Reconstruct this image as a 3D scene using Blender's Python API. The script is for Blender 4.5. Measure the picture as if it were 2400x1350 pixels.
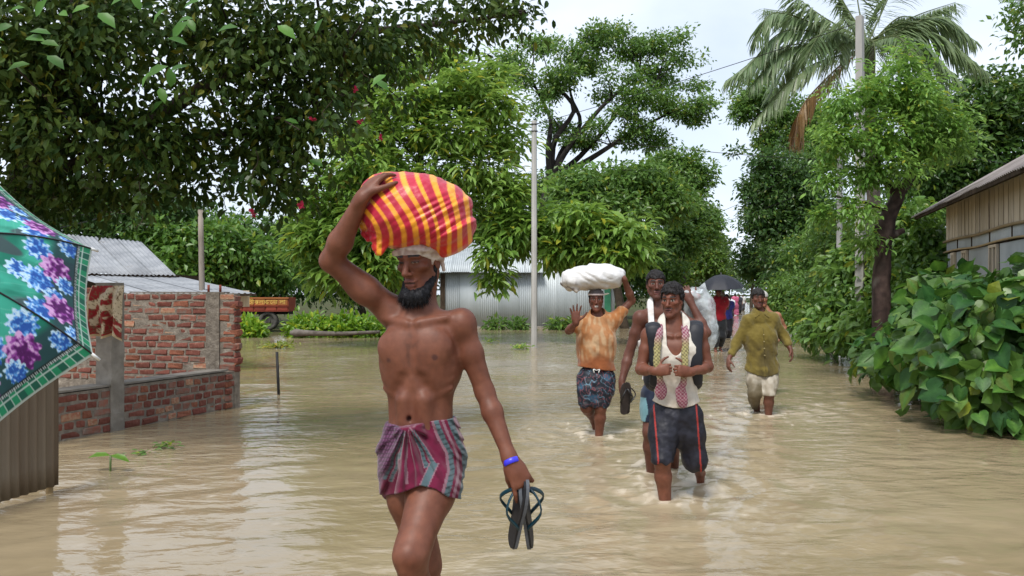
import bpy, math, random
import numpy as np
from mathutils import Vector, Matrix

# ------------------------------------------------------------------ camera, sky, sun, exposure
sc = bpy.context.scene
for _o in list(bpy.data.objects):
    bpy.data.objects.remove(_o)
COL = sc.collection
CAM_H, FPX, HOR = 1.4, 1880.0, 690.0        # eye height over the water, focal length and horizon in photo pixels
cd = bpy.data.cameras.new('camera')
cam = bpy.data.objects.new('camera', cd)
COL.objects.link(cam)
cam.location = (0, 0, CAM_H)
cam.rotation_euler = (math.radians(90), 0, 0)
cd.sensor_width = 36.0
cd.lens = 36.0 * FPX / 2400.0
cd.shift_y = 15.0 / 2400.0
cd.clip_start, cd.clip_end = 0.05, 3000
sc.camera = cam

SUN_EL, SUN_AZ = math.radians(58), math.radians(205)   # azimuth clockwise from +Y: behind and to the left of the camera
world = bpy.data.worlds.new('World')
sc.world = world
world.use_nodes = True
wn, wl = world.node_tree.nodes, world.node_tree.links
wn.clear()
wo = wn.new('ShaderNodeOutputWorld')
bg = wn.new('ShaderNodeBackground')
sky = wn.new('ShaderNodeTexSky')
sky.sky_type = 'NISHITA'
sky.sun_disc = False
sky.sun_elevation = SUN_EL
sky.sun_rotation = SUN_AZ
sky.air_density = 1.0
sky.dust_density = 1.5
tc = wn.new('ShaderNodeTexCoord')
mp = wn.new('ShaderNodeMapping')
mp.inputs['Scale'].default_value = (1.0, 1.0, 1.7)
mp.inputs['Location'].default_value = (0.35, 0.1, 0.2)
nz = wn.new('ShaderNodeTexNoise')
nz.inputs['Scale'].default_value = 2.2
nz.inputs['Detail'].default_value = 7
nz.inputs['Roughness'].default_value = 0.52
nz.inputs['Distortion'].default_value = 0.25
rp = wn.new('ShaderNodeValToRGB')
rp.color_ramp.elements[0].position = 0.34
rp.color_ramp.elements[0].color = (0.62, 0.62, 0.62, 1)
rp.color_ramp.elements[1].position = 0.62
rp.color_ramp.elements[1].color = (1, 1, 1, 1)
cl = wn.new('ShaderNodeRGB')
cl.outputs[0].default_value = (6.3, 6.9, 7.8, 1)        # thin bright overcast, before the background strength
mx = wn.new('ShaderNodeMix')
mx.data_type = 'RGBA'
wl.new(tc.outputs['Generated'], mp.inputs['Vector'])
wl.new(mp.outputs['Vector'], nz.inputs['Vector'])
wl.new(nz.outputs['Fac'], rp.inputs['Fac'])
wl.new(rp.outputs['Color'], mx.inputs[0])
wl.new(sky.outputs['Color'], mx.inputs[6])
wl.new(cl.outputs[0], mx.inputs[7])
wl.new(mx.outputs[2], bg.inputs['Color'])
bg.inputs['Strength'].default_value = 0.092
wl.new(bg.outputs[0], wo.inputs['Surface'])

sd = bpy.data.lights.new('sun', 'SUN')
sun = bpy.data.objects.new('sun', sd)
COL.objects.link(sun)
sd.energy = 2.0
sd.angle = math.radians(16)
sd.color = (1.0, 0.96, 0.9)
_sv = Vector((math.sin(SUN_AZ) * math.cos(SUN_EL), math.cos(SUN_AZ) * math.cos(SUN_EL), math.sin(SUN_EL)))
sun.rotation_euler = _sv.to_track_quat('Z', 'Y').to_euler()
sun.location = (0, 0, 30)

sc.view_settings.view_transform = 'Standard'
sc.view_settings.look = 'None'
sc.view_settings.gamma = 1.0
sc.view_settings.use_curve_mapping = False
sc.view_settings.exposure = 0.85
sc.render.engine = 'CYCLES'
sc.cycles.max_bounces = 8
sc.cycles.transparent_max_bounces = 12
sc.cycles.caustics_reflective = False
sc.cycles.caustics_refractive = False
sc.cycles.use_denoising = True

# ------------------------------------------------------------------ helpers
R = np.random.default_rng(7)
OFF = {}


def A(*v):
    return np.array(v if len(v) > 1 else v[0], float)


def P(px, py, d):
    """photo pixel at distance d -> world point"""
    return A((px - 1200) * d / FPX, d, CAM_H + (HOR - py) * d / FPX)


def Wt(px, py):
    """photo pixel on the water plane"""
    return P(px, py, CAM_H * FPX / (py - HOR))


def unit(v):
    v = np.asarray(v, float)
    return v / np.maximum(np.linalg.norm(v, axis=-1, keepdims=True), 1e-9)


def sm(a, b, x):
    t = np.clip((x - a) / (b - a), 0, 1)
    return t * t * (3 - 2 * t)


_PERM = np.random.default_rng(99).integers(0, 256, 256).astype(np.int64)
_GR = unit(np.random.default_rng(98).normal(size=(256, 3)))


def noise(p, f=1.0, seed=0):
    """gradient noise, about -0.6..0.6"""
    p = np.asarray(p, float) * f + seed * 17.13
    i = np.floor(p).astype(np.int64)
    w = p - i
    u = w * w * w * (w * (w * 6 - 15) + 10)
    out = 0
    for dx in (0, 1):
        for dy in (0, 1):
            for dz in (0, 1):
                h = _PERM[(i[..., 0] + dx) & 255]
                h = _PERM[(h + i[..., 1] + dy) & 255]
                h = _PERM[(h + i[..., 2] + dz) & 255]
                g = _GR[h]
                dot = g[..., 0] * (w[..., 0] - dx) + g[..., 1] * (w[..., 1] - dy) + g[..., 2] * (w[..., 2] - dz)
                wx = u[..., 0] if dx else 1 - u[..., 0]
                wy = u[..., 1] if dy else 1 - u[..., 1]
                wz = u[..., 2] if dz else 1 - u[..., 2]
                out = out + dot * wx * wy * wz
    return out


def fbm(p, f=1.0, o=3, seed=0):
    s, a = 0, 1.0
    for k in range(o):
        s = s + a * noise(p, f * 2 ** k, seed + k * 3)
        a *= .5
    return s


def mixc(a, b, t):
    t = np.asarray(t)[..., None]
    return np.asarray(a) * (1 - t) + np.asarray(b) * t


def link(o, parent=None, loc=None):
    COL.objects.link(o)
    if parent is not None:
        o.parent = parent
    return o


def tag(o, label=None, cat=None, group=None, kind=None):
    if label: o['label'] = label
    if cat: o['category'] = cat
    if group: o['group'] = group
    if kind: o['kind'] = kind
    return o


def thing(name, loc, label, cat, group=None):
    o = bpy.data.objects.new(name, None)
    o.empty_display_size = .1
    link(o)
    o.location = tuple(loc)
    OFF[o.name] = A(loc)
    return tag(o, label, cat, group)


def raw_mesh(name, v, fs, mat=None, cols=None, smooth=True):
    """v (N,3); fs: array (M,k) or list of such arrays or list of tuples; cols (N,3)"""
    me = bpy.data.meshes.new(name)
    v = np.asarray(v, np.float32)
    if isinstance(fs, np.ndarray):
        fs = [fs]
    if len(fs) and not isinstance(fs[0], np.ndarray):
        me.from_pydata([tuple(map(float, x)) for x in v], [], [tuple(int(q) for q in f) for f in fs])
    else:
        fs = [f for f in fs if len(f)]
        loops = np.concatenate([f.ravel() for f in fs]).astype(np.int32)
        tot = np.concatenate([np.full(len(f), f.shape[1]) for f in fs]).astype(np.int32)
        st = (np.cumsum(tot) - tot).astype(np.int32)
        me.vertices.add(len(v))
        me.vertices.foreach_set('co', v.ravel())
        me.loops.add(len(loops))
        me.loops.foreach_set('vertex_index', loops)
        me.polygons.add(len(tot))
        me.polygons.foreach_set('loop_start', st)
        me.polygons.foreach_set('loop_total', tot)
    if cols is not None:
        at = me.color_attributes.new('Col', 'FLOAT_COLOR', 'POINT')
        c = np.ones((len(v), 4), np.float32)
        c[:, :3] = cols
        at.data.foreach_set('color', c.ravel())
    me.update(calc_edges=True)
    me.polygons.foreach_set('use_smooth', np.full(len(me.polygons), smooth))
    if mat is not None:
        me.materials.append(mat)
    return me


def mobj(name, v, fs, mat, parent=None, cols=None, smooth=True, base=None, kind=None, label=None):
    """v in world coordinates; the object sits at base (or in its parent's frame)"""
    v = np.asarray(v, float)
    if parent is not None:
        off = OFF[parent.name]
        o = bpy.data.objects.new(name, raw_mesh(name, v - off, fs, mat, cols, smooth))
        link(o, parent)
        OFF[o.name] = off
    else:
        off = A(base) if base is not None else A(0, 0, 0)
        o = bpy.data.objects.new(name, raw_mesh(name, v - off, fs, mat, cols, smooth))
        link(o)
        o.location = tuple(off)
        OFF[o.name] = off
    return tag(o, label, None, None, kind)


class MB:
    """collects simple solids into one mesh"""
    def __init__(s):
        s.v, s.f, s.c, s.n = [], [], [], 0

    def add(s, v, f, c=None):
        v = np.asarray(v, float)
        s.v.append(v)
        s.f += [tuple(int(i) + s.n for i in q) for q in f]
        s.c.append(np.tile(A(c if c is not None else (1, 1, 1)), (len(v), 1)) if c is None or np.ndim(c) == 1 else np.asarray(c))
        s.n += len(v)
        return s

    def box(s, c, half, ax=None, col=None, bev=0.0):
        ax = np.eye(3) if ax is None else np.asarray(ax)
        c = A(c)
        h = A(half)
        if bev <= 0:
            q = A([[x, y, z] for z in (-1, 1) for y in (-1, 1) for x in (-1, 1)]) * h
            f = [(0, 2, 3, 1), (4, 5, 7, 6), (0, 1, 5, 4), (2, 6, 7, 3), (0, 4, 6, 2), (1, 3, 7, 5)]
        else:
            q, f = bevbox(h, bev)
        return s.add(c + q @ ax, f, col)

    def tube(s, pts, rad, n=8, col=None, cap=True):
        v, f = tube(pts, rad, n, cap)
        return s.add(v, f, col)

    def obj(s, name, mat, parent=None, smooth=False, usecol=False, base=None, kind=None, label=None):
        v = np.concatenate(s.v)
        return mobj(name, v, s.f, mat, parent, np.concatenate(s.c) if usecol else None, smooth, base, kind, label)


def bevbox(h, b):
    h = A(h)
    b = min(b, h.min() * .6)
    v, idx = [], {}
    for z in (-1, 1):
        for y in (-1, 1):
            for x in (-1, 1):
                sgn = A(x, y, z)
                for k in range(3):
                    q = sgn * (h - b)
                    q[k] = sgn[k] * h[k]
                    idx[(x, y, z, k)] = len(v)
                    v.append(q)
    f = []
    for k in range(3):
        a, c = [(1, 2), (2, 0), (0, 1)][k]
        for sg in (-1, 1):
            loop = []
            for (p, q) in ((-1, -1), (1, -1), (1, 1), (-1, 1)):
                t = [0, 0, 0]
                t[k], t[a], t[c] = sg, p, q
                loop.append(idx[(t[0], t[1], t[2], k)])
            f.append(tuple(loop if sg > 0 else loop[::-1]))
    for k in range(3):
        a, c = [(1, 2), (2, 0), (0, 1)][k]
        for p in (-1, 1):
            for q in (-1, 1):
                t1 = [0, 0, 0]
                t2 = [0, 0, 0]
                t1[k], t1[a], t1[c] = -1, p, q
                t2[k], t2[a], t2[c] = 1, p, q
                l = [idx[(*t1, a)], idx[(*t2, a)], idx[(*t2, c)], idx[(*t1, c)]]
                f.append(tuple(l if p * q < 0 else l[::-1]))
    for z in (-1, 1):
        for y in (-1, 1):
            for x in (-1, 1):
                l = [idx[(x, y, z, k)] for k in range(3)]
                f.append(tuple(l if x * y * z > 0 else l[::-1]))
    return A(v), f


def tube(pts, rad, n=8, cap=True):
    pts = np.asarray(pts, float)
    m = len(pts)
    rad = np.broadcast_to(np.asarray(rad, float), (m,))
    t = unit(np.gradient(pts, axis=0))
    ref = A(0, 0, 1) if abs(t[0][2]) < .9 else A(1, 0, 0)
    a = np.zeros((m, 3))
    u = unit(np.cross(t[0], ref))
    for i in range(m):
        u = unit(u - t[i] * np.dot(u, t[i]))
        a[i] = u
    b = np.cross(t, a)
    th = np.arange(n) / n * 2 * np.pi
    v = pts[:, None] + rad[:, None, None] * (a[:, None] * np.cos(th)[None, :, None] + b[:, None] * np.sin(th)[None, :, None])
    v = v.reshape(-1, 3)
    f = []
    for i in range(m - 1):
        for j in range(n):
            k = (j + 1) % n
            f.append((i * n + j, i * n + k, i * n + n + k, i * n + n + j))
    if cap:
        f.append(tuple(range(n))[::-1])
        f.append(tuple(range((m - 1) * n, m * n)))
    return v, f


def spline(pts, n):
    """Catmull-Rom through pts (any columns), n samples"""
    p = np.asarray(pts, float)
    p = np.vstack([2 * p[0] - p[1], p, 2 * p[-1] - p[-2]])
    m = len(p) - 3
    out = []
    for t in np.linspace(0, m - 1e-6, n):
        i = int(t)
        u = t - i
        a, b, c, d = p[i:i + 4]
        out.append(.5 * (2 * b + (c - a) * u + (2 * a - 5 * b + 4 * c - d) * u * u + (3 * b - a - 3 * c + d) * u ** 3))
    return A(out)


def grid_faces(nu, nv, wrap=False):
    i, j = np.meshgrid(np.arange(nu - (0 if wrap else 1)), np.arange(nv - 1), indexing='ij')
    i2 = (i + 1) % nu
    return np.stack([i * nv + j, i2 * nv + j, i2 * nv + j + 1, i * nv + j + 1], -1).reshape(-1, 4)


# ------------------------------------------------------------------ materials
def _new(name):
    m = bpy.data.materials.new(name)
    m.use_nodes = True
    nt = m.node_tree
    b = nt.nodes['Principled BSDF']
    return m, nt, b


def _bump(nt, b, scale, strength, detail=4, dist=.01, vec=None, kind='noise', stretch=None):
    n = nt.nodes.new('ShaderNodeTexNoise')
    n.inputs['Scale'].default_value = scale
    n.inputs['Detail'].default_value = detail
    t = nt.nodes.new('ShaderNodeTexCoord')
    if stretch:
        mpn = nt.nodes.new('ShaderNodeMapping')
        mpn.inputs['Scale'].default_value = stretch
        nt.links.new(t.outputs['Object'], mpn.inputs['Vector'])
        nt.links.new(mpn.outputs['Vector'], n.inputs['Vector'])
    else:
        nt.links.new(t.outputs['Object'], n.inputs['Vector'])
    bp = nt.nodes.new('ShaderNodeBump')
    bp.inputs['Strength'].default_value = strength
    bp.inputs['Distance'].default_value = dist
    nt.links.new(n.outputs['Fac'], bp.inputs['Height'])
    nt.links.new(bp.outputs['Normal'], b.inputs['Normal'])
    return n


def mat_noise(name, c1, c2, scale=5, rough=.7, bump=.3, spec=.3, metal=0, detail=6, stretch=None, dist=.01, c3=None, bscale=None):
    """two or three tone procedural surface"""
    m, nt, b = _new(name)
    t = nt.nodes.new('ShaderNodeTexCoord')
    mpn = nt.nodes.new('ShaderNodeMapping')
    mpn.inputs['Scale'].default_value = stretch or (1, 1, 1)
    n = nt.nodes.new('ShaderNodeTexNoise')
    n.inputs['Scale'].default_value = scale
    n.inputs['Detail'].default_value = detail
    r = nt.nodes.new('ShaderNodeValToRGB')
    r.color_ramp.elements[0].position = .36
    r.color_ramp.elements[1].position = .64
    r.color_ramp.elements[0].color = (*c1, 1)
    r.color_ramp.elements[1].color = (*c2, 1)
    if c3:
        e = r.color_ramp.elements.new(.74)
        e.color = (*c3, 1)
    oi = nt.nodes.new('ShaderNodeObjectInfo')
    hv = nt.nodes.new('ShaderNodeHueSaturation')
    mr = nt.nodes.new('ShaderNodeMapRange')
    mr.inputs['To Min'].default_value = .8
    mr.inputs['To Max'].default_value = 1.15
    nt.links.new(oi.outputs['Random'], mr.inputs['Value'])
    nt.links.new(mr.outputs['Result'], hv.inputs['Value'])
    nt.links.new(t.outputs['Object'], mpn.inputs['Vector'])
    nt.links.new(mpn.outputs['Vector'], n.inputs['Vector'])
    nt.links.new(n.outputs['Fac'], r.inputs['Fac'])
    nt.links.new(r.outputs['Color'], hv.inputs['Color'])
    nt.links.new(hv.outputs['Color'], b.inputs['Base Color'])
    b.inputs['Roughness'].default_value = rough
    b.inputs['Specular IOR Level'].default_value = spec
    b.inputs['Metallic'].default_value = metal
    if bump:
        _bump(nt, b, bscale or scale * 3, bump, dist=dist, stretch=stretch)
    return m


def mat_col(name, rough=.6, spec=.3, bump=0, bscale=60, dist=.004, trans=0, var=.12, vscale=30, sheen=0, sss=0, coat=0, stretch=None):
    """colour from the mesh's own Col attribute, broken up by fine noise"""
    m, nt, b = _new(name)
    a = nt.nodes.new('ShaderNodeAttribute')
    a.attribute_name = 'Col'
    hv = nt.nodes.new('ShaderNodeHueSaturation')
    n = nt.nodes.new('ShaderNodeTexNoise')
    n.inputs['Scale'].default_value = vscale
    n.inputs['Detail'].default_value = 5
    t = nt.nodes.new('ShaderNodeTexCoord')
    nt.links.new(t.outputs['Object'], n.inputs['Vector'])
    mr = nt.nodes.new('ShaderNodeMapRange')
    mr.inputs['From Min'].default_value = .3
    mr.inputs['From Max'].default_value = .7
    mr.inputs['To Min'].default_value = 1 - var
    mr.inputs['To Max'].default_value = 1 + var
    nt.links.new(n.outputs['Fac'], mr.inputs['Value'])
    nt.links.new(mr.outputs['Result'], hv.inputs['Value'])
    nt.links.new(a.outputs['Color'], hv.inputs['Color'])
    nt.links.new(hv.outputs['Color'], b.inputs['Base Color'])
    b.inputs['Roughness'].default_value = rough
    b.inputs['Specular IOR Level'].default_value = spec
    if sheen:
        b.inputs['Sheen Weight'].default_value = sheen
    if coat:
        b.inputs['Coat Weight'].default_value = coat
        b.inputs['Coat Roughness'].default_value = .25
    if sss:
        b.inputs['Subsurface Weight'].default_value = sss
        b.inputs['Subsurface Radius'].default_value = (.012, .005, .003)
    if bump:
        _bump(nt, b, bscale, bump, dist=dist, stretch=stretch)
    if trans:
        tr = nt.nodes.new('ShaderNodeBsdfTranslucent')
        h2 = nt.nodes.new('ShaderNodeHueSaturation')
        h2.inputs['Value'].default_value = 1.5
        h2.inputs['Hue'].default_value = .485
        nt.links.new(hv.outputs['Color'], h2.inputs['Color'])
        nt.links.new(h2.outputs['Color'], tr.inputs['Color'])
        ms = nt.nodes.new('ShaderNodeMixShader')
        ms.inputs[0].default_value = trans
        nt.links.new(b.outputs[0], ms.inputs[1])
        nt.links.new(tr.outputs[0], ms.inputs[2])
        nt.links.new(ms.outputs[0], nt.nodes['Material Output'].inputs['Surface'])
    return m


M = {}
M['leaf'] = mat_col('leaf', rough=.38, spec=.5, trans=.38, var=.15, vscale=25)
M['leaf_dark'] = mat_col('shade_leaf', rough=.55, spec=.14, trans=.22, var=.18, vscale=25)
M['bark'] = mat_col('bark', rough=.9, spec=.2, bump=.9, bscale=18, dist=.02, var=.35, vscale=9, stretch=(1, 1, .3))
M['skin'] = mat_col('skin', rough=.52, spec=.34, bump=.22, bscale=150, dist=.002, var=.14, vscale=38, sss=.05)
M['cloth'] = mat_col('cloth', rough=.85, spec=.15, bump=.25, bscale=160, dist=.002, var=.1, vscale=25, sheen=.2)
M['wet_cloth'] = mat_col('wet_cloth', rough=.55, spec=.35, bump=.25, bscale=120, dist=.003, var=.12, vscale=20)
M['hair'] = mat_col('hair', rough=.55, spec=.2, bump=.8, bscale=180, dist=.004, var=.3, vscale=150)
M['plastic'] = mat_col('plastic', rough=.35, spec=.5, bump=.15, bscale=40, dist=.004, var=.08)
M['print'] = mat_col('print', rough=.55, spec=.35, bump=.12, bscale=220, dist=.001, var=.1, vscale=12, trans=.22)
# ------------------------------------------------------------------ smooth-blended solids (bodies, clothes, bags)
class Blend:
    """a list of tapered capsules and ellipsoids blended into one continuous surface"""
    def __init__(s):
        s.p = []

    def rc(s, a, b, ra, rb, k=.02, flat=None, tg='', op=1):
        """tapered capsule; flat=(axis, ratio) squashes it along an axis"""
        s.p.append(('c', A(a), A(b), ra, rb, k, flat, tg, op))
        return s

    def el(s, c, r, ax=None, k=.02, tg='', op=1):
        s.p.append(('e', A(c), A(r), np.eye(3) if ax is None else np.asarray(ax, float), k, tg, op))
        return s

    def pick(s, *tags):
        b = Blend()
        b.p = [q for q in s.p if q[-2] in tags]
        return b

    def bounds(s, pad):
        lo, hi = np.full(3, 1e9), np.full(3, -1e9)
        for q in s.p:
            if q[-1] < 0:
                continue
            if q[0] == 'c':
                r = max(q[3], q[4])
                a, b = np.minimum(q[1], q[2]) - r, np.maximum(q[1], q[2]) + r
            else:
                e = np.abs(q[3].T) @ q[2]
                a, b = q[1] - e, q[1] + e
            lo, hi = np.minimum(lo, a), np.maximum(hi, b)
        return lo - pad, hi + pad

    def field(s, xs, ys, zs, infl=0.0, kmul=1.0, kmin=0.0):
        F = np.full((len(xs), len(ys), len(zs)), .06, np.float32)
        for q in s.p:
            k = max(q[4] if q[0] == 'e' else q[5], 1e-4) * kmul
            k = max(k, kmin)
            if q[0] == 'c':
                r = max(q[3], q[4])
                lo, hi = np.minimum(q[1], q[2]) - r, np.maximum(q[1], q[2]) + r
            else:
                e = np.abs(q[3].T) @ q[2]
                lo, hi = q[1] - e, q[1] + e
            m = k + .03 + infl
            sl = []
            for ax_, (l, h) in zip((xs, ys, zs), zip(lo - m, hi + m)):
                sl.append(slice(np.searchsorted(ax_, l), np.searchsorted(ax_, h)))
            x, y, z = xs[sl[0]], ys[sl[1]], zs[sl[2]]
            if not (len(x) and len(y) and len(z)):
                continue
            X, Y, Z = [g.astype(np.float32) for g in np.meshgrid(x, y, z, indexing='ij', sparse=True)]
            if q[0] == 'c':
                _, a, b, ra, rb, _, flat, _, op = q
                px, py, pz = X - a[0], Y - a[1], Z - a[2]
                ba = b - a
                if flat is not None:
                    n, ratio = unit(A(flat[0])), flat[1]
                    g = (1 / ratio - 1)
                    dn = px * n[0] + py * n[1] + pz * n[2]
                    px, py, pz = px + g * dn * n[0], py + g * dn * n[1], pz + g * dn * n[2]
                    ba = ba + g * np.dot(ba, n) * n
                L = max(np.dot(ba, ba), 1e-9)
                t = np.clip((px * ba[0] + py * ba[1] + pz * ba[2]) / L, 0, 1)
                d = np.sqrt((px - t * ba[0]) ** 2 + (py - t * ba[1]) ** 2 + (pz - t * ba[2]) ** 2) - (ra + (rb - ra) * t)
                if flat is not None:
                    d = d * max(.5, flat[1]) if flat[1] < 1 else d
            else:
                _, c, r, ax, _, _, op = q
                px, py, pz = X - c[0], Y - c[1], Z - c[2]
                u = [(px * ax[i][0] + py * ax[i][1] + pz * ax[i][2]) / r[i] for i in range(3)]
                k0 = np.sqrt(u[0] ** 2 + u[1] ** 2 + u[2] ** 2)
                k1 = np.sqrt((u[0] / r[0]) ** 2 + (u[1] / r[1]) ** 2 + (u[2] / r[2]) ** 2) + 1e-6
                d = k0 * (k0 - 1) / k1
            f = F[tuple(sl)]
            if op > 0:
                d = d - infl
                h = np.maximum(k - np.abs(f - d), 0) / k
                F[tuple(sl)] = np.minimum(f, d) - h * h * k * .25
            else:
                d = -d
                h = np.maximum(k - np.abs(f - d), 0) / k
                F[tuple(sl)] = np.maximum(f, d) + h * h * k * .25
        return F


def nets(F, xs, ys, zs, relax=1):
    """naive surface nets -> verts, quads"""
    ins = F < 0
    c = ins[:-1, :-1, :-1].astype(np.int8)
    tot = np.zeros(c.shape, np.int8)
    for i in (0, 1):
        for j in (0, 1):
            for k in (0, 1):
                tot += ins[i:i + c.shape[0], j:j + c.shape[1], k:k + c.shape[2]]
    act = (tot > 0) & (tot < 8)
    I, J, K = np.nonzero(act)
    ids = np.full(c.shape, -1, np.int32)
    ids[I, J, K] = np.arange(len(I))
    co = np.stack([xs[I], ys[J], zs[K]], -1)
    st = np.stack([xs[I + 1], ys[J + 1], zs[K + 1]], -1) - co
    val = {}
    for a in (0, 1):
        for b in (0, 1):
            for d in (0, 1):
                val[a, b, d] = F[I + a, J + b, K + d]
    acc, cnt = np.zeros((len(I), 3)), np.zeros(len(I))
    for (p, q) in [(p, tuple(p[n] + (n == ax) for n in range(3))) for ax in range(3)
                   for p in [(a, b, d) for a in (0, 1) for b in (0, 1) for d in (0, 1)] if p[ax] == 0]:
        f0, f1 = val[p], val[q]
        m = (f0 < 0) != (f1 < 0)
        t = np.where(m, f0 / np.where(m, f0 - f1, 1), 0)
        pos = A(p)[None] + t[:, None] * (A(q) - A(p))[None]
        acc += pos * m[:, None]
        cnt += m
    v = co + acc / cnt[:, None] * st
    qs = []
    for ax in range(3):
        sh = list(F.shape)
        s0 = [slice(1, n - 1) for n in sh]
        s1 = list(s0)
        s0[ax] = slice(0, sh[ax] - 1)
        s1[ax] = slice(1, sh[ax])
        a, b = ins[tuple(s0)], ins[tuple(s1)]
        for flip, mk in ((0, a & ~b), (1, ~a & b)):
            ii = np.stack(np.nonzero(mk), -1)
            for n in range(3):
                if n != ax:
                    ii[:, n] += 1
            u, w = [(1, 2), (2, 0), (0, 1)][ax]
            def cell(du, dw):
                g = ii.copy()
                g[:, u] += du
                g[:, w] += dw
                return ids[g[:, 0], g[:, 1], g[:, 2]]
            q = np.stack([cell(-1, -1), cell(0, -1), cell(0, 0), cell(-1, 0)], -1)
            qs.append(q[:, ::-1] if flip else q)
    f = np.concatenate(qs)
    f = f[(f >= 0).all(1)]
    for _ in range(relax):
        v = smooth_v(v, f, .5)
    return v, f


def smooth_v(v, f, lam):
    s, n = np.zeros_like(v), np.zeros(len(v))
    for a in range(f.shape[1]):
        i, j = f[:, a], f[:, (a + 1) % f.shape[1]]
        for x in range(3):
            s[:, x] += np.bincount(i, v[j, x], len(v)) + np.bincount(j, v[i, x], len(v))
        n += np.bincount(i, minlength=len(v)) + np.bincount(j, minlength=len(v))
    return v + lam * (s / np.maximum(n, 1)[:, None] - v)


def vnormals(v, f):
    n = np.cross(v[f[:, 2]] - v[f[:, 0]], v[f[:, 3 if f.shape[1] > 3 else 1]] - v[f[:, 1 if f.shape[1] > 3 else 0]])
    o = np.zeros_like(v)
    for a in range(f.shape[1]):
        for x in range(3):
            o[:, x] += np.bincount(f[:, a], n[:, x], len(v))
    return unit(o)


def axes_of(lo, hi, res, fine=None):
    """grid lines per axis; fine=(axis, from, to, res) refines one stretch"""
    out = []
    for n in range(3):
        if fine and fine[0] == n:
            a = np.arange(lo[n], fine[1], res)
            b = np.arange(fine[1], fine[2], fine[3])
            c = np.arange(fine[2], hi[n] + res, res)
            out.append(np.concatenate([a, b, c]))
        else:
            out.append(np.arange(lo[n], hi[n] + res, res))
    return out


def solid(bl, res, infl=0., kmul=1., kmin=0., cut=None, wr=None, relax=1, lo=None, hi=None, fine=None):
    """mesh a Blend. cut(X,Y,Z)->signed field kept where <0; wr(points)->offset added to the field near the surface"""
    l, h = bl.bounds(.03 + infl)
    if lo is not None: l = np.maximum(l, A(lo))
    if hi is not None: h = np.minimum(h, A(hi))
    xs, ys, zs = axes_of(l, h, res, fine)
    F = bl.field(xs, ys, zs, infl, kmul, kmin)
    if wr is not None:
        m = np.abs(F) < .035
        I = np.nonzero(m)
        pts = np.stack([xs[I[0]], ys[I[1]], zs[I[2]]], -1)
        F[I] += wr(pts)
    if cut is not None:
        X, Y, Z = np.meshgrid(xs, ys, zs, indexing='ij', sparse=True)
        F = np.maximum(F, cut(X, Y, Z).astype(np.float32))
    F[0], F[-1] = .05, .05
    F[:, 0], F[:, -1] = .05, .05
    F[:, :, 0], F[:, :, -1] = .05, .05
    return nets(F, xs, ys, zs, relax)


# ------------------------------------------------------------------ people
def hand(B, w, d, n, side, curl, s=1.0, spread=.0, thumb=(.6, .8, .25), tcurl=.35, r=.0088, lens=(.070, .079, .073, .057)):
    """palm, four fingers and a thumb. w wrist, d pointing to the fingers, n out of the palm, side towards the thumb"""
    w, d = A(w), unit(A(d))
    n = unit(A(n) - d * np.dot(A(n), d))
    sd_ = np.cross(d, n)
    if np.dot(sd_, A(side)) < 0:
        sd_ = -sd_
    B.rc(w - d * .01 * s, w + d * .035 * s, .026 * s, .032 * s, .02, (n, .62), 'arm')
    B.rc(w + d * .035 * s + sd_ * .012 * s, w + d * .078 * s + sd_ * .022 * s, .024 * s, .019 * s, .014, (n, .6), 'hand')
    B.rc(w + d * .035 * s - sd_ * .012 * s, w + d * .074 * s - sd_ * .022 * s, .024 * s, .018 * s, .014, (n, .6), 'hand')
    B.rc(w + d * .05 * s, w + d * .08 * s, .022 * s, .017 * s, .014, (n, .62), 'hand')
    for i, (o, L) in enumerate(zip((.031, .0105, -.010, -.029), lens)):
        c = curl[i] if np.ndim(curl) else curl
        p = w + d * (.083 - .004 * abs(i - 1.2)) * s + sd_ * o * s
        a = 0.0
        fd = unit(d + sd_ * spread * (o / .03))
        for sg, fr in enumerate((.46, .30, .24)):
            a += c * (.85, 1.15, .8)[sg]
            q = p + (fd * math.cos(a) + n * math.sin(a)) * L * fr * s
            B.rc(p, q, r * s * (1.05 - .1 * sg), r * s * (.95 - .12 * sg), .004, None, 'hand')
            p = q
    p = w + d * .022 * s + sd_ * .026 * s + n * .004
    td = unit(d * thumb[0] + sd_ * thumb[1] + n * thumb[2])
    for sg, (L, rr) in enumerate(((.042, .0125), (.032, .0105), (.025, .0085))):
        q = p + td * L * s
        B.rc(p, q, rr * s, rr * s * .88, .008 if sg == 0 else .004, None, 'hand')
        p = q
        td = unit(td + (d * .55 - sd_ * .55) * tcurl + n * tcurl * .4)


class Head:
    """a head frame; local x = towards the picture's right when facing the camera, y = out of the face, z = up"""
    def __init__(s, c, face, up=(0, 0, 1), sc_=1.0):
        s.c, s.s = A(c), sc_
        s.y = unit(A(face))
        s.z = unit(A(up) - s.y * np.dot(A(up), s.y))
        s.x = np.cross(s.z, s.y)        # facing -Y, up Z -> +X
        s.ax = np.stack([s.x, s.y, s.z])

    def w(s, x, y, z):
        return s.c + s.s * (x * s.x + y * s.y + z * s.z)

    def loc(s, v):
        return ((v - s.c) @ s.ax.T) / s.s


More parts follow.
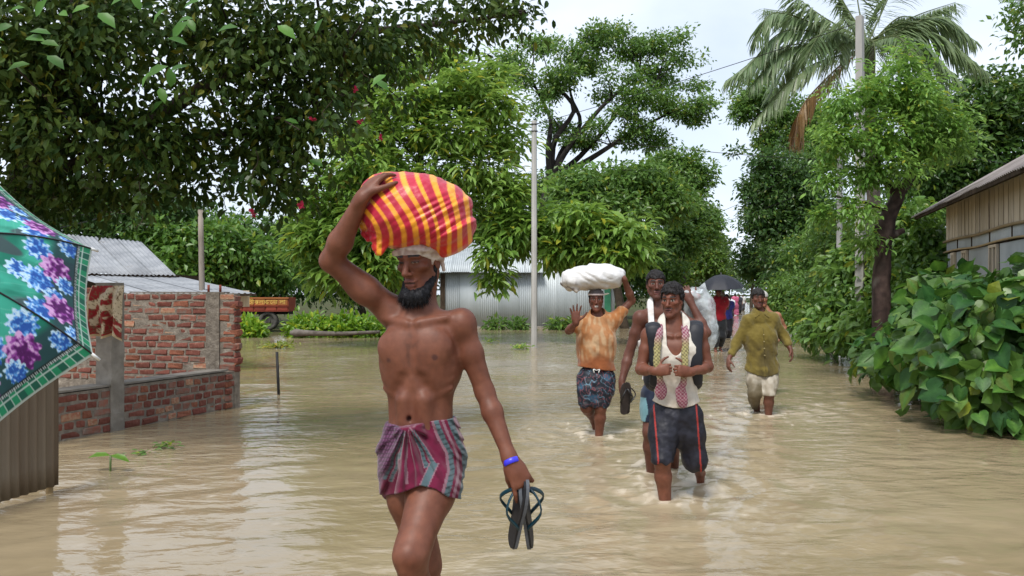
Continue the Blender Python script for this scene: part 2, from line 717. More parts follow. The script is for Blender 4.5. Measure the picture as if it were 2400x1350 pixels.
def head_prims(B, H, neck, nr=(.050, .056), jaw=1.0, gaunt=0.0, eyes_shut=0.0, mouth=0.0, nose=1.0):
    s = H.s
    t = 'head'
    e = lambda c, r, k=.02, op=1: B.el(H.w(*c), A(r) * s, H.ax, k * s, t, op)
    c = lambda a, b, ra, rb, k=.015, op=1: B.rc(H.w(*a), H.w(*b), ra * s, rb * s, k * s, None, t, op)
    e((0, -.014, .038), (.071, .092, .083))
    e((0, .018, -.028), (.058, .064, .086), .03)
    for g in (-1, 1):
        c((g * .050, -.004, -.05), (g * .012, .064, -.104), .019 * jaw, .017, .03)
        e((g * .043, .053, -.014), (.022, .021, .017), .022)
        c((g * .010, .083, .029), (g * .044, .068, .028), .0095, .009, .012)
        e((g * .074, -.006, -.004), (.0075, .018, .031), .005)
        e((g * .080, -.001, -.002), (.006, .010, .018), .004, -1)
    if gaunt:
        for g in (-1, 1):
            e((g * .062, .055, -.052), (.018, .022, .024), .02, -1)
    c((0, .066, -.104), (0, .066, -.100), .018, .016, .02)
    for g in (-1, 1):
        e((g * .031, .096, .009), (.0195, .019, .0125), .012, -1)
        e((g * .031, .0635, .009), (.0150, .0150, .0140), .002)
        # lids
        c((g * .019, .0775, .0155 - .007 * eyes_shut), (g * .044, .0705, .0145 - .006 * eyes_shut), .0042, .0042, .004)
        c((g * .020, .0755, .0015), (g * .043, .0695, .002), .0036, .0036, .004)
    c((0, .080, .020), (0, .1045 + .003 * nose, -.030), .0085, .0120 * nose, .012)
    for g in (-1, 1):
        e((g * .0125 * nose, .0935, -.034), (.0085, .0100, .0080), .007)
        e((g * .0075, .098, -.0435), (.0042, .005, .003), .003, -1)
    c((-.021, .0800, -.0615), (.021, .0800, -.0615), .0072, .0072, .006)
    c((-.006, .0855, -.0605), (.006, .0855, -.0605), .0062, .0062, .006)
    c((-.017, .0800, -.0745), (.017, .0800, -.0745), .0082, .0082, .006)
    c((-.025, .0935, -.0672), (.025, .0935, -.0672), .0045 + mouth, .0045 + mouth, .003, -1)
    B.rc(H.w(0, -.022, -.045), neck, nr[0] * s, nr[1] * s, .03, None, 'neck')


def skin_cols(v, H, base, hair=None, brow=True, beardshadow=0.0, lip=(.20, .075, .065), eyes_shut=0.0, seed=0):
    """skin with brows, eyes, lips, darker joints"""
    n = fbm(v, 9, 3, seed)
    c = mixc(base, A(base) * A(.80, .74, .70), sm(-.25, .35, n))
    L = H.loc(v)
    x, y, z = np.abs(L[:, 0]), L[:, 1], L[:, 2]
    hd = (np.abs(L) < A(.1, .13, .14)).all(1)
    f = hd & (y > .04)
    c = np.where((f)[:, None], c * A(1.06, .98, .96), c)
    if beardshadow:
        b = f & (z < -.045) & ~((np.abs(z + .067) < .012) & (x < .026))
        c = np.where(b[:, None], mixc(c, A(.03, .025, .022), beardshadow * sm(-.045, -.075, z)), c)
        b = f & (z < -.044) & (z > -.058) & (x < .03) & (y > .07)
        c = np.where(b[:, None], mixc(c, A(.02, .016, .014), .75 * np.ones(len(v))), c)
    lp = f & (x < .025 * (1 - np.abs(z + .067) / .03)) & (z > -.083) & (z < -.053)
    c = np.where(lp[:, None], A(lip), c)
    mt = f & (x < .024) & (np.abs(z + .0672) < .0035)
    c = np.where(mt[:, None], A(.035, .012, .010), c)
    if brow:
        br = f & (np.abs(z - (.0335 - 1.2 * (x - .03) ** 2 * 4 + .0015)) < .0055) & (x > .012) & (x < .050)
        c = np.where(br[:, None], A(.010, .008, .007), c)
    ey = f & (np.abs(z - .0085) < .0060 * (1 - .75 * eyes_shut)) & (np.abs(x - .031) < .0125)
    c = np.where(ey[:, None], A(.27, .23, .20), c)
    ir = ey & (np.abs(x - .031 - .0) < .0062)
    c = np.where(ir[:, None], A(.012, .008, .006), c)
    ld = f & (np.abs(z - (.0150 - .0075 * eyes_shut)) < .0026) & (np.abs(x - .031) < .0145)
    c = np.where(ld[:, None], A(.012, .009, .008), c)
    so = f & (((x - .031) / .019) ** 2 + ((z - .009) / .012) ** 2 < 1) & ~ey & ~ld
    c = np.where(so[:, None], c * .84, c)
    return c


def hair_obj(H, parent, col=(.012, .010, .010), thick=.012, line=.055, back=-.05, name='hair', fringe=0.0, res=.0035, side=.0, seed=3, amp=.010, top=0.0):
    """a cap of short hair: line = height of the hairline over the face, back = how low it reaches behind"""
    B = Blend()
    s = H.s
    B.el(H.w(0, -.014, .038 + top), A(.071 + thick, .092 + thick, .083 + thick + top) * s, H.ax, .01)
    for g in (-1, 1):
        B.rc(H.w(g * .066, .02, .02), H.w(g * .067, .018, -.01 - side), .010 * s, .006 * s, .008)
    def cut(X, Y, Z):
        p = np.stack(np.broadcast_arrays(X - H.c[0], Y - H.c[1], Z - H.c[2]), -1)
        L = p @ H.ax.T / s
        x, y, z = L[..., 0], L[..., 1], L[..., 2]
        low = np.where(y > .035, line + .012 * np.sin(x * 90) * fringe - (y - .08) * .2 - .12 * np.maximum(np.abs(x) - .045, 0) * 4,
                       np.where(y > -.03, -.012 - side + sm(.0, .035, y) * (line + .012 + side), back + sm(-.03, -.09, y) * -.0))
        front = np.where((z < line), (y - .035) * 1.0, -1)
        return np.maximum(low - z, -1) * s
    wr = lambda p: amp * (fbm(p * A(1, 1, .55), 95, 2, seed)) + amp * .8 * noise(p, 40, seed)
    v, f = solid(B, res, cut=cut, wr=wr, relax=1)
    c = mixc(A(col), A(col) * 2.2, sm(0, .5, noise(v, 120, seed)))
    return mobj(name, v, f, M['hair'], parent, c)


def limb(B, a, b, c, r, tg, flatF=None):
    """two-segment limb a->b->c with radii r=(start, mid1, joint, mid2, end)"""
    a, b, c = A(a), A(b), A(c)
    m1, m2 = a + (b - a) * .42, b + (c - b) * .3
    B.rc(a, m1, r[0], r[1], .02, None, tg[0])
    B.rc(m1, b, r[1], r[2], .02, None, tg[0])
    B.rc(b, m2, r[2], r[3], .02, None, tg[1])
    B.rc(m2, c, r[3], r[4], .02, None, tg[1])


def torso(B, pel, che, nek, Sa, Sb, F, w=1.0, chest=(.142, .098, .165), belly=(.122, .086), hip=(.145, .100, .105), yoke=.052):
    pel, che, nek, Sa, Sb = map(A, (pel, che, nek, Sa, Sb))
    U = unit(nek - pel)
    L = unit(Sb - Sa)
    L = unit(L - U * np.dot(L, U) * .5)
    Fd = unit(A(F) - U * np.dot(A(F), U))
    Lx = np.cross(U, Fd)
    ax = np.stack([Lx, Fd, U])
    B.el(che, A(chest) * w, ax, .03, 'torso')
    B.rc(che - U * .05, pel + U * .05, belly[0] * w, belly[0] * .98 * w, .05, (Fd, belly[1] / belly[0]), 'torso')
    B.el(pel, A(hip) * w, ax, .05, 'hips')
    B.rc(Sa, nek + U * -.035, yoke * .95, yoke * 1.05, .05, (Fd, .95), 'torso')
    B.rc(Sb, nek + U * -.035, yoke * .95, yoke * 1.05, .05, (Fd, .95), 'torso')
    B.rc(nek + U * .03, nek - U * .06, .05, .075, .05, (Fd, .9), 'torso')
    return ax


def body_obj(B, root, H, base, res=.0055, fine=None, name='body', **kw):
    v, f = solid(B, res, relax=1, fine=fine)
    c = skin_cols(v, H, base, **kw)
    return v, f, c
def _film():
    m, nt, b = _new('plastic_film')
    b.inputs['Base Color'].default_value = (.75, .80, .82, 1)
    b.inputs['Roughness'].default_value = .22
    b.inputs['Specular IOR Level'].default_value = .6
    tp = nt.nodes.new('ShaderNodeBsdfTransparent')
    tp.inputs['Color'].default_value = (.9, .93, .94, 1)
    ms = nt.nodes.new('ShaderNodeMixShader')
    n = nt.nodes.new('ShaderNodeTexNoise')
    n.inputs['Scale'].default_value = 9
    n.inputs['Detail'].default_value = 4
    r = nt.nodes.new('ShaderNodeMapRange')
    r.inputs['From Min'].default_value = .35
    r.inputs['From Max'].default_value = .65
    r.inputs['To Min'].default_value = .38
    r.inputs['To Max'].default_value = .82
    t = nt.nodes.new('ShaderNodeTexCoord')
    nt.links.new(t.outputs['Object'], n.inputs['Vector'])
    nt.links.new(n.outputs['Fac'], r.inputs['Value'])
    nt.links.new(r.outputs['Result'], ms.inputs[0])
    nt.links.new(b.outputs[0], ms.inputs[1])
    nt.links.new(tp.outputs[0], ms.inputs[2])
    nt.links.new(ms.outputs[0], nt.nodes['Material Output'].inputs['Surface'])
    return m


M['film'] = _film()
# ------------------------------------------------------------------ the bearded man in front
def main_man():
    D = 2.99
    q = D / FPX
    J = lambda x, y, dd=0.: P(x, y, D + dd)
    yaw = math.radians(12)
    F = A(-math.sin(yaw), -math.cos(yaw), 0)
    B = Blend()
    N, Sa, Sb = J(982, 741, .01), J(917, 727, .03), J(1077, 757, -.02)
    che, pel = J(984, 838), J(987, 1055)
    ax = torso(B, pel, che, N, Sa, Sb, F, chest=(.146, .100, .172), belly=(.124, .084), hip=(.140, .098, .105), yoke=.050)
    Lx, Fd, U = ax
    t = lambda l, f, u: che + Lx * l + Fd * f + U * u
    for g in (-1, 1):
        B.el(t(g * .066, .060, .046), (.072, .032, .056), ax, .045, 'torso')
        B.rc(t(g * .02, .078, .130), t(g * .12, .042, .148), .010, .010, .024, None, 'torso')
        for k in range(4):
            z = -.045 - .034 * k
            B.rc(t(g * .045, .086 - .004 * k, z), t(g * .128, .028, z + .035), .007, .007, .016, None, 'torso')
        B.rc(t(g * .03, .105, -.07), t(g * .115, .075, -.20), .014, .010, .03, None, 'torso', -1)
        B.rc(t(g * .038, .076, -.15), t(g * .036, .066, -.30), .026, .022, .03, None, 'torso')
        B.el(t(g * .105, -.03, -.0), (.05, .06, .10), ax, .04, 'torso')
    B.rc(t(0, .116, .09), t(0, .112, -.05), .011, .010, .03, None, 'torso', -1)
    B.rc(t(0, .108, -.09), t(0, .103, -.26), .008, .007, .02, None, 'torso', -1)
    B.el(t(0, .092, .155), (.018, .02, .014), ax, .015, 'torso', -1)
    nav = J(958, 982, -.088)
    B.el(nav, (.006, .02, .010), ax, .008, 'torso', -1)
    # raised arm
    Ea, Wa = J(776, 611, -.06), J(850, 462, -.17)
    limb(B, Sa, Ea, Wa, (.053, .050, .040, .043, .025), ('arm', 'arm'))
    B.el((Sa + Ea) / 2 + A(.0, -.012, -.01), (.068, .040, .045), np.stack([unit(Ea - Sa), A(0, 1, 0), unit(np.cross(Ea - Sa, A(0, 1, 0)))]), .03, 'arm')
    B.el(Sa + A(.004, 0, -.004), (.052, .055, .052), None, .03, 'arm')
    hand(B, Wa, J(884, 415, -.13) - Wa, A(.60, .55, -.45), A(.5, -.6, -.5), (.34, .36, .36, .34), 1.0, .10, thumb=(.7, .6, .3))
    # hanging arm
    Eb, Wb = J(1136, 918, -.02), J(1197, 1080, -.12)
    limb(B, Sb + A(.008, 0, -.01), Eb, Wb, (.046, .043, .035, .037, .023), ('arm', 'arm'))
    B.el(Sb + A(.012, .0, -.005), (.046, .055, .056), None, .03, 'arm')
    hd = unit(A(.055, -.02, -.10))
    hand(B, Wb, hd, A(-.10, 1, -.1), A(-1, -.3, .2), (.30, .62, .72, .80), 1.02, .28, thumb=(.8, .3, .55))
    # legs
    Ha, Hb = J(945, 1085, .03), J(1032, 1085, -.01)
    Kb, Ab = J(962, 1302, -.29), J(990, 1545, -.14)
    Ka, Aa = J(998, 1325, .05), J(1003, 1480, .32)
    for (h, k, a) in ((Ha, Ka, Aa), (Hb, Kb, Ab)):
        m = h + (k - h) * .35
        B.rc(h, m, .088, .084, .03, None, 'thigh')
        B.rc(m, k - (k - h) * .12, .084, .060, .03, None, 'thigh')
        B.rc(k - (k - h) * .12, k, .060, .057, .02, None, 'leg')
        B.el(k + F * .030 + A(0, 0, .004), (.030, .026, .036), None, .022, 'leg')
        m2 = k + (a - k) * .32
        B.rc(k, m2 - F * .012, .052, .055, .03, None, 'leg')
        B.rc(m2 - F * .012, a, .055, .034, .03, None, 'leg')
        B.rc(k + F * .03 - A(0, 0, .05), a + F * .01, .022, .022, .03, None, 'leg')
        B.rc(a, a + F * .15 - A(0, 0, .055), .034, .022, .02, None, 'leg')
    # head turned to his right, looking down
    yh = math.radians(27)
    H = Head(J(984, 613, -.01), (-math.sin(yh), -math.cos(yh), -.20), (-.03, .0, 1), .985)
    head_prims(B, H, N + A(0, .0, .0), (.052, .058), gaunt=.6, eyes_shut=.75, nose=1.05)
    root = thing('person', (J(985, 1085)[0], D, 0), 'bearded shirtless man in front wearing a checked wrap, striped bundle on his head', 'person')
    zc = CAM_H + (HOR - 700) * q
    v, f = solid(B, .0052, relax=1, fine=(2, H.c[2] - .15, H.c[2] + .09, .0034))
    base = A(.160, .058, .033)
    c = skin_cols(v, H, base, eyes_shut=.75, lip=(.20, .078, .066), seed=1)
    # areolae, navel, faint chest hair
    for pp in (J(1019, 838, -.115), J(908, 846, -.09)):
        d = np.linalg.norm((v - pp) * A(1, .4, 1), axis=1)
        c = mixc(c, A(.075, .028, .022), 1 - sm(.007, .015, d))
    d = np.linalg.norm((v - nav) * A(1, .3, .8), axis=1)
    c = mixc(c, A(.05, .02, .016), 1 - sm(.004, .013, d))
    d = np.abs((v - che) @ Lx)
    ch = (1 - sm(.005, .05, d)) * sm(-.10, .02, (v - che) @ U) * (1 - sm(.10, .16, (v - che) @ U)) * ((v - che) @ Fd > 0.03) * sm(-.1, .3, noise(v * A(1, 1, .6), 60, 5))
    c = mixc(c, A(.03, .016, .012), .38 * ch)
    mobj('body', v, f, M['skin'], root, c)

    # beard
    Bb = Blend()
    s = H.s
    Bb.el(H.w(0, .064, -.118), A(.056, .040, .032) * s, H.ax, .02)
    Bb.el(H.w(-.0, .076, -.124), A(.052, .036, .026) * s, H.ax, .02)
    for g in (-1, 1):
        Bb.rc(H.w(g * .030, .06, -.112), H.w(g * .056, .012, -.066), .026 * s, .014 * s, .015)
        Bb.rc(H.w(g * .056, .012, -.066), H.w(g * .0645, .005, -.018), .013 * s, .007 * s, .012)
        Bb.rc(H.w(g * .012, .076, -.112), H.w(g * .036, .060, -.104), .010 * s, .012 * s, .012)
    vb, fb = solid(Bb, .0034, wr=lambda p: .010 * fbm((p - H.c) @ H.ax.T * A(1, 1, .35), 70, 2, 4) + .004 * noise(p, 150, 9))
    cb = mixc(A(.006, .006, .008), A(.020, .020, .024), sm(-.1, .4, noise(vb, 110, 2)))
    rr = np.random.default_rng(5)
    nb = vnormals(vb, fb)
    lo_ = H.loc(vb)
    idx = rr.choice(np.nonzero((lo_[:, 2] < -.10))[0], 900)
    p0 = vb[idx] - nb[idx] * .003
    dr = unit(nb[idx] * .55 + (-H.z) * 1.0 + H.y * .25 + rr.normal(0, .25, (900, 3)))
    Ls = rr.uniform(.012, .030, 900)[:, None]
    sd2 = unit(np.cross(dr, rr.normal(size=(900, 3)))) * .0013
    sv = np.stack([p0 - sd2, p0 + sd2, p0 + dr * Ls + A(0, 0, -.002)], 1).reshape(-1, 3)
    tri = np.arange(2700).reshape(-1, 3) + len(vb)
    mobj('beard', np.vstack([vb, sv]), [fb, tri], M['hair'], root, np.vstack([cb, np.tile(A(.008, .008, .010), (2700, 1))]))

    # head cloth: wound low over the forehead, one end hanging behind the ear
    Bw = Blend()
    Bw.el(H.w(0, -.014, .040), A(.083, .104, .090) * s, H.ax, .02)
    Bw.rc(H.w(.070, .040, .052), H.w(.084, -.022, .004), .012 * s, .012 * s, .012)
    Bw.rc(H.w(.084, -.022, .004), H.w(.082, -.030, -.040), .012 * s, .007 * s, .012)
    Bw.rc(H.w(-.060, .068, .044), H.w(.066, .060, .050), .013 * s, .013 * s, .012)
    def cutw(X, Y, Z):
        pp = np.stack(np.broadcast_arrays(X - H.c[0], Y - H.c[1], Z - H.c[2]), -1) @ H.ax.T / s
        x, y, z = pp[..., 0], pp[..., 1], pp[..., 2]
        line = np.where(y > .0, .031 + .10 * np.maximum(-.03 - x, 0) - sm(.02, .085, x) * .035 * sm(.09, .0, y), -.006)
        line = np.where((x > .055) & (y < .02), -.055, line)
        return (line - z) * s
    fold = lambda p: .006 * noise(((p - H.c) @ H.ax.T) * A(10, 10, 55) + A(0, 0, 0) + ((p - H.c) @ H.ax.T)[:, :1] * A(0, 0, 16), 1, 6) * 1.4 + .002 * noise(p, 60, 3)
    vw, fw = solid(Bw, .0034, cut=cutw, wr=fold)
    lw = H.loc(vw)
    cw = mixc(A(.56, .50, .46), A(.33, .25, .22), sm(-.2, .45, fbm(vw, 34, 2, 8)))
    mobj('head_cloth', vw, fw, M['cloth'], root, cw)

    # short wrap round the hips
    Bc = B.pick('hips', 'thigh')
    Bc.rc(pel + U * .08, pel + U * .125, .122, .122, .04, (Fd, .72), 'hips')
    kn = J(956, 1001, -.115)
    Bc.el(kn + A(.012, .0, -.002), (.034, .022, .014), None, .012, 'k')
    Bc.el(kn + A(-.022, .01, .002), (.020, .018, .013), None, .012, 'k')
    Bc.rc(kn + A(.0, .01, -.02), J(968, 1135, -.13), .018, .040, .04, None, 'k')
    zt, hemF = J(985, 988)[2], None
    kx, kz = kn[0], kn[2]
    def wrw(p):
        dx, dz = p[:, 0] - kx, kz - p[:, 2] + .02
        th = np.arctan2(dx, np.maximum(dz, .004))
        r = np.hypot(dx, dz)
        w = np.exp(-(th / .75) ** 2) * sm(.0, .06, r) * (p[:, 1] < D + .02)
        fo = np.sin(th * 17 + 1.5 * noise(p, 9, 2)) * .017 * w
        hz = noise(p * A(9, 9, 46) + A(0, 0, 4) * p[:, :1] * 14, 1, 5) * .016 * sm(.02, .10, dx) * (1 - sm(.30, .40, dz))
        lf = np.sin((p[:, 0] * 1.0 - p[:, 2] * .55) * 120 + 2 * noise(p, 8, 7)) * .004 * sm(-.02, -.08, dx)
        return np.minimum(fo + hz + lf + .004 * noise(p, 24, 1), .003)
    def cutc(X, Y, Z):
        top = Z - (zt + .02 * sm(-.05, .10, X - kx) - .003 + 0 * Y)
        px = 1200 + X * FPX / Y
        bot = CAM_H + (HOR - np.interp(px, [880, 895, 930, 955, 985, 1020, 1050, 1090], [1163, 1163, 1158, 1150, 1138, 1146, 1165, 1172])) * Y / FPX
        bot = bot - .02 * sm(D - .02, D + .08, Y)
        return np.maximum(top, bot - Z)
    vc, fc = solid(Bc, .0040, infl=.009, kmul=1.4, cut=cutc, wr=wrw, relax=1)
    px, py = 1200 + vc[:, 0] * FPX / vc[:, 1], HOR + (CAM_H - vc[:, 2]) * FPX / vc[:, 1]
    nz = noise(vc, 14, 3) * 14
    mar, teal, pink, pur, dark = A(.135, .008, .036), A(.080, .125, .140), A(.24, .125, .155), A(.085, .022, .062), A(.045, .016, .035)
    cc = np.tile(mar, (len(vc), 1))
    cc = mixc(cc, mar * .75, sm(-.1, .3, noise(vc, 30, 4)))
    # broad band on the right
    xb = np.interp(py, [985, 1030, 1062, 1100, 1140, 1175], [1040, 1056, 1073, 1078, 1070, 1062]) + nz * .3
    u = px - xb
    chk = (np.mod(py + .35 * px, 13) < 4)
    cc = np.where((np.abs(u) < 28)[:, None], np.where(chk[:, None], teal * .45, teal), cc)
    for o, w, col in ((-27, 3.5, pink), (27, 4, pink), (-2, 3.5, pink), (-8, 3, mar), (5, 3.5, mar)):
        cc = np.where((np.abs(u - o) < w)[:, None], col, cc)
    u2 = px - (1075 + (py - 985) * .25) + 40
    # radiating bands under the knot
    th = np.arctan2(px - 957, np.maximum(py - 985, 1)) + nz * .008
    r = np.hypot(px - 957, py - 985)
    for lo1, hi1, rmax in ((.30, .56, 118), (-.42, -.22, 150)):
        m = (th > lo1) & (th < hi1) & (r > 22) & (r < rmax)
        tt = (th - lo1) / (hi1 - lo1)
        col = np.where((np.mod(py, 11) < 3)[:, None], teal * .5, teal)
        cc = np.where(m[:, None], col, cc)
        for c0, w, colr in ((.0, .07, pink), (1.0, .07, pink), (.5, .08, mar), (.62, .05, pink)):
            cc = np.where((m & (np.abs(tt - c0) < w))[:, None], colr, cc)
    m = (np.abs(th + .05) < .022) & (r > 30) & (r < 150)
    cc = np.where(m[:, None], pink * .8, cc)
    u3 = px - (1000 + (1125 - py) * .45)
    m = (np.abs(u3) < 12) & (py > 1085) & (py < 1150) & (px > 970)
    cc = np.where(m[:, None], np.where((np.abs(u3) > 9)[:, None], pink, teal), cc)
    # dark woven side on the left
    lf = sm(-.34, -.46, th) * sm(960, 935, px)
    st = np.mod((px + (py - 990) * .5) / 7.0 + nz * .05, 1)
    pl = np.where((st < .3)[:, None], A(.17, .07, .15), pur)
    pl = np.where((np.mod(py / 9., 1) < .25)[:, None], dark, pl)
    cc = mixc(cc, pl, lf)
    m = (r < 26) & (py < 1010)
    cc = np.where(m[:, None], mixc(mar, pink, sm(.0, .25, noise(vc, 60, 9))), cc)
    mobj('wrap', vc, fc, M['cloth'], root, cc * .85)

    # wrist band
    d = unit(Wb - Eb)
    c0 = Wb + d * .004
    a1 = unit(np.cross(d, A(0, 1, 0)))
    a2 = np.cross(d, a1)
    th = np.linspace(0, 2 * np.pi, 33)[:-1]
    ring = []
    for rr_, oo in ((.0275, -.010), (.0295, -.009), (.0295, .009), (.0275, .010)):
        ring.append(c0 + d * oo + rr_ * (1.03 * np.cos(th)[:, None] * a1 + .92 * np.sin(th)[:, None] * a2))
    vr = np.stack(ring, 1).reshape(-1, 3)
    fr = []
    for i in range(32):
        for j in range(4):
            fr.append((i * 4 + j, i * 4 + (j + 1) % 4, ((i + 1) % 32) * 4 + (j + 1) % 4, ((i + 1) % 32) * 4 + j))
    mobj('wrist_band', vr, fr, M['plastic'], root, np.tile(A(.035, .03, .60), (len(vr), 1)))

    # the striped bundle
    Bu = Blend()
    Bu.el(J(968, 490, -.01), (.196, .190, .138), None, .05)
    Bu.el(J(912, 462, .03), (.108, .14, .090), None, .06)
    Bu.el(J(925, 520, -.03), (.125, .16, .092), None, .05)
    Bu.el(J(1045, 512, -.01), (.098, .15, .106), None, .06)
    Bu.el(J(1052, 550, -.03), (.070, .13, .054), None, .05)
    Bu.el(J(985, 538, -.05), (.14, .14, .062), None, .05)
    Bu.rc(J(885, 548, -.10), J(880, 585, -.11), .030, .014, .03)
    Bu.rc(J(862, 530, -.07), J(858, 560, -.08), .028, .012, .03)
    Bu.rc(J(900, 560, -.11), J(893, 596, -.12), .022, .008, .02)
    def wrb(p):
        x, y = 1200 + p[:, 0] * FPX / p[:, 1], HOR + (CAM_H - p[:, 2]) * FPX / p[:, 1]
        cr = (x + y * 1.9) / 46.
        w = sm(960, 1030, x) * sm(430, 480, y)
        cre = np.abs(noise(np.stack([cr * .9, x / 190, p[:, 1] * 3], -1), 1, 4)) * -.034 * (.35 + w)
        low = noise(np.stack([x / 28, y / 120, p[:, 1] * 8], -1), 1, 7) * .012 * sm(520, 600, y)
        fr_ = noise(p, 55, 5) * .016 * sm(910, 870, x) * sm(500, 560, y)
        return cre + low + fr_ + .009 * noise(p, 12, 2) + .004 * noise(p * A(1, 1, .5), 40, 12) + .007
    vu, fu = solid(Bu, .0042, wr=wrb, cut=lambda X, Y, Z: (CAM_H + (HOR - 606) * q - Z + 0 * X + 0 * Y))
    x, y = 1200 + vu[:, 0] * FPX / vu[:, 1], HOR + (CAM_H - vu[:, 2]) * FPX / vu[:, 1]
    a = np.interp(x, [830, 900, 1000, 1110], [104, 96, 66, 14])
    us = x - a * sm(392, 565, y) + noise(vu, 8, 3) * 7
    ph = np.mod((us - 822) / 36.5, 1)
    wdt = .40 + .09 * np.sin(us / 23.)
    yel = np.clip(np.minimum(ph, wdt - ph) / .06 + .5, 0, 1)
    yel = np.maximum(yel, np.clip((ph - 1) / .06 + .5, 0, 1)) * (1 - sm(885, 868, x) * sm(532, 546, y))
    red, yl = A(.43, .008, .035), A(.78, .31, .018)
    cu = mixc(red, yl, yel)
    cu = mixc(cu, A(.62, .028, .012), (1 - yel) * sm(540, 590, y) * .8)
    bu = mobj('striped_bundle', vu, fu, M['silk'], None, cu, base=J(968, 560))
    tag(bu, 'red and yellow striped cloth bundle carried on the bearded man\'s head', 'bundle')

    # flip-flops in his hand
    flip_flop(J(1229, 1118, -.13), J(1198, 1282, -.02), A(-1.0, -.22, -.2), 'blue-strapped flip-flop held by the bearded man, hanging nearer his leg', (.004, .034, .050), 'flip-flops in the bearded man\'s hand')
    flip_flop(J(1224, 1118, -.115), J(1246, 1282, -.0), A(1.0, -.22, .2), 'blue-strapped flip-flop held by the bearded man, hanging farther from his leg', (.004, .028, .042), 'flip-flops in the bearded man\'s hand')


M['silk'] = mat_col('silk', rough=.42, spec=.4, bump=.3, bscale=70, dist=.004, var=.1, vscale=18, sheen=.1)


def flip_flop(toe, heel, out, label, strap_col, group=None, L=.27, sole=(.018, .018, .022), rim=(.11, .12, .14)):
    """a rubber sandal hanging by its toe end; out = the strap side"""
    toe, heel = A(toe), A(heel)
    d = unit(heel - toe)
    n = unit(A(out) - d * np.dot(A(out), d))
    w = np.cross(d, n)
    L = np.linalg.norm(heel - toe)
    k = L / .27
    root = thing('flip_flop', heel, label, 'sandal', group)
    pr = [(0, .018), (.02, .034), (.06, .045), (.11, .044), (.16, .036), (.21, .034), (.25, .030), (.265, .018), (.27, .006)]
    pr = spline(A(pr), 26)
    half = np.concatenate([pr, pr[::-1] * A(1, -1)])
    m = len(half)
    for nm, o0, o1, sc_, col in (('sole', -.010, .0, 1.0, rim), ('footbed', .0015, .006, .97, sole)):
        mb = MB()
        lo = [toe + d * (a * sc_ + .135 * (1 - sc_)) * k + w * b * sc_ * k + n * o0 * k for a, b in half]
        hi = [toe + d * (a * sc_ + .135 * (1 - sc_)) * k + w * b * sc_ * k + n * o1 * k for a, b in half]
        f = [(i, (i + 1) % m, m + (i + 1) % m, m + i) for i in range(m)] + [tuple(range(m))[::-1], tuple(range(m, 2 * m))]
        mb.add(A(lo + hi), f, col)
        mb.obj(nm, M['rubber'], root, False, True)
    mb = MB()
    for g in (-1, 1):
        pts = spline(A([toe + d * .045 * k + n * .004, toe + d * .055 * k + w * g * .012 * k + n * .034 * k,
                        toe + d * .105 * k + w * g * .040 * k + n * .052 * k, toe + d * .165 * k + w * g * .040 * k + n * .004 * k]), 14)
        rad = np.linspace(.0042, .0062, 14) * k
        v, f = tube(pts, rad, 8)
        ctr = np.repeat(pts, 8, 0)
        v = ctr + (v - ctr) * 1.45 - n * ((v - ctr) @ n)[:, None] * .95
        mb.add(v, f, strap_col)
    mb.obj('strap', M['plastic'], root, True, True)
    return root


M['rubber'] = mat_col('rubber', rough=.6, spec=.35, bump=.2, bscale=90, dist=.002, var=.2, vscale=30)
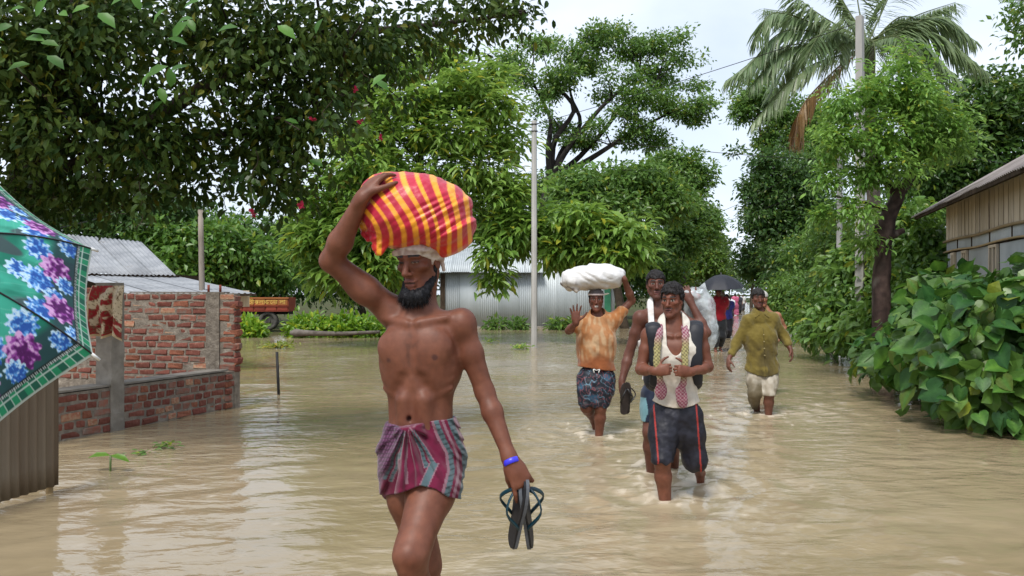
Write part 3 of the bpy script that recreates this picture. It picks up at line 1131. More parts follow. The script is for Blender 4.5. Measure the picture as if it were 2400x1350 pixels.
# ------------------------------------------------------------------ the other people
def simple_body(c):
    """c: dict of joints and sizes -> Blend, axes, Head. limb suffix a = picture left, b = picture right"""
    B = Blend()
    F = unit(A(c['F']))
    w = c.get('w', 1.0)
    ax = torso(B, c['pel'], c['che'], c['N'], c['Sa'], c['Sb'], F, w, c.get('chest', (.142, .100, .165)), c.get('belly', (.122, .088)), c.get('hip', (.142, .100, .105)), .050)
    Lx, Fd, U = ax
    t = lambda l, f, u: c['che'] + Lx * l + Fd * f + U * u
    for g in (-1, 1):
        B.el(t(g * .066, .060, .046), (.070, .032, .054), ax, .045, 'torso')
        B.rc(t(g * .02, .078, .130), t(g * .12, .042, .148), .009, .009, .024, None, 'torso')
        B.el(t(g * .105, -.03, 0), (.045, .06, .10), ax, .04, 'torso')
    r = c.get('r', 1.0)
    for s_ in 'ab':
        S, E, Wr = c['S' + s_], c['E' + s_], c['W' + s_]
        limb(B, S, E, Wr, A(.047, .044, .036, .038, .024) * r, ('uarm_' + s_, 'larm_' + s_))
        B.el(S, A(.050, .055, .055) * r, None, .03, 'uarm_' + s_)
        if 'hand_' + s_ in c:
            h = c['hand_' + s_]
            hand(B, Wr, h[0], h[1], h[2], h[3], h[4] if len(h) > 4 else 1.0, h[5] if len(h) > 5 else .05, *(h[6:] if len(h) > 6 else ()))
        h_, k_, a_ = c['H' + s_], c['K' + s_], c['A' + s_]
        m = h_ + (k_ - h_) * .35
        B.rc(h_, m, .086 * r, .080 * r, .03, None, 'thigh_' + s_)
        B.rc(m, k_, .080 * r, .056 * r, .03, None, 'thigh_' + s_)
        sd_ = unit(np.cross(a_ - k_, A(1, 0, 0)))
        bk = -F if np.dot(sd_, -F) == 0 else sd_ * np.sign(np.dot(sd_, -F))
        m2 = k_ + (a_ - k_) * .3
        B.rc(k_, m2 + bk * .012, .052 * r, .054 * r, .03, None, 'shin_' + s_)
        B.rc(m2 + bk * .012, a_, .054 * r, .033 * r, .03, None, 'shin_' + s_)
        ft = c.get('foot_' + s_, F * .15 - A(0, 0, .05))
        B.rc(a_, a_ + A(ft), .034, .024, .02, None, 'shin_' + s_)
        B.rc(a_ - unit(A(ft)) * .02 - U * .02, a_, .028, .03, .02, None, 'shin_' + s_)
    H = Head(c['hc'], c['face'], c.get('up', (0, 0, 1)), c.get('hs', .94))
    head_prims(B, H, c['N'], c.get('nr', (.050, .055)), gaunt=c.get('gaunt', .3), nose=c.get('nose', 1.05), mouth=c.get('mouth', 0))
    return B, ax, H


def tank_top(B, ax, che, root, col, zhem, neck_u=.03, infl=.012, res=.006, name='tank_top', seed=0, strap=(.050, .100), arm_u=.045, hemcurve=.0):
    Lx, Fd, U = ax
    def cut(X, Y, Z):
        p = np.stack(np.broadcast_arrays(X - che[0], Y - che[1], Z - che[2]), -1)
        l, f, u = np.abs(p @ Lx), p @ Fd, p @ U
        side = np.where(u > arm_u - .05, l - (strap[1] + .065 * (1 - sm(arm_u - .05, arm_u + .07, u))), -1)
        nk = np.where(u > neck_u, strap[0] * np.sqrt(np.clip((u - neck_u) / .07, 0, 1)) * np.where(f > 0, 1, .8) - l, -1)
        hem = zhem - Z + hemcurve * (l / .15) ** 2
        return np.maximum(np.maximum(side, nk), hem)
    Bt = B.pick('torso', 'hips')
    wr = lambda p: .008 * noise(p * A(7, 7, 18) + p[:, :1] * A(0, 0, 14), 1, seed + 3) + .010 * noise(p * A(20, 20, 5), 1, seed) * sm(che[2], zhem, p[:, 2]) + .003 * noise(p, 40, 2)
    v, f = solid(Bt, res, infl=infl, kmul=1.6, cut=cut, wr=wr)
    return mobj(name, v, f, M['cloth'], root, col(v))


def garment(Bt, root, name, col, cut, wr, infl, res=.006, kmul=1.6, mat='cloth'):
    v, f = solid(Bt, res, infl=infl, kmul=kmul, cut=cut, wr=wr)
    return mobj(name, v, f, M[mat], root, col(v))


def sleeves(Bt, c, frac, fore=0, k=1.0):
    for g in 'ab':
        S, E, Wr = c['S' + g], c['E' + g], c['W' + g]
        e = S + (E - S) * frac
        Bt.el(S, A(.049, .054, .052) * k, None, .03, 'torso')
        Bt.rc(S, e, .047 * k, .044 * k, .03, None, 'torso')
        if fore:
            Bt.rc(E, E + (Wr - E) * fore, .038 * k, .035 * k, .03, None, 'torso')
    return Bt


def wading_men():
    # ---------------- man in a cream vest with backpack and scarf
    D = 5.55
    J = lambda x, y, dd=0.: P(x, y, D + dd)
    c = dict(F=(-.12, -1, 0), N=J(1578, 758, .02), Sa=J(1521, 787), Sb=J(1639, 783), che=J(1581, 832), pel=J(1585, 968),
             Ea=J(1502, 866, -.02), Wa=J(1535, 869, -.20), Eb=J(1659, 860, -.02), Wb=J(1617, 872, -.20),
             Ha=J(1561, 985), Ka=J(1552, 1078, -.13), Aa=J(1562, 1212, -.06), Hb=J(1609, 985), Kb=J(1629, 1078, -.02), Ab=J(1641, 1108, .38),
             hc=J(1575, 706, -.01), face=(-.50, -.86, -.03), hs=.92,
             hand_a=(A(.80, -.35, .12), A(.35, .9, -.1), A(0, 0, 1), (1.0, 1.0, 1.0, 1.0), 1.0, .0),
             hand_b=(A(-.80, -.35, .12), A(-.35, .9, -.1), A(0, 0, 1), (1.0, 1.0, 1.0, 1.0), 1.0, .0),
             foot_b=A(.02, .06, -.15))
    B, ax, H = simple_body(c)
    Lx, Fd, U = ax
    che, pel = c['che'], c['pel']
    root = thing('person', (che[0], D, 0), 'man in cream vest and black shorts gripping a scarf, backpack straps on his shoulders', 'person')
    v, f = solid(B, .0058, fine=(2, H.c[2] - .14, H.c[2] + .13, .0042))
    mobj('body', v, f, M['skin'], root, skin_cols(v, H, A(.165, .060, .035), beardshadow=.25, seed=3))
    hair_obj(H, root, thick=.013, line=.058, back=-.04, fringe=.6, amp=.014, res=.0042, top=.008)
    zh = J(0, 958)[2]
    tank_top(B, ax, che, root, lambda v: mixc(A(.60, .56, .49), A(.50, .44, .36), sm(.1, -.25, v[:, 2] - che[2]) * .6 + .3 * sm(-.1, .4, noise(v, 12, 2))), zh + .02, neck_u=.0, infl=.016, seed=4, strap=(.058, .108), hemcurve=.03)
    # shorts
    Bs = B.pick('hips', 'thigh_a', 'thigh_b')
    Bs.rc(c['Kb'], c['Kb'] + (c['Ab'] - c['Kb']) * .25, .058, .055, .03, None, 'thigh_b')
    zt, za, zb = J(0, 944)[2], J(0, 1082, -.1)[2], J(0, 1104)[2]
    xm = (c['Ka'][0] + c['Kb'][0]) / 2
    cut = lambda X, Y, Z: np.maximum(Z - zt + 0 * X + 0 * Y, np.where(X < xm, za, zb) + .010 * np.sin(X * 90) - Z + 0 * Y)
    wr = lambda p: .0045 * noise(p * A(9, 9, 22) + p[:, :1] * A(0, 0, 18), 1, 3) + .007 * noise(p * A(22, 22, 7), 1, 5) + .003 * noise(p, 50, 1)
    def colsh(v):
        cc = mixc(A(.008, .008, .014), A(.018, .018, .028), sm(-.1, .4, noise(v, 20, 3)))
        px = 1200 + v[:, 0] * FPX / v[:, 1]
        py = HOR + (CAM_H - v[:, 2]) * FPX / v[:, 1]
        for x0 in (np.interp(py, [950, 1080], [1532, 1543]), np.interp(py, [950, 1100], [1632, 1643])):
            cc = np.where(((np.abs(px - x0) < 1.9) & (v[:, 1] < D + .05))[:, None], A(.30, .028, .022), cc)
        return cc
    garment(Bs, root, 'shorts', colsh, cut, wr, .017, .0055, 2.0, 'wet_cloth')
    # scarf: round the neck, down through both fists, ends hanging
    n0 = c['N']
    for g, path in ((-1, [(1578, 742, .09), (1556, 752, .04), (1546, 778, -.09), (1541, 815, -.135), (1540, 850, -.20), (1546, 885, -.205), (1550, 905, -.17), (1549, 925, -.15)]),
                    (1, [(1578, 742, .09), (1600, 750, .03), (1607, 778, -.09), (1606, 815, -.135), (1604, 850, -.20), (1604, 890, -.205), (1596, 915, -.17), (1600, 945, -.15)])):
        pts = spline(A([J(*p) for p in path]), 26)
        Bf = Blend()
        for i in range(25):
            u = i / 25
            r_ = (.020 if u < .62 else .014) + (.020 * sm(.72, .95, u))
            Bf.rc(pts[i], pts[i + 1], r_, r_, .012, (A(.1 * g, 1, .1), .42))
        vs, fs = solid(Bf, .0050, wr=lambda p: .005 * noise(p * A(60, 60, 12), 1, 2))
        z = vs[:, 2]
        k = sm(che[2] - .10, che[2] - .2, z)
        ck = (np.sin(vs[:, 0] * 260) * np.sin(z * 260) > 0)
        top = np.where(ck[:, None], A(.13, .11, .05), A(.30, .26, .11))
        top = mixc(top, np.where(ck[:, None], A(.20, .05, .08), A(.36, .24, .26)), sm(che[2] + .06, che[2] + .16, z))
        bot = np.where(ck[:, None], A(.20, .035, .07), A(.34, .21, .23))
        mobj('scarf', vs, fs, M['cloth'], root, mixc(top, bot, k))
    # backpack
    bp = thing('backpack', J(1575, 800, .2), 'black backpack worn by the man in the cream vest', 'backpack')
    Bk = Blend()
    ctr = che - Fd * .20 - U * .02
    for dx in (-.12, .12):
        for dz in (-.17, .15):
            Bk.rc(ctr + Lx * dx + U * dz, ctr + Lx * dx + U * dz + A(0, .02, 0), .075, .075, .12)
    Bk.el(ctr, (.17, .10, .23), ax, .1)
    vk, fk = solid(Bk, .009, wr=lambda p: .008 * noise(p, 16, 3))
    mobj('bag', vk, fk, M['wet_cloth'], bp, mixc(A(.010, .011, .016), A(.02, .021, .03), sm(-.2, .3, noise(vk, 14, 1))))
    for g in (-1, 1):
        sh = c['Sb'] if g > 0 else c['Sa']
        pth = [ctr + Lx * g * .10 + U * .15, sh - Lx * g * .035 + U * .070 - Fd * .02, sh - Lx * g * .030 + U * .035 + Fd * .07,
               che + Lx * g * .125 + Fd * .095 + U * .02, che + Lx * g * .135 + Fd * .080 - U * .10, che + Lx * g * .150 + Fd * .01 - U * .20, ctr + Lx * g * .13 - U * .2]
        pts = spline(A(pth), 24)
        Bf = Blend()
        for i in range(23):
            tt = unit(pts[min(i + 1, 23)] - pts[i])
            nn = unit(np.cross(tt, Lx)) if i < 8 else unit(Fd + Lx * g * .4 * (i > 13))
            r_ = .040 if i < 14 else .026
            Bf.rc(pts[i], pts[i + 1], r_, r_, .02, (nn, .34))
        vs, fs = solid(Bf, .006)
        mobj('strap', vs, fs, M['wet_cloth'], bp, np.tile(A(.012, .013, .018), (len(vs), 1)))

    # ---------------- taller man behind him with the plastic bag
    D3 = 6.25
    K = lambda x, y, dd=0.: P(x, y, D3 + dd)
    c = dict(F=(-.10, -1, 0), N=K(1546, 716, .02), Sa=K(1500, 745), Sb=K(1592, 745), che=K(1548, 795), pel=K(1552, 915),
             Ea=K(1474, 830, .02), Wa=K(1457, 896, -.05), Eb=K(1655, 780, .0), Wb=K(1617, 705, .07),
             Ha=K(1533, 932), Ka=K(1524, 1012, -.08), Aa=K(1528, 1130, .05), Hb=K(1574, 932), Kb=K(1578, 1012, .0), Ab=K(1580, 1110, .3),
             hc=K(1537, 668, -.01), face=(-.08, -1, .02), hs=.92,
             hand_a=(A(.03, -.1, -1), A(.9, .3, 0), A(0, -1, 0), (.75, .85, .9, .95), 1.0, .03),
             hand_b=(A(-.35, .25, 1), A(.2, .7, -.3), A(0, -1, 0), (.5, .5, .5, .5), 1.0, .05))
    B, ax, H = simple_body(c)
    root = thing('person', (c['che'][0], D3, 0), 'man in white vest shouldering a plastic bag, dark sandals in his lowered hand', 'person')
    v, f = solid(B, .0062, fine=(2, H.c[2] - .14, H.c[2] + .13, .0045))
    mobj('body', v, f, M['skin'], root, skin_cols(v, H, A(.120, .046, .030), beardshadow=.2, seed=5))
    hair_obj(H, root, thick=.011, line=.050, back=-.04, res=.0045, fringe=.2, seed=6)
    tank_top(B, ax, c['che'], root, lambda v: mixc(A(.70, .68, .66), A(.58, .52, .48), sm(-.1, .4, noise(v, 9, 3))), K(0, 890)[2], neck_u=.03, seed=7, strap=(.050, .095))
    zt = K(0, 886)[2]
    def collg(v):
        px = 1200 + v[:, 0] * FPX / v[:, 1]
        cc = mixc(A(.014, .020, .040), A(.03, .04, .07), sm(-.1, .3, noise(v, 16, 2)))
        return np.where((px + 10 * noise(v, 9, 2) < 1516)[:, None] & (v[:, 2:3] < K(0, 930)[2]), A(.14, .27, .31), cc)
    garment(B.pick('hips', 'thigh_a', 'thigh_b'), root, 'wrap', collg, lambda X, Y, Z: np.maximum(Z - zt + 0 * X + 0 * Y, K(0, 985)[2] - Z),
            lambda p: .012 * noise(p * A(18, 18, 6), 1, 3), .010, .008, 1.6)
    flip_flop(K(1468, 898, -.13), K(1462, 972, -.12), A(.25, -1, 0), 'dark flip-flop held front-most in the hand of the man in the white vest', (.010, .009, .009), 'flip-flops in the white-vested man\'s hand', sole=(.035, .026, .022), rim=(.020, .016, .014))
    flip_flop(K(1472, 896, -.09), K(1470, 970, -.09), A(.9, .4, 0), 'dark flip-flop behind the front one in the white-vested man\'s hand', (.010, .009, .009), 'flip-flops in the white-vested man\'s hand', sole=(.035, .026, .022), rim=(.020, .016, .014))
    bag = thing('plastic_bag', K(1640, 790, .2), 'big clear plastic bag of clothes on the white-vested man\'s shoulder', 'bag')
    Bg = Blend()
    Bg.el(K(1640, 722, .20), (.130, .13, .15), None, .06)
    Bg.el(K(1652, 775, .20), (.110, .12, .16), None, .06)
    Bg.el(K(1622, 690, .16), (.09, .09, .06), None, .05)
    Bg.rc(K(1618, 690, .10), K(1606, 684, .08), .03, .015, .04)
    Bg.rc(K(1645, 690, .2), K(1651, 665, .2), .05, .008, .03)
    Bg.rc(K(1655, 790, .2), K(1648, 832, .2), .07, .035, .05)
    wrg = lambda p: .016 * np.abs(noise(p * A(9, 9, 5), 1, 4)) * -1 + .008 * noise(p, 30, 2) + .006
    vg, fg = solid(Bg, .0065, wr=wrg)
    mobj('bag_film', vg, fg, M['film'], bag, None)
    Bi = Blend()
    Bi.el(K(1634, 735, .20), (.085, .08, .10), None, .05)
    Bi.el(K(1646, 778, .20), (.075, .08, .12), None, .05)
    Bi.el(K(1622, 694, .17), (.07, .06, .035), None, .03)
    vi, fi = solid(Bi, .008, wr=lambda p: .012 * noise(p, 20, 5))
    ci = mixc(A(.055, .040, .035), A(.12, .11, .11), sm(-.2, .3, noise(vi, 9, 3)))
    ci = np.where((vi[:, 2] > K(0, 703)[2])[:, None], A(.38, .05, .04), ci)
    mobj('contents', vi, fi, M['cloth'], bag, ci)

    # ---------------- man with the white sack, waving
    D4 = 8.0
    G = lambda x, y, dd=0.: P(x, y, D4 + dd)
    c = dict(F=(-.05, -1, 0), N=G(1400, 743, .02), Sa=G(1368, 759), Sb=G(1435, 754), che=G(1398, 803), pel=G(1397, 884), w=1.04,
             Ea=G(1333, 775, -.02), Wa=G(1350, 756, -.22), Eb=G(1481, 704, .03), Wb=G(1462, 652, -.10),
             Ha=G(1383, 892), Ka=G(1374, 955, -.10), Aa=G(1391, 985, .28), Hb=G(1414, 892), Kb=G(1408, 955, -.10), Ab=G(1403, 1038, -.04),
             hc=G(1397, 703, -.02), face=(-.05, -1, -.04), hs=.92, mouth=.002,
             hand_a=(A(-.06, -.05, 1), A(.05, -1, 0), A(1, 0, 0), (.10, .05, .05, .12), 1.12, .32, (.5, .9, .1)),
             hand_b=(A(-.75, .25, .75), A(-.5, .5, -.7), A(0, -1, 0), (.3, .3, .3, .3), 1.0, .1),
             foot_a=A(.03, .04, -.15))
    B, ax, H = simple_body(c)
    root = thing('person', (c['che'][0], D4, 0), 'man in muddy orange T-shirt waving, a white sack on his head', 'person')
    v, f = solid(B, .0066, fine=(2, H.c[2] - .14, H.c[2] + .13, .0048))
    cc = skin_cols(v, H, A(.145, .053, .032), lip=(.30, .20, .17), seed=7)
    ls = H.loc(v)
    cc = np.where(((np.abs(ls[:, 0]) < .017) & (np.abs(ls[:, 2] + .067) < .0045) & (ls[:, 1] > .05))[:, None], A(.60, .56, .50), cc)
    mobj('body', v, f, M['skin'], root, cc)
    hair_obj(H, root, thick=.008, line=.050, back=-.05, res=.006)
    # cap: dark crown, pale brim and the cloth edge showing under it
    Bh = Blend()
    Bh.el(H.w(0, -.012, .060), A(.086, .106, .066) * H.s, H.ax, .01)
    v, f = solid(Bh, .005, cut=lambda X, Y, Z: H.c[2] + .045 - Z + 0 * X + 0 * Y)
    cp = np.where((v[:, 2] < H.c[2] + .062)[:, None], A(.62, .52, .50), A(.10, .085, .085))
    cap = mobj('cap', v, f, M['cloth'], root, cp)
    Bh = Blend()
    Bh.rc(H.w(.04, -.03, .055), H.w(.125, -.03, .068), .05, .022, .03, (H.z, .28))
    v, f = solid(Bh, .005, wr=lambda p: .006 * noise(p, 40, 3))
    mobj('cap_cloth', v, f, M['cloth'], root, np.tile(A(.70, .70, .60), (len(v), 1)))
    zh = G(0, 863)[2]
    Bt = sleeves(B.pick('torso', 'hips'), c, .50)
    Bt.rc(c['che'], c['pel'], .138, .140, .05, (A(0, 1, 0), .80), 'torso')
    def cutt(X, Y, Z):
        p = np.stack(np.broadcast_arrays(X, Y, Z), -1)
        r_ = np.maximum(zh - .02 * np.sin((X - c['che'][0]) * 8) - Z, .075 - np.linalg.norm((p - c['N'] - A(0, -.03, .04)), axis=-1))
        return r_
    wrt = lambda p: .012 * noise(p * A(8, 8, 14) + p[:, :1] * A(0, 0, 10), 1, 3) + .012 * noise(p * A(16, 16, 4), 1, 6) + .003 * noise(p, 40, 2)
    def colt(v):
        u = v[:, 2] - c['che'][2] + .05 * noise(v, 9, 3) + .03 * noise(v, 25, 5)
        dry = sm(-.16, -.06, u + .35 * np.abs(v[:, 0] - c['che'][0]))
        mud = sm(-.05, .3, noise(v * A(1, 1, .35), 26, 2) + .12 * sm(.2, .0, u)) * .7
        cc = mixc(A(.235, .075, .026), mixc(A(.34, .135, .045), A(.44, .29, .165), np.clip(mud + .35 * sm(.18, .0, np.abs(v[:, 0] - c['che'][0])), 0, 1)), dry)
        return cc
    garment(Bt, root, 't_shirt', colt, cutt, wrt, .014, .0066, 1.6)
    Bs = B.pick('hips', 'thigh_a', 'thigh_b')
    zt, zb = G(0, 855)[2], G(0, 950)[2]
    def cols4(v):
        a = noise(v * A(1, 1, 1.6) + v[:, :1] * .6, 13, 3)
        cc = mixc(A(.007, .010, .018), A(.025, .075, .13), sm(.05, .35, noise(v, 9, 8)))
        cc = np.where((np.abs(a) < .040)[:, None], A(.16, .05, .06), cc)
        cc = np.where((np.abs(noise(v, 13, 5)) < .02)[:, None], A(.10, .18, .24), cc)
        return mixc(cc, cc * .45, sm(zb + .2, zb, v[:, 2]))
    garment(Bs, root, 'shorts', cols4, lambda X, Y, Z: np.maximum(Z - zt + 0 * X + 0 * Y, zb - Z + .012 * np.sin(X * 60)), lambda p: .010 * noise(p * A(14, 14, 24), 1, 3) + .006 * noise(p * A(20, 20, 6), 1, 4), .024, .0066, 2.0, 'wet_cloth')
    tie = MB()
    for g in (-1, 1):
        tie.tube(spline(A([G(1398, 868, -.135), G(1398 + g * 7, 866, -.145), G(1398 + g * 5, 874, -.14)]), 8), .006, 5, (.7, .7, .68))
    tie.obj('drawstring', M['cloth'], root, True, True)
    Bk = Blend()
    Bk.el(G(1392, 650, .0), (.285, .20, .130), None, .05)
    Bk.el(G(1345, 660, -.0), (.125, .17, .100), None, .05)
    Bk.el(G(1435, 648, .0), (.130, .17, .090), None, .05)
    Bk.rc(G(1348, 668, -.10), G(1350, 682, -.12), .06, .02, .04)
    Bk.rc(G(1330, 655, -.05), G(1326, 648, -.05), .06, .03, .04)
    vk, fk = solid(Bk, .0075, wr=lambda p: -.05 * np.abs(noise(p * A(6, 6, 12) + p[:, :1] * A(0, 0, 5), 1, 3)) + .010 * noise(p, 16, 6) + .008 + .004 * noise(p, 45, 2))
    px = 1200 + vk[:, 0] * FPX / vk[:, 1]
    py = HOR + (CAM_H - vk[:, 2]) * FPX / vk[:, 1]
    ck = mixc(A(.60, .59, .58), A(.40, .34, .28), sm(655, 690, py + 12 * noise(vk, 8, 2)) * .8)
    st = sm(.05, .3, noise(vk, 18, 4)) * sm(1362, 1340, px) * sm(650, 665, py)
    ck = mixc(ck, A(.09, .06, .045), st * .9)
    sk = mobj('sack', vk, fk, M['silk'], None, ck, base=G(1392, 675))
    tag(sk, 'white woven sack carried on the head of the man in the orange T-shirt', 'sack')

    # ---------------- man in the olive shirt
    D5 = 9.4
    Q = lambda x, y, dd=0.: P(x, y, D5 + dd)
    c = dict(F=(-.02, -1, 0), N=Q(1780, 735, .03), Sa=Q(1753, 753), Sb=Q(1811, 749), che=Q(1783, 796), pel=Q(1787, 868),
             Ea=Q(1724, 808, .02), Wa=Q(1708, 843, -.08), Eb=Q(1837, 786, .05), Wb=Q(1853, 820, -.06),
             Ha=Q(1772, 878), Ka=Q(1768, 922, -.12), Aa=Q(1775, 968, .16), Hb=Q(1803, 878), Kb=Q(1803, 924, -.16), Ab=Q(1801, 990, -.10),
             hc=Q(1777, 699, -.01), face=(-.05, -1, -.06), hs=.92, gaunt=.7,
             hand_a=(A(-.15, -.25, -1), A(.9, .2, 0), A(0, -1, .2), (.35, .4, .45, .5), 1.0, .05),
             hand_b=(A(.15, -.3, -1), A(-.9, .3, 0), A(0, -1, .2), (.4, .45, .5, .5), 1.0, .05))
    B, ax, H = simple_body(c)
    Lx, Fd, U = ax
    che = c['che']
    root = thing('person', (che[0], D5, 0), 'man in wet olive shirt and rolled grey trousers on the right', 'person')
    v, f = solid(B, .0072, fine=(2, H.c[2] - .14, H.c[2] + .13, .0052))
    mobj('body', v, f, M['skin'], root, skin_cols(v, H, A(.130, .052, .033), beardshadow=.35, seed=9))
    hair_obj(H, root, thick=.013, line=.046, back=-.07, res=.0055, fringe=.4, side=.02, col=(.016, .014, .013))
    Bt = sleeves(B.pick('torso', 'hips'), c, 1.0, .60)
    Bt.rc(che - Fd * .005, c['pel'], .138, .138, .05, (Fd, .82), 'torso')
    Bt.rc(c['pel'] - U * .02, c['pel'] - U * .08, .128, .145, .05, (Fd, .8), 'hips')
    zh = Q(0, 880)[2]
    def cuto(X, Y, Z):
        p = np.stack(np.broadcast_arrays(X, Y, Z), -1)
        l = (p - che) @ Lx
        r_ = zh + .045 * (l / .17) ** 2 - Z
        r_ = np.maximum(r_, .062 - np.linalg.norm((p - c['N'] - A(0, -.03, .055)), axis=-1))
        return r_
    wro = lambda p: .018 * noise(p * A(7, 7, 11) + p[:, :1] * A(0, 0, 12), 1, 3) + .014 * noise(p * A(17, 17, 4), 1, 6) * sm(che[2] + .1, che[2] - .3, p[:, 2]) + .004 * noise(p, 40, 2)
    def colo(v):
        wet = sm(.02, -.12, v[:, 2] - che[2] + .10 * noise(v, 8, 3)) * sm(.16, .02, np.abs((v - che) @ Lx + .0))
        cc = mixc(A(.138, .104, .022), A(.082, .062, .020), wet)
        cc = mixc(cc, A(.17, .13, .032), sm(.1, .4, noise(v, 12, 7)))
        l, u = (v - che) @ Lx, (v - che) @ U
        return np.where(((np.abs(l + .004) < .004) & ((v - che) @ Fd > 0) & (u < .14))[:, None], cc * .6, cc)
    garment(Bt, root, 'shirt', colo, cuto, wro, .013, .007, 1.6)
    Bl = Blend()
    for g in (-1, 1):
        a = c['N'] + A(g * .062, .02, .045)
        b = c['N'] + A(g * .030, -.095, -.010)
        e = c['N'] + A(g * .075, -.095, -.040)
        Bl.rc(a, b, .012, .010, .01)
        Bl.rc(b, e, .010, .008, .014)
        Bl.rc(a, e, .012, .008, .014)
    vl, fl = solid(Bl, .005)
    mobj('collar', vl, fl, M['cloth'], root, np.tile(A(.125, .095, .02), (len(vl), 1)))
    for u in (.06, -.02, -.10, -.18):
        pp = che + U * u + Fd * .145 + Lx * -.004
        MB().tube([pp - Fd * .02, pp + Fd * .004], .007, 8, (.30, .25, .12)).obj('button', M['plastic'], root, False, True)
    Bs = B.pick('hips', 'thigh_a', 'thigh_b', 'shin_a')
    zt, zA, zB = Q(0, 862)[2], Q(0, 962)[2], Q(0, 923)[2]
    xm = (c['Ka'][0] + c['Kb'][0]) / 2
    def colp(v):
        lg = v[:, 0] < xm
        cc = mixc(A(.40, .36, .29), A(.27, .23, .17), sm(-.1, .3, noise(v, 14, 3)))
        d = mixc(A(.12, .095, .055), A(.07, .055, .035), sm(.2, 0, v[:, 2]))
        return np.where(lg[:, None], mixc(cc, d, sm(Q(0, 880)[2], Q(0, 905)[2], v[:, 2])), cc)
    garment(Bs, root, 'trousers', colp, lambda X, Y, Z: np.maximum(Z - zt + 0 * X + 0 * Y, np.where(X < xm, zA, zB) - Z + 0 * Y), lambda p: .008 * noise(p * A(14, 14, 20), 1, 3) + .009 * noise(p * A(24, 24, 6), 1, 4), .015, .007, 1.6, 'wet_cloth')

    # ---------------- bare-shouldered man half hidden behind him
    D6 = 11.2
    T = lambda x, y, dd=0.: P(x, y, D6 + dd)
    c = dict(F=(0, -1, 0), N=T(1794, 729, .03), Sa=T(1774, 744), Sb=T(1822, 741), che=T(1796, 780), pel=T(1790, 845),
             Ea=T(1768, 790), Wa=T(1775, 825, -.1), Eb=T(1838, 768, .02), Wb=T(1822, 800, -.12),
             Ha=T(1780, 850), Ka=T(1780, 890, -.1), Aa=T(1782, 930), Hb=T(1799, 850), Kb=T(1799, 890), Ab=T(1799, 930, .2),
             hc=T(1787, 700), face=(0, -1, 0), hs=.90)
    B, ax, H = simple_body(c)
    root = thing('person', (c['che'][0], D6, 0), 'bare-shouldered man half hidden behind the man in the olive shirt', 'person')
    v, f = solid(B, .011)
    mobj('body', v, f, M['skin'], root, skin_cols(v, H, A(.36, .17, .10)))
    Bh = Blend()
    Bh.el(H.w(0, -.012, .045), A(.086, .106, .085) * H.s, H.ax, .01)
    v, f = solid(Bh, .008, cut=lambda X, Y, Z: H.c[2] + .02 - Z + 0 * X + 0 * Y)
    mobj('head_cloth', v, f, M['cloth'], root, np.tile(A(.45, .43, .40), (len(v), 1)))
    garment(B.pick('hips', 'thigh_a', 'thigh_b'), root, 'shorts', lambda v: np.tile(A(.08, .07, .06), (len(v), 1)), lambda X, Y, Z: np.maximum(Z - T(0, 835)[2] + 0 * X + 0 * Y, T(0, 890)[2] - Z), None, .03, .011, 2)


def far_person(px, d, hpx_top, shirt, trousers, label, face=1, hair=(.012, .010, .010), skin=(.16, .06, .04), skirt=False, res=.016, arm=0.0, height=1.6, sleeve=.5, group='people far down the flooded road'):
    """small walking figure; hpx_top = photo row of the top of the head"""
    top = CAM_H + (HOR - hpx_top) * d / FPX
    k = height / 1.68
    x0 = (px - 1200) * d / FPX
    zb = top - height
    X = lambda l, f, z: A(x0 + l * k, d - f * k * face, zb + z * k)
    c = dict(F=(0, -face, 0), N=X(0, -.01, 1.40), Sa=X(-.17, 0, 1.36), Sb=X(.17, 0, 1.36), che=X(0, 0, 1.22), pel=X(0, 0, .92), w=k, r=k,
             Ea=X(-.22, -.02, 1.08), Wa=X(-.22, .08, .85), Eb=X(.22, 0, 1.08 + arm * .1), Wb=X(.20 - arm * .1, .12, .85 + arm * .55),
             Ha=X(-.08, 0, .86), Ka=X(-.09, .10, .48), Aa=X(-.09, .05, .08), Hb=X(.08, 0, .86), Kb=X(.09, .04, .48), Ab=X(.09, -.18, .12),
             hc=X(0, .01, 1.57), face=(.1, -face, 0), hs=.95 * k)
    B, ax, H = simple_body(c)
    root = thing('person', (x0, d, 0), label, 'person', group)
    v, f = solid(B, res)
    mobj('body', v, f, M['skin'], root, skin_cols(v, H, A(skin)))
    hair_obj(H, root, thick=.014, line=.05, back=-.06, res=res * .7, col=hair)
    Bt = sleeves(B.pick('torso', 'hips'), c, sleeve, 0, k)
    zh = X(0, 0, .84)[2]
    def cut(Xg, Y, Z):
        p = np.stack(np.broadcast_arrays(Xg, Y, Z), -1)
        r_ = zh - Z + 0 * Xg + 0 * Y
        r_ = np.maximum(r_, .07 * k - np.linalg.norm(p - c['N'] - A(0, -.02, .05), axis=-1))
        return r_
    vary = lambda col: (lambda v: mixc(A(col), A(col) * .75, sm(-.1, .3, noise(v, 9, 3))))
    garment(Bt, root, 'shirt', vary(shirt), cut, lambda p: .012 * noise(p, 11, 2), .024 * k, res, 2)
    Bs = B.pick('hips', 'thigh_a', 'thigh_b', 'shin_a', 'shin_b')
    z0, z1 = X(0, 0, .90)[2], X(0, 0, .18)[2]
    garment(Bs, root, 'trousers', vary(trousers), lambda Xg, Y, Z: np.maximum(Z - z0 + 0 * Xg + 0 * Y, z1 - Z), lambda p: .012 * noise(p, 13, 4), .026 * k, res, 6 if skirt else 2)
    return c


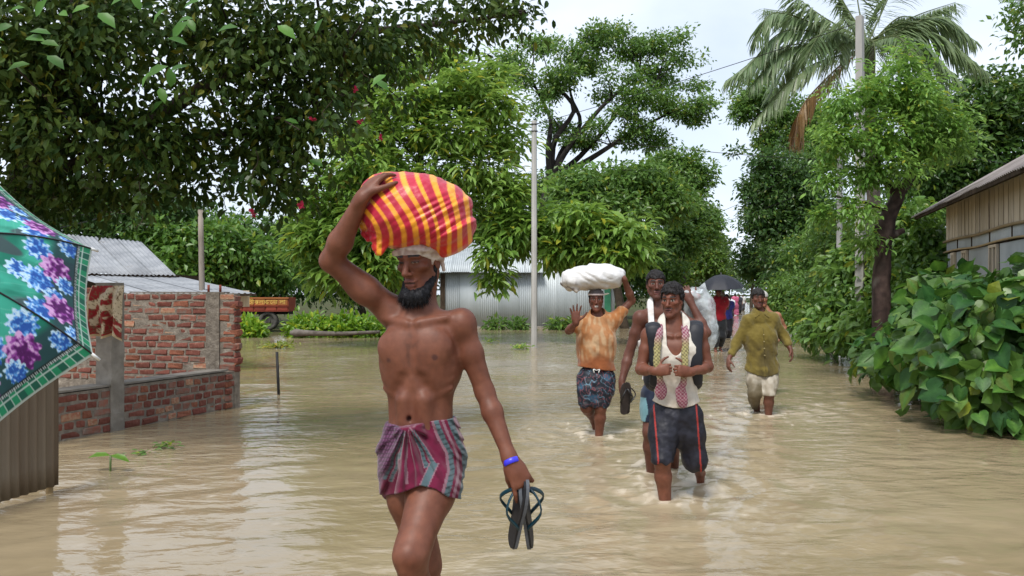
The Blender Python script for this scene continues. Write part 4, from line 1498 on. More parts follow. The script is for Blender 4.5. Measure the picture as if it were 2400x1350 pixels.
def small_umbrella(ctr, rad, tilt, col, label, hand_pt, rise=.27):
    """domed eight-rib umbrella; ctr = top of the canopy"""
    root = thing('umbrella', hand_pt, label, 'umbrella')
    n = unit(A(tilt))
    u = unit(np.cross(n, A(0, 1, .2)))
    w = np.cross(n, u)
    nu, nv = 48, 10
    th = np.arange(nu) / nu * 2 * np.pi
    s = np.linspace(.02, 1, nv)
    sc_ = 1 - .10 * np.abs(np.sin(th * 4)) ** .8
    v = ctr + rad * (s[None, :, None] * sc_[:, None, None] * (np.cos(th)[:, None, None] * u + np.sin(th)[:, None, None] * w)) - n * (rad * rise * 2 * (s ** 2)[None, :, None])
    v = v.reshape(-1, 3)
    f = grid_faces(nu, nv, True)
    v2 = v - n * .006
    can = mobj('canopy', np.vstack([v, v2]), [f, f[:, ::-1] + len(v)], M['print'], root, np.tile(A(col), (len(v) * 2, 1)))
    for k in range(8):
        t = k * math.pi / 4
        sr = np.linspace(.03, 1.03, 8)
        pts = ctr + rad * sr[:, None] * (math.cos(t) * u + math.sin(t) * w) - n * (rad * rise * 2 * sr ** 2)[:, None] - n * .010
        mb = MB().tube(pts, .005, 5, (.10, .10, .11))
        mb.obj('rib', M['plastic'], root, True, True)
    MB().tube([ctr + n * .06, A(hand_pt)], .008, 6, (.08, .08, .09)).obj('shaft', M['plastic'], root, True, True)
    MB().tube([A(hand_pt) + n * .05, A(hand_pt) - n * .09], .018, 8, (.02, .02, .02)).obj('handle', M['plastic'], root, True, True)
    return root


def far_people():
    far_person(1684, 19.5, 676, (.30, .012, .022), (.020, .022, .026), 'man in red shirt and dark trousers under the black umbrella', arm=.9, res=.013, height=1.6, group=None)
    h = P(1693, 716, 19.4)
    small_umbrella(P(1690, 644, 19.4), .56, (-.05, -.12, 1), (.030, .032, .042), 'black umbrella held above the man in the red shirt', h)
    far_person(1703, 25.5, 690, (.05, .06, .30), (.03, .03, .04), 'person in blue under the grey umbrella', arm=.9, group=None)
    small_umbrella(P(1718, 656, 25), .50, (.35, -.15, 1), (.10, .13, .125), 'grey umbrella tilted behind the black one', P(1709, 720, 25.2))
    far_person(1711, 33., 694, (.66, .67, .72), (.025, .027, .036), 'child in white shirt and dark trousers on the flooded road', face=-1, height=1.28, group=None)
    far_person(1723, 54, 688, (.55, .12, .22), (.40, .10, .18), 'person in pink on the flooded road', skirt=True, face=-1)
    far_person(1733, 60, 690, (.05, .05, .06), (.03, .03, .035), 'person in black right of the pink one, far down the road', res=.02)
    far_person(1716, 66, 692, (.6, .6, .6), (.2, .2, .22), 'person in white just left of the pink one, far down the road', face=-1, res=.02)
    far_person(1741, 70, 691, (.55, .55, .52), (.06, .06, .07), 'person in pale shirt, rightmost of the far walkers', res=.02)
    far_person(1703, 42, 690, (.30, .05, .06), (.1, .05, .06), 'person in dark red left of the child', res=.018)
# ------------------------------------------------------------------ ground and flood water
def ground_h(x, y):
    r = (x - (2.9 + .277 * y)) / 1.04
    right = sm(-.2, 1.3, r) * .72 + sm(1.3, 7, r) * .35
    l = ((.277 * y - 3.6) - x) / 1.04
    left = sm(0, 1.5, l) * .62 * sm(34, 38, y)
    y0 = np.where(x < -4.2, 26.0, np.interp(x, [-4.2, -3], [26, 33.2]))
    yard = sm(0, 1.8, y - y0) * .56 * sm(-1, 1.0, l)
    h = -.48 + np.maximum(np.maximum(right, left), yard)
    return h + .05 * noise(np.stack([x, y, 0 * x], -1), .9, 2)


def line_axis(a, b, step, far_lo, far_hi, n=14):
    d = np.arange(a, b, step)
    lo = a - np.geomspace(step, a - far_lo, n)[::-1] if far_lo < a else np.zeros(0)
    hi = b + np.geomspace(step, far_hi - b, n)
    return np.unique(np.concatenate([lo, d, hi]))


def setting():
    xs = line_axis(-16, 26, .6, -900, 900)
    ys = line_axis(-4, 80, .8, -300, 2200)
    X, Y = np.meshgrid(xs, ys, indexing='ij')
    v = np.stack([X, Y, ground_h(X, Y)], -1).reshape(-1, 3)
    g = mobj('ground', v, grid_faces(len(xs), len(ys)), mat_noise('mud_bank', (.055, .040, .022), (.05, .075, .02), 1.2, .95, .6, .1, c3=(.09, .07, .04), dist=.05), None)
    tag(g, 'muddy grassy bank ground under the flood', None, None, 'structure')

    # flood water: real ripples in the mesh, finer ones as relief
    xs = line_axis(-8.5, 11.5, .036, -900, 900)
    st, yy = [], .7
    while yy < 42:
        st.append(yy)
        yy += max(.020, .0105 * yy)
    ys = np.concatenate([[-300, -60, -10, -1], st, np.geomspace(43, 2300, 30)])
    X, Y = np.meshgrid(xs, ys, indexing='ij')
    x, y = X.ravel(), Y.ravel()
    z0 = 0 * x
    near = sm(60, 20, y) * sm(-9.5, -8, x) * sm(13, 11, x)
    dm = noise(np.stack([x, y, z0], -1), .55, 8) * 1.2
    ca, sa = math.cos(.25), math.sin(.25)
    xr, yr = x * ca + y * sa, -x * sa + y * ca
    p = lambda fx, fy, s: noise(np.stack([xr * fx + dm, yr * fy + .3 * dm, z0 + .37 * s], -1), 1, s)
    cur = sm(-.35, .35, noise(np.stack([x, y, z0], -1), .33, 12))           # rougher and calmer stretches
    h = .013 * p(.8, 1.6, 1) + .0115 * p(1.7, 3.9, 2) * (.45 + .8 * cur) + .0085 * p(3.8, 8.5, 3) * (.3 + 1.0 * cur)
    fine = sm(14, 6, y)
    h = h + .0034 * p(9, 19, 4) * fine * (.3 + cur)
    legs = [(1560, 1165, 1), (1640, 1132, 1), (1527, 1108, .8), (1403, 1020, 1), (1391, 1008, .7), (1776, 966, .9), (1803, 973, 1), (1790, 925, .6), (1683, 825, .7), (1703, 793, .5), (1711, 770, .5)]
    foam = np.zeros(len(x))
    churn = np.zeros(len(x))
    nf = noise(np.stack([x, y, z0], -1), 9, 3)
    nf2 = noise(np.stack([x * .8, y * 1.6, z0], -1), 14, 6)
    nf3 = noise(np.stack([x * .8, y * 1.3, z0], -1), 30, 16)
    for (a, b, k) in legs:
        q = Wt(a, b)
        # wake trails behind (away from the camera) and spreads in front
        dx, dy = x - q[0], y - q[1]
        r = np.hypot(dx, dy * .8)
        h += k * .009 * np.sin(r * 17 - .6) * np.exp(-r / .75) * sm(.04, .12, r) * (y < 45)
        sp = np.hypot(dx * 1.0, np.where(dy > 0, dy * .42, dy * 1.1))
        foam = np.maximum(foam, k * np.exp(-(sp / .24) ** 2) * .80)
        churn = np.maximum(churn, k * np.exp(-(sp / .95) ** 2))
        h += k * .010 * nf * np.exp(-(sp / .45) ** 2)
    for (a, b, rx, ry, k) in ((1250, 1330, .9, .35, .65), (1660, 1010, 1.0, 1.2, .75), (1330, 985, .5, .6, .6), (1850, 1000, .6, .5, .5), (1700, 1180, .7, .6, .75), (1560, 1260, .7, .35, .6), (1720, 860, .8, 2.5, .6)):
        q = Wt(a, b)
        churn = np.maximum(churn, k * np.exp(-((x - q[0]) / rx) ** 2 - ((y - q[1]) / ry) ** 2))
    h += churn * .0045 * nf2 + churn * .006 * p(5, 7, 9)
    fm = np.clip(sm(.30, .95, foam + .85 * nf2 + .45 * nf3) + .5 * churn * sm(.10, .5, nf2 + .5 * nf + .6 * nf3), 0, 1)
    # scattered flecks
    fl = sm(.50, .60, noise(np.stack([x * .7, y * 1.5, z0], -1), 10, 21)) * sm(12, 8, y) * .55
    fm = np.clip(fm + fl * (1 - fm), 0, 1)
    v = np.stack([x, y, h * near], -1)
    wp = mobj('flood_water', v, grid_faces(len(xs), len(ys)), M['water'], None)
    for nm, arr in (('foam', fm), ('churn', churn)):
        at = wp.data.attributes.new(nm, 'FLOAT', 'POINT')
        at.data.foreach_set('value', (arr * near).astype(np.float32))
    tag(wp, 'muddy brown rippled flood water over the road', None, None, 'structure')


def _water():
    m, nt, b = _new('flood_water')
    L = nt.links.new
    N = nt.nodes.new
    fo, ch = N('ShaderNodeAttribute'), N('ShaderNodeAttribute')
    fo.attribute_name, ch.attribute_name = 'foam', 'churn'
    t = N('ShaderNodeTexCoord')
    n1 = N('ShaderNodeTexNoise')
    n1.inputs['Scale'].default_value = .45
    n1.inputs['Detail'].default_value = 5
    L(t.outputs['Object'], n1.inputs['Vector'])
    r1 = N('ShaderNodeValToRGB')
    r1.color_ramp.elements[0].position, r1.color_ramp.elements[1].position = .35, .65
    r1.color_ramp.elements[0].color = (.235, .182, .104, 1)
    r1.color_ramp.elements[1].color = (.30, .236, .145, 1)
    L(n1.outputs['Fac'], r1.inputs['Fac'])
    m1, m2 = N('ShaderNodeMix'), N('ShaderNodeMix')
    m1.data_type = m2.data_type = 'RGBA'
    mul = N('ShaderNodeMath')
    mul.operation = 'MULTIPLY'
    mul.inputs[1].default_value = .55
    L(ch.outputs['Fac'], mul.inputs[0])
    L(mul.outputs[0], m1.inputs[0])
    L(r1.outputs['Color'], m1.inputs[6])
    m1.inputs[7].default_value = (.40, .33, .22, 1)
    L(fo.outputs['Fac'], m2.inputs[0])
    L(m1.outputs[2], m2.inputs[6])
    m2.inputs[7].default_value = (.56, .48, .37, 1)
    L(m2.outputs[2], b.inputs['Base Color'])
    mr = N('ShaderNodeMapRange')
    mr.inputs['To Min'].default_value = .05
    mr.inputs['To Max'].default_value = .5
    L(fo.outputs['Fac'], mr.inputs['Value'])
    L(mr.outputs['Result'], b.inputs['Roughness'])
    b.inputs['IOR'].default_value = 1.33
    b.inputs['Specular IOR Level'].default_value = .5
    mp_ = N('ShaderNodeMapping')
    mp_.inputs['Scale'].default_value = (1, 1.9, 1)
    mp_.inputs['Rotation'].default_value = (0, 0, -.25)
    L(t.outputs['Object'], mp_.inputs['Vector'])
    cz = N('ShaderNodeTexNoise')                # calm and ruffled stretches
    cz.inputs['Scale'].default_value = .35
    cz.inputs['Detail'].default_value = 3
    L(t.outputs['Object'], cz.inputs['Vector'])
    prev = None
    for scale, stg, dist in ((2.2, .5, .05), (7.0, .40, .018), (20., .18, .006)):
        n = N('ShaderNodeTexNoise')
        n.inputs['Scale'].default_value = scale
        n.inputs['Detail'].default_value = 3
        n.inputs['Distortion'].default_value = .4
        L(mp_.outputs['Vector'], n.inputs['Vector'])
        bp = N('ShaderNodeBump')
        bp.inputs['Distance'].default_value = dist
        sr = N('ShaderNodeMapRange')
        sr.inputs['From Min'].default_value, sr.inputs['From Max'].default_value = .38, .62
        sr.inputs['To Min'].default_value, sr.inputs['To Max'].default_value = stg * .25, stg * 1.5
        L(cz.outputs['Fac'], sr.inputs['Value'])
        L(sr.outputs['Result'], bp.inputs['Strength'])
        L(n.outputs['Fac'], bp.inputs['Height'])
        if prev:
            L(prev.outputs['Normal'], bp.inputs['Normal'])
        prev = bp
    L(prev.outputs['Normal'], b.inputs['Normal'])
    return m


M['water'] = _water()
M['concrete'] = mat_noise('concrete', (.19, .17, .145), (.29, .265, .23), 7, .95, .8, .1, c3=(.34, .31, .27))
M['pole'] = mat_noise('pole_concrete', (.30, .29, .27), (.42, .41, .39), 3, .85, .3, .2, stretch=(1, 1, .3), c3=(.22, .2, .17))
M['mortar'] = mat_noise('mortar', (.165, .14, .115), (.26, .225, .185), 14, .95, .9, .1, dist=.014, c3=(.36, .32, .27))
M['brick'] = [mat_noise('brick_red', (.165, .060, .046), (.225, .088, .066), 22, .92, .6, .1, dist=.008, c3=(.34, .20, .15)),
              mat_noise('brick_dark', (.15, .050, .040), (.21, .075, .056), 22, .92, .6, .1, dist=.008, c3=(.25, .2, .17)),
              mat_noise('brick_orange', (.22, .082, .052), (.28, .115, .072), 22, .92, .6, .1, dist=.008, c3=(.40, .27, .2)),
              mat_noise('brick_pale', (.40, .27, .18), (.34, .13, .08), 18, .92, .6, .1, dist=.008, c3=(.46, .36, .27)),
              mat_noise('brick_smeared', (.22, .17, .14), (.26, .10, .07), 14, .92, .6, .1, dist=.008, c3=(.28, .24, .2))]
M['tin_rust'] = mat_noise('rusty_tin', (.12, .085, .055), (.20, .165, .12), 4, .7, .3, .4, .15, stretch=(1, 1, .12), c3=(.085, .10, .055), dist=.004)
M['tin_grey'] = mat_noise('grey_tin', (.42, .46, .48), (.50, .54, .56), 3, .5, .1, .4, .2, stretch=(1, 1, .1), dist=.003)
M['tin_roof'] = mat_noise('weathered_roof_tin', (.21, .22, .235), (.31, .32, .335), 2.2, .65, .15, .3, .1, c3=(.20, .19, .18), dist=.004)
M['tin_brown'] = mat_noise('brown_roof_tin', (.19, .16, .15), (.30, .27, .26), 3, .75, .3, .3, .1, c3=(.10, .06, .045), dist=.005)
M['plank'] = mat_noise('grey_plank', (.46, .38, .28), (.58, .49, .38), 3, .9, .5, .15, stretch=(9, 9, .6), dist=.006, c3=(.22, .16, .11))
M['wood_dark'] = mat_noise('dark_wood', (.035, .025, .018), (.07, .05, .035), 4, .9, .5, .1, stretch=(4, 4, 1), dist=.006)
M['post_wood'] = mat_noise('post_wood', (.20, .17, .14), (.30, .26, .22), 5, .9, .5, .1, stretch=(3, 3, .5))
M['bamboo'] = mat_noise('bamboo', (.30, .22, .12), (.38, .28, .16), 5, .75, .3, .3, dist=.004)
M['sheet_grey'] = mat_noise('grey_sheet', (.33, .35, .36), (.42, .44, .45), 2.5, .65, .15, .35, c3=(.30, .29, .26), dist=.003)
M['black'] = mat_noise('black_iron', (.010, .010, .011), (.022, .021, .02), 8, .6, .2, .3)
M['paint_orange'] = mat_noise('orange_paint', (.34, .115, .030), (.42, .16, .045), 4, .55, .15, .35, c3=(.22, .07, .03), dist=.003)
M['paint_red'] = mat_noise('red_paint', (.20, .035, .02), (.27, .055, .03), 5, .6, .2, .3, dist=.003)
M['paint_yellow'] = mat_noise('yellow_letters', (.66, .44, .10), (.72, .50, .14), 5, .6, .1, .3)
M['paint_green'] = mat_noise('green_paint', (.04, .20, .11), (.06, .26, .15), 4, .6, .1, .3)
M['paint_teal'] = mat_noise('teal_sheet', (.10, .38, .34), (.16, .46, .42), 4, .5, .1, .4)
M['tyre'] = mat_noise('tyre', (.055, .052, .048), (.10, .095, .085), 9, .9, .4, .1)


# ------------------------------------------------------------------ buildings and street things
def corr_sheet(p00, p10, p11, p01, pitch=.076, amp=.009, nv=4, thick=.003, sag=0.0, seed=0):
    """corrugated sheet spanning four corners; waves run along p00->p10, ridges along p00->p01"""
    p00, p10, p11, p01 = map(A, (p00, p10, p11, p01))
    L = np.linalg.norm(p10 - p00)
    nw = max(2, int(round(L / pitch)))
    nu = nw * 6 + 1
    u = np.linspace(0, 1, nu)
    w = np.linspace(0, 1, nv)
    Pt = (p00 * ((1 - u)[:, None, None] * (1 - w)[None, :, None]) + p10 * (u[:, None, None] * (1 - w)[None, :, None]) +
          p11 * (u[:, None, None] * w[None, :, None]) + p01 * ((1 - u)[:, None, None] * w[None, :, None]))
    n = unit(np.cross(p10 - p00, p01 - p00))
    off = amp * np.sin(u * nw * 2 * np.pi)[:, None] + sag * np.sin(w * np.pi)[None, :]
    off = off + .25 * amp * noise(np.stack([np.repeat(u[:, None], nv, 1) * 3, np.repeat(w[None], nu, 0) * 3, 0 * off + seed], -1), 1, 3)
    a = (Pt + n * off[..., None]).reshape(-1, 3)
    b = a - n * thick
    f = grid_faces(nu, nv)
    m = len(a)
    ed = []
    for j in (0, nv - 1):
        i = np.arange(nu - 1)
        q = np.stack([i * nv + j, (i + 1) * nv + j, (i + 1) * nv + j + m, i * nv + j + m], -1)
        ed.append(q if j else q[:, ::-1])
    for i0 in (0, nu - 1):
        j = np.arange(nv - 1)
        q = np.stack([i0 * nv + j, i0 * nv + j + 1, i0 * nv + j + 1 + m, i0 * nv + j + m], -1)
        ed.append(q if not i0 else q[:, ::-1])
    return np.vstack([a, b]), [np.vstack([f, f[:, ::-1] + m] + ed)]


def sheets(root, p00, p10, p11, p01, n, mat, name='tin_sheet', lap=.03, **kw):
    p00, p10, p11, p01 = map(A, (p00, p10, p11, p01))
    nn = unit(np.cross(p10 - p00, p01 - p00))
    for i in range(n):
        a, b = i / n, min(1, (i + 1 + lap) / n)
        j = R.normal(0, .006, 4)
        o = nn * (.004 * (i % 2))
        lerp = lambda q, r_, t: q + (r_ - q) * t
        v, f = corr_sheet(lerp(p00, p10, a) + o + (p01 - p00) * j[0], lerp(p00, p10, b) + o + (p01 - p00) * j[0], lerp(p01, p11, b) + o + (p01 - p00) * j[1], lerp(p01, p11, a) + o + (p01 - p00) * j[1], seed=i, **kw)
        mobj(name, v, f, mat, root, smooth=True)


def box_between(mb, a, b, wid, dep, up=(0, 0, 1), col=None):
    a, b = A(a), A(b)
    d = unit(b - a)
    s = unit(np.cross(d, A(up)))
    u = np.cross(s, d)
    return mb.box((a + b) / 2, (np.linalg.norm(b - a) / 2, wid / 2, dep / 2), np.stack([d, s, u]), col)


def brick_building():
    A0, C = A(-4.46, 7.20, 0), A(-3.44, 9.93, 0)
    dv = unit(C - A0)
    root = thing('brick_wall', (A0 + C) / 2, 'unfinished red brick wall corner with grey mortar standing in the flood', 'brick wall')
    nv = A(dv[1], -dv[0], 0)                     # outward, to the road
    bv = unit(A(-1, .277, 0))
    nb = A(-bv[1], bv[0], 0)
    if nb[1] > 0: nb = -nb
    meshes = {}
    rb = random.Random(4)
    def brick(c, L, ax, nrm, deep=.10):
        """one brick: c centre of its outer face, ax along the wall"""
        key = (round(L, 2), rb.randrange(3), rb.choice([0, 0, 0, 0, 0, 1, 2, 2, 3, 4, 4]))
        if key not in meshes:
            v, f = bevbox((L / 2, deep / 2, .034), .009)
            v = v + np.random.default_rng(len(meshes)).normal(0, .0040, v.shape)
            meshes[key] = raw_mesh('brick', v, f, M['brick'][key[2]], smooth=False)
        o = bpy.data.objects.new('brick', meshes[key])
        link(o, root)
        pos = A(c) - nrm * (deep / 2) - OFF[root.name]
        o.location = tuple(pos)
        o.rotation_euler = (rb.gauss(0, .012), rb.gauss(0, .012), math.atan2(ax[1], ax[0]) + rb.gauss(0, .012))
    def wall(P0, d, n, L, z0, z1, th, skip=(), header_p=.35, ragged=None, jut=0.0):
        zc = z0 + .043
        k = 0
        while zc < z1 + (ragged or 0) - .02:
            t = -.06 * (k % 2) if header_p < .9 else 0
            while t < L - .03:
                bl = .115 if rb.random() < header_p else .225
                if t + bl > L: bl = .115
                cc = t + bl / 2
                lim = z1 if ragged is None else z1 + ragged * sm(L * .62, L * .8, cc)
                if not any(a < cc < b and za < zc < zb for a, b, za, zb in skip) and zc < lim and cc > .02 and t + bl < L + .03:
                    brick(P0 + d * cc + n * rb.gauss(.002, .0035) + A(0, 0, zc + rb.gauss(0, .003)), bl - .005, d, n)
                t += bl + .017
            zc += .087
            k += 1
    Lf = np.linalg.norm(C - A0)
    # front low wall
    wall(A0, dv, nv, Lf, -.09, .46, .2, skip=[(1.02, 1.22, -.2, 2)], header_p=.78)
    mb = MB()
    box_between(mb, A0 + A(0, 0, .17) - nv * .1235, C + A(0, 0, .17) - nv * .1235, .236, .56)
    # back wall
    Lb = 3.15
    ctop = 1.42
    P0 = C + 0
    wall(P0, bv, nb, Lb, .28, ctop, .12, skip=[(.20, .40, 0, 1.45)], header_p=.22, ragged=.22)
    box_between(mb, P0 + A(0, 0, .62) - nb * .0625, P0 + bv * Lb + A(0, 0, .62) - nb * .0625, .116, 1.585)
    mb.obj('mortar_core', M['mortar'], root)
    # end pier facing the road
    k = 0
    z = -.05
    while z < ctop - .03:
        o = .0 if k % 2 else .03
        brick(C + nv * (.012 + (.014 if k % 2 else 0)) - dv * (.11 if z < .4 else -.058) + A(0, 0, z), .115, dv, nv)
        z += .087
        k += 1
    mb = MB()
    mb.box(C + bv * .30 + nb * -.045 + A(0, 0, .66), (.095, .062, .765), np.stack([bv, nb, A(0, 0, 1)]))
    mb.obj('mortar_column', M['mortar'], root)
    cpos = A0 + dv * 1.12
    rings = []
    for z in np.linspace(-.1, 1.52, 30):
        for (a, b) in ((-1, -1), (-.3, -1.02), (.4, -1), (1, -1), (1, -.2), (1, .5), (1, 1), (.3, 1.02), (-.4, 1), (-1, 1), (-1, .3), (-1, -.4)):
            rings.append(cpos - nv * .085 + dv * a * .082 + nv * b * .105 + A(0, 0, z))
    v = A(rings)
    v = v + .014 * np.stack([noise(v, 9, 1), noise(v, 9, 2), .5 * noise(v, 9, 3)], -1) + .006 * np.stack([noise(v, 30, 1), noise(v, 30, 2), 0 * v[:, 0]], -1)
    f = [(i * 12 + j, i * 12 + (j + 1) % 12, i * 12 + 12 + (j + 1) % 12, i * 12 + 12 + j) for i in range(29) for j in range(12)] + [tuple(range(29 * 12, 30 * 12))]
    mobj('concrete_column', v, f, M['concrete'], root, smooth=False)
    # plastered ledges
    mb = MB()
    box_between(mb, A0 + A(0, 0, .472) - nv * .115, A0 + dv * 1.03 + A(0, 0, .472) - nv * .115, .25, .020)
    box_between(mb, A0 + dv * 1.21 + A(0, 0, .472) - nv * .115, C - dv * .12 + A(0, 0, .472) - nv * .115, .25, .020)
    mb.obj('ledge', M['concrete'], root)
    # cap on the back wall and two red pipe ends
    mb = MB()
    box_between(mb, C + bv * .15 + A(0, 0, ctop + .004) - nb * .065, C + bv * 1.55 + A(0, 0, ctop + .008) - nb * .065, .125, .014)
    mb.obj('wall_cap', M['mortar'], root)
    for o in (.24, .41):
        MB().tube([C + bv * o - nb * .06 + A(0, 0, ctop), C + bv * o - nb * .06 + A(0, 0, ctop + .10)], .016, 8).obj('pipe_end', M['paint_red'], root, True)
    # cloth over the concrete column
    nu, nv_ = 46, 60
    u, w = np.linspace(0, 1, nu), np.linspace(0, 1, nv_)
    U_, W_ = np.meshgrid(u, w, indexing='ij')
    top = P(262, 666, 8.12)
    px = -.165 + .33 * U_ * (1 - .10 * W_) + .02 * W_
    pz = -.015 - .55 * W_ * (1 - .10 * np.sin(U_ * 3)) + .03 * np.sin(U_ * 9 + 1) * W_
    py = -.12 - .05 * np.sin(U_ * 15 + 2.5 * W_ + np.sin(W_ * 5)) * (.3 + W_) - .03 * np.sin(U_ * 7 + 1) - .08 * np.sin(np.clip(W_ * 4, 0, 1.57)) + .08
    v = np.stack([px, py, pz], -1).reshape(-1, 3) + top
    n3 = np.stack([U_.ravel() * 3, W_.ravel() * 4, 0 * U_.ravel()], -1)
    pat = noise(n3, 2.2, 3)
    red, cre = A(.27, .018, .020), A(.58, .47, .32)
    cc = mixc(red, cre, np.maximum(sm(.06, .12, pat), sm(.58, .62, U_.ravel() + .08 * noise(n3, 2, 5)) * (W_.ravel() < .62)))
    cc = np.where((np.abs(noise(n3, 3.2, 9)) < .04)[:, None], A(.16, .10, .05), cc)
    cc = np.where(((W_.ravel() > .965) | (U_.ravel() < .03))[:, None], A(.55, .42, .25), cc)
    f = grid_faces(nu, nv_)
    cl_ = mobj('hanging_cloth', np.vstack([v, v + A(0, .006, 0)]), [f, f[:, ::-1] + len(v)], M['cloth'], None, np.vstack([cc, cc]), base=top)
    tag(cl_, 'red and cream patterned cloth hung over the concrete column of the brick wall', 'cloth')


def tin_fence():
    a, b = A(-3.225, 5.70, 0), A(-3.66, 4.20, 0)
    root = thing('tin_fence', b, 'rusty corrugated tin fence panel beside the floral umbrella', 'fence')
    sheets(root, b + A(0, 0, .02), a + A(0, 0, .05), a + A(0, 0, 1.22), b + A(0, 0, 1.20), 2, M['tin_rust'], pitch=.074, amp=.011, nv=8)
    for t in (.02, .97):
        p = b + (a - b) * t + A(-.035, 0.02, 0)
        MB().tube([p - A(0, 0, .4), p + A(0, 0, 1.15)], .025, 7).obj('post', M['bamboo'], root, True)


def left_house():
    root = thing('tin_roof_house', P(330, 700, 18), 'low house with grey corrugated tin roofs behind the brick wall', 'house')
    # main slope
    sheets(root, P(150, 640, 16.6), P(412, 645, 16.6), P(330, 566, 20), P(60, 540, 20), 5, M['tin_roof'], pitch=.10, amp=.014, nv=5)
    # lower verandah roof
    sheets(root, P(300, 688, 13.4), P(600, 688, 14.6), P(430, 650, 16.8), P(170, 646, 16.5), 5, M['tin_roof'], pitch=.10, amp=.013, nv=5)
    mb = MB()
    c0, c1 = P(60, 690, 18.6), P(420, 690, 18.6)
    mb.box(((c0[0] + c1[0]) / 2, 18.9, .85), ((c1[0] - c0[0]) / 2, 1.2, 1.0))
    mb.obj('wall', M['wood_dark'], root)
    mb = MB()
    box_between(mb, P(520, 700, 14.9), P(584, 700, 14.9), .03, .30)
    mb.obj('wall_board', M['plank'], root)
    mb = MB()
    box_between(mb, P(300, 691, 13.45), P(600, 691, 14.65), .04, .04)
    mb.obj('fascia', M['wood_dark'], root)
    for (x, d) in ((330, 13.7), (450, 14.2)):
        q = P(x, 690, d)
        MB().tube([A(q[0], q[1], -.5), A(q[0], q[1], 1.40)], .04, 7).obj('post', M['wood_dark'], root, True)


def tin_shed():
    d = 33.
    x0, x1 = (1032 - 1200) * d / FPX, (1444 - 1200) * d / FPX
    zt = 2.40
    root = thing('tin_shed', ((x0 + x1) / 2, d, 0), 'pale grey corrugated tin shed behind the bearded man and the concrete pole', 'shed')
    sheets(root, (x0, d, .06), (x1, d + .4, .06), (x1, d + .4, zt), (x0, d, zt), 9, M['tin_grey'], pitch=.085, amp=.012, nv=3)
    sheets(root, (x0 - .3, d - .45, zt - .10), (x1 - 3.0, d - .1, zt - .10), (x1 - 3.0, d + 2.6, zt + 1.25), (x0 - .3, d + 2.4, zt + 1.25), 6, M['tin_grey'], name='roof_sheet', pitch=.09, amp=.013, nv=3)
    sheets(root, (x0, d + 4, .06), (x0, d, .06), (x0, d, zt), (x0, d + 4, zt), 4, M['tin_grey'], pitch=.085, amp=.012, nv=3)
    mb = MB()
    mb.box(((x0 + x1) / 2, d + .22, -.12), ((x1 - x0) / 2 + .1, .18, .20))
    mb.obj('plinth', M['concrete'], root)
    mb = MB()
    mb.box((x0 + .10, d - .035, 1.15), (.10, .02, 1.1))
    mb.obj('corner_post', M['wood_dark'], root)
    xd = (1424 - 1200) * (d + .3) / FPX
    mb = MB()
    mb.box((xd, d + .30, .95), (.13, .03, .90))
    mb.obj('door', M['paint_green'], root)


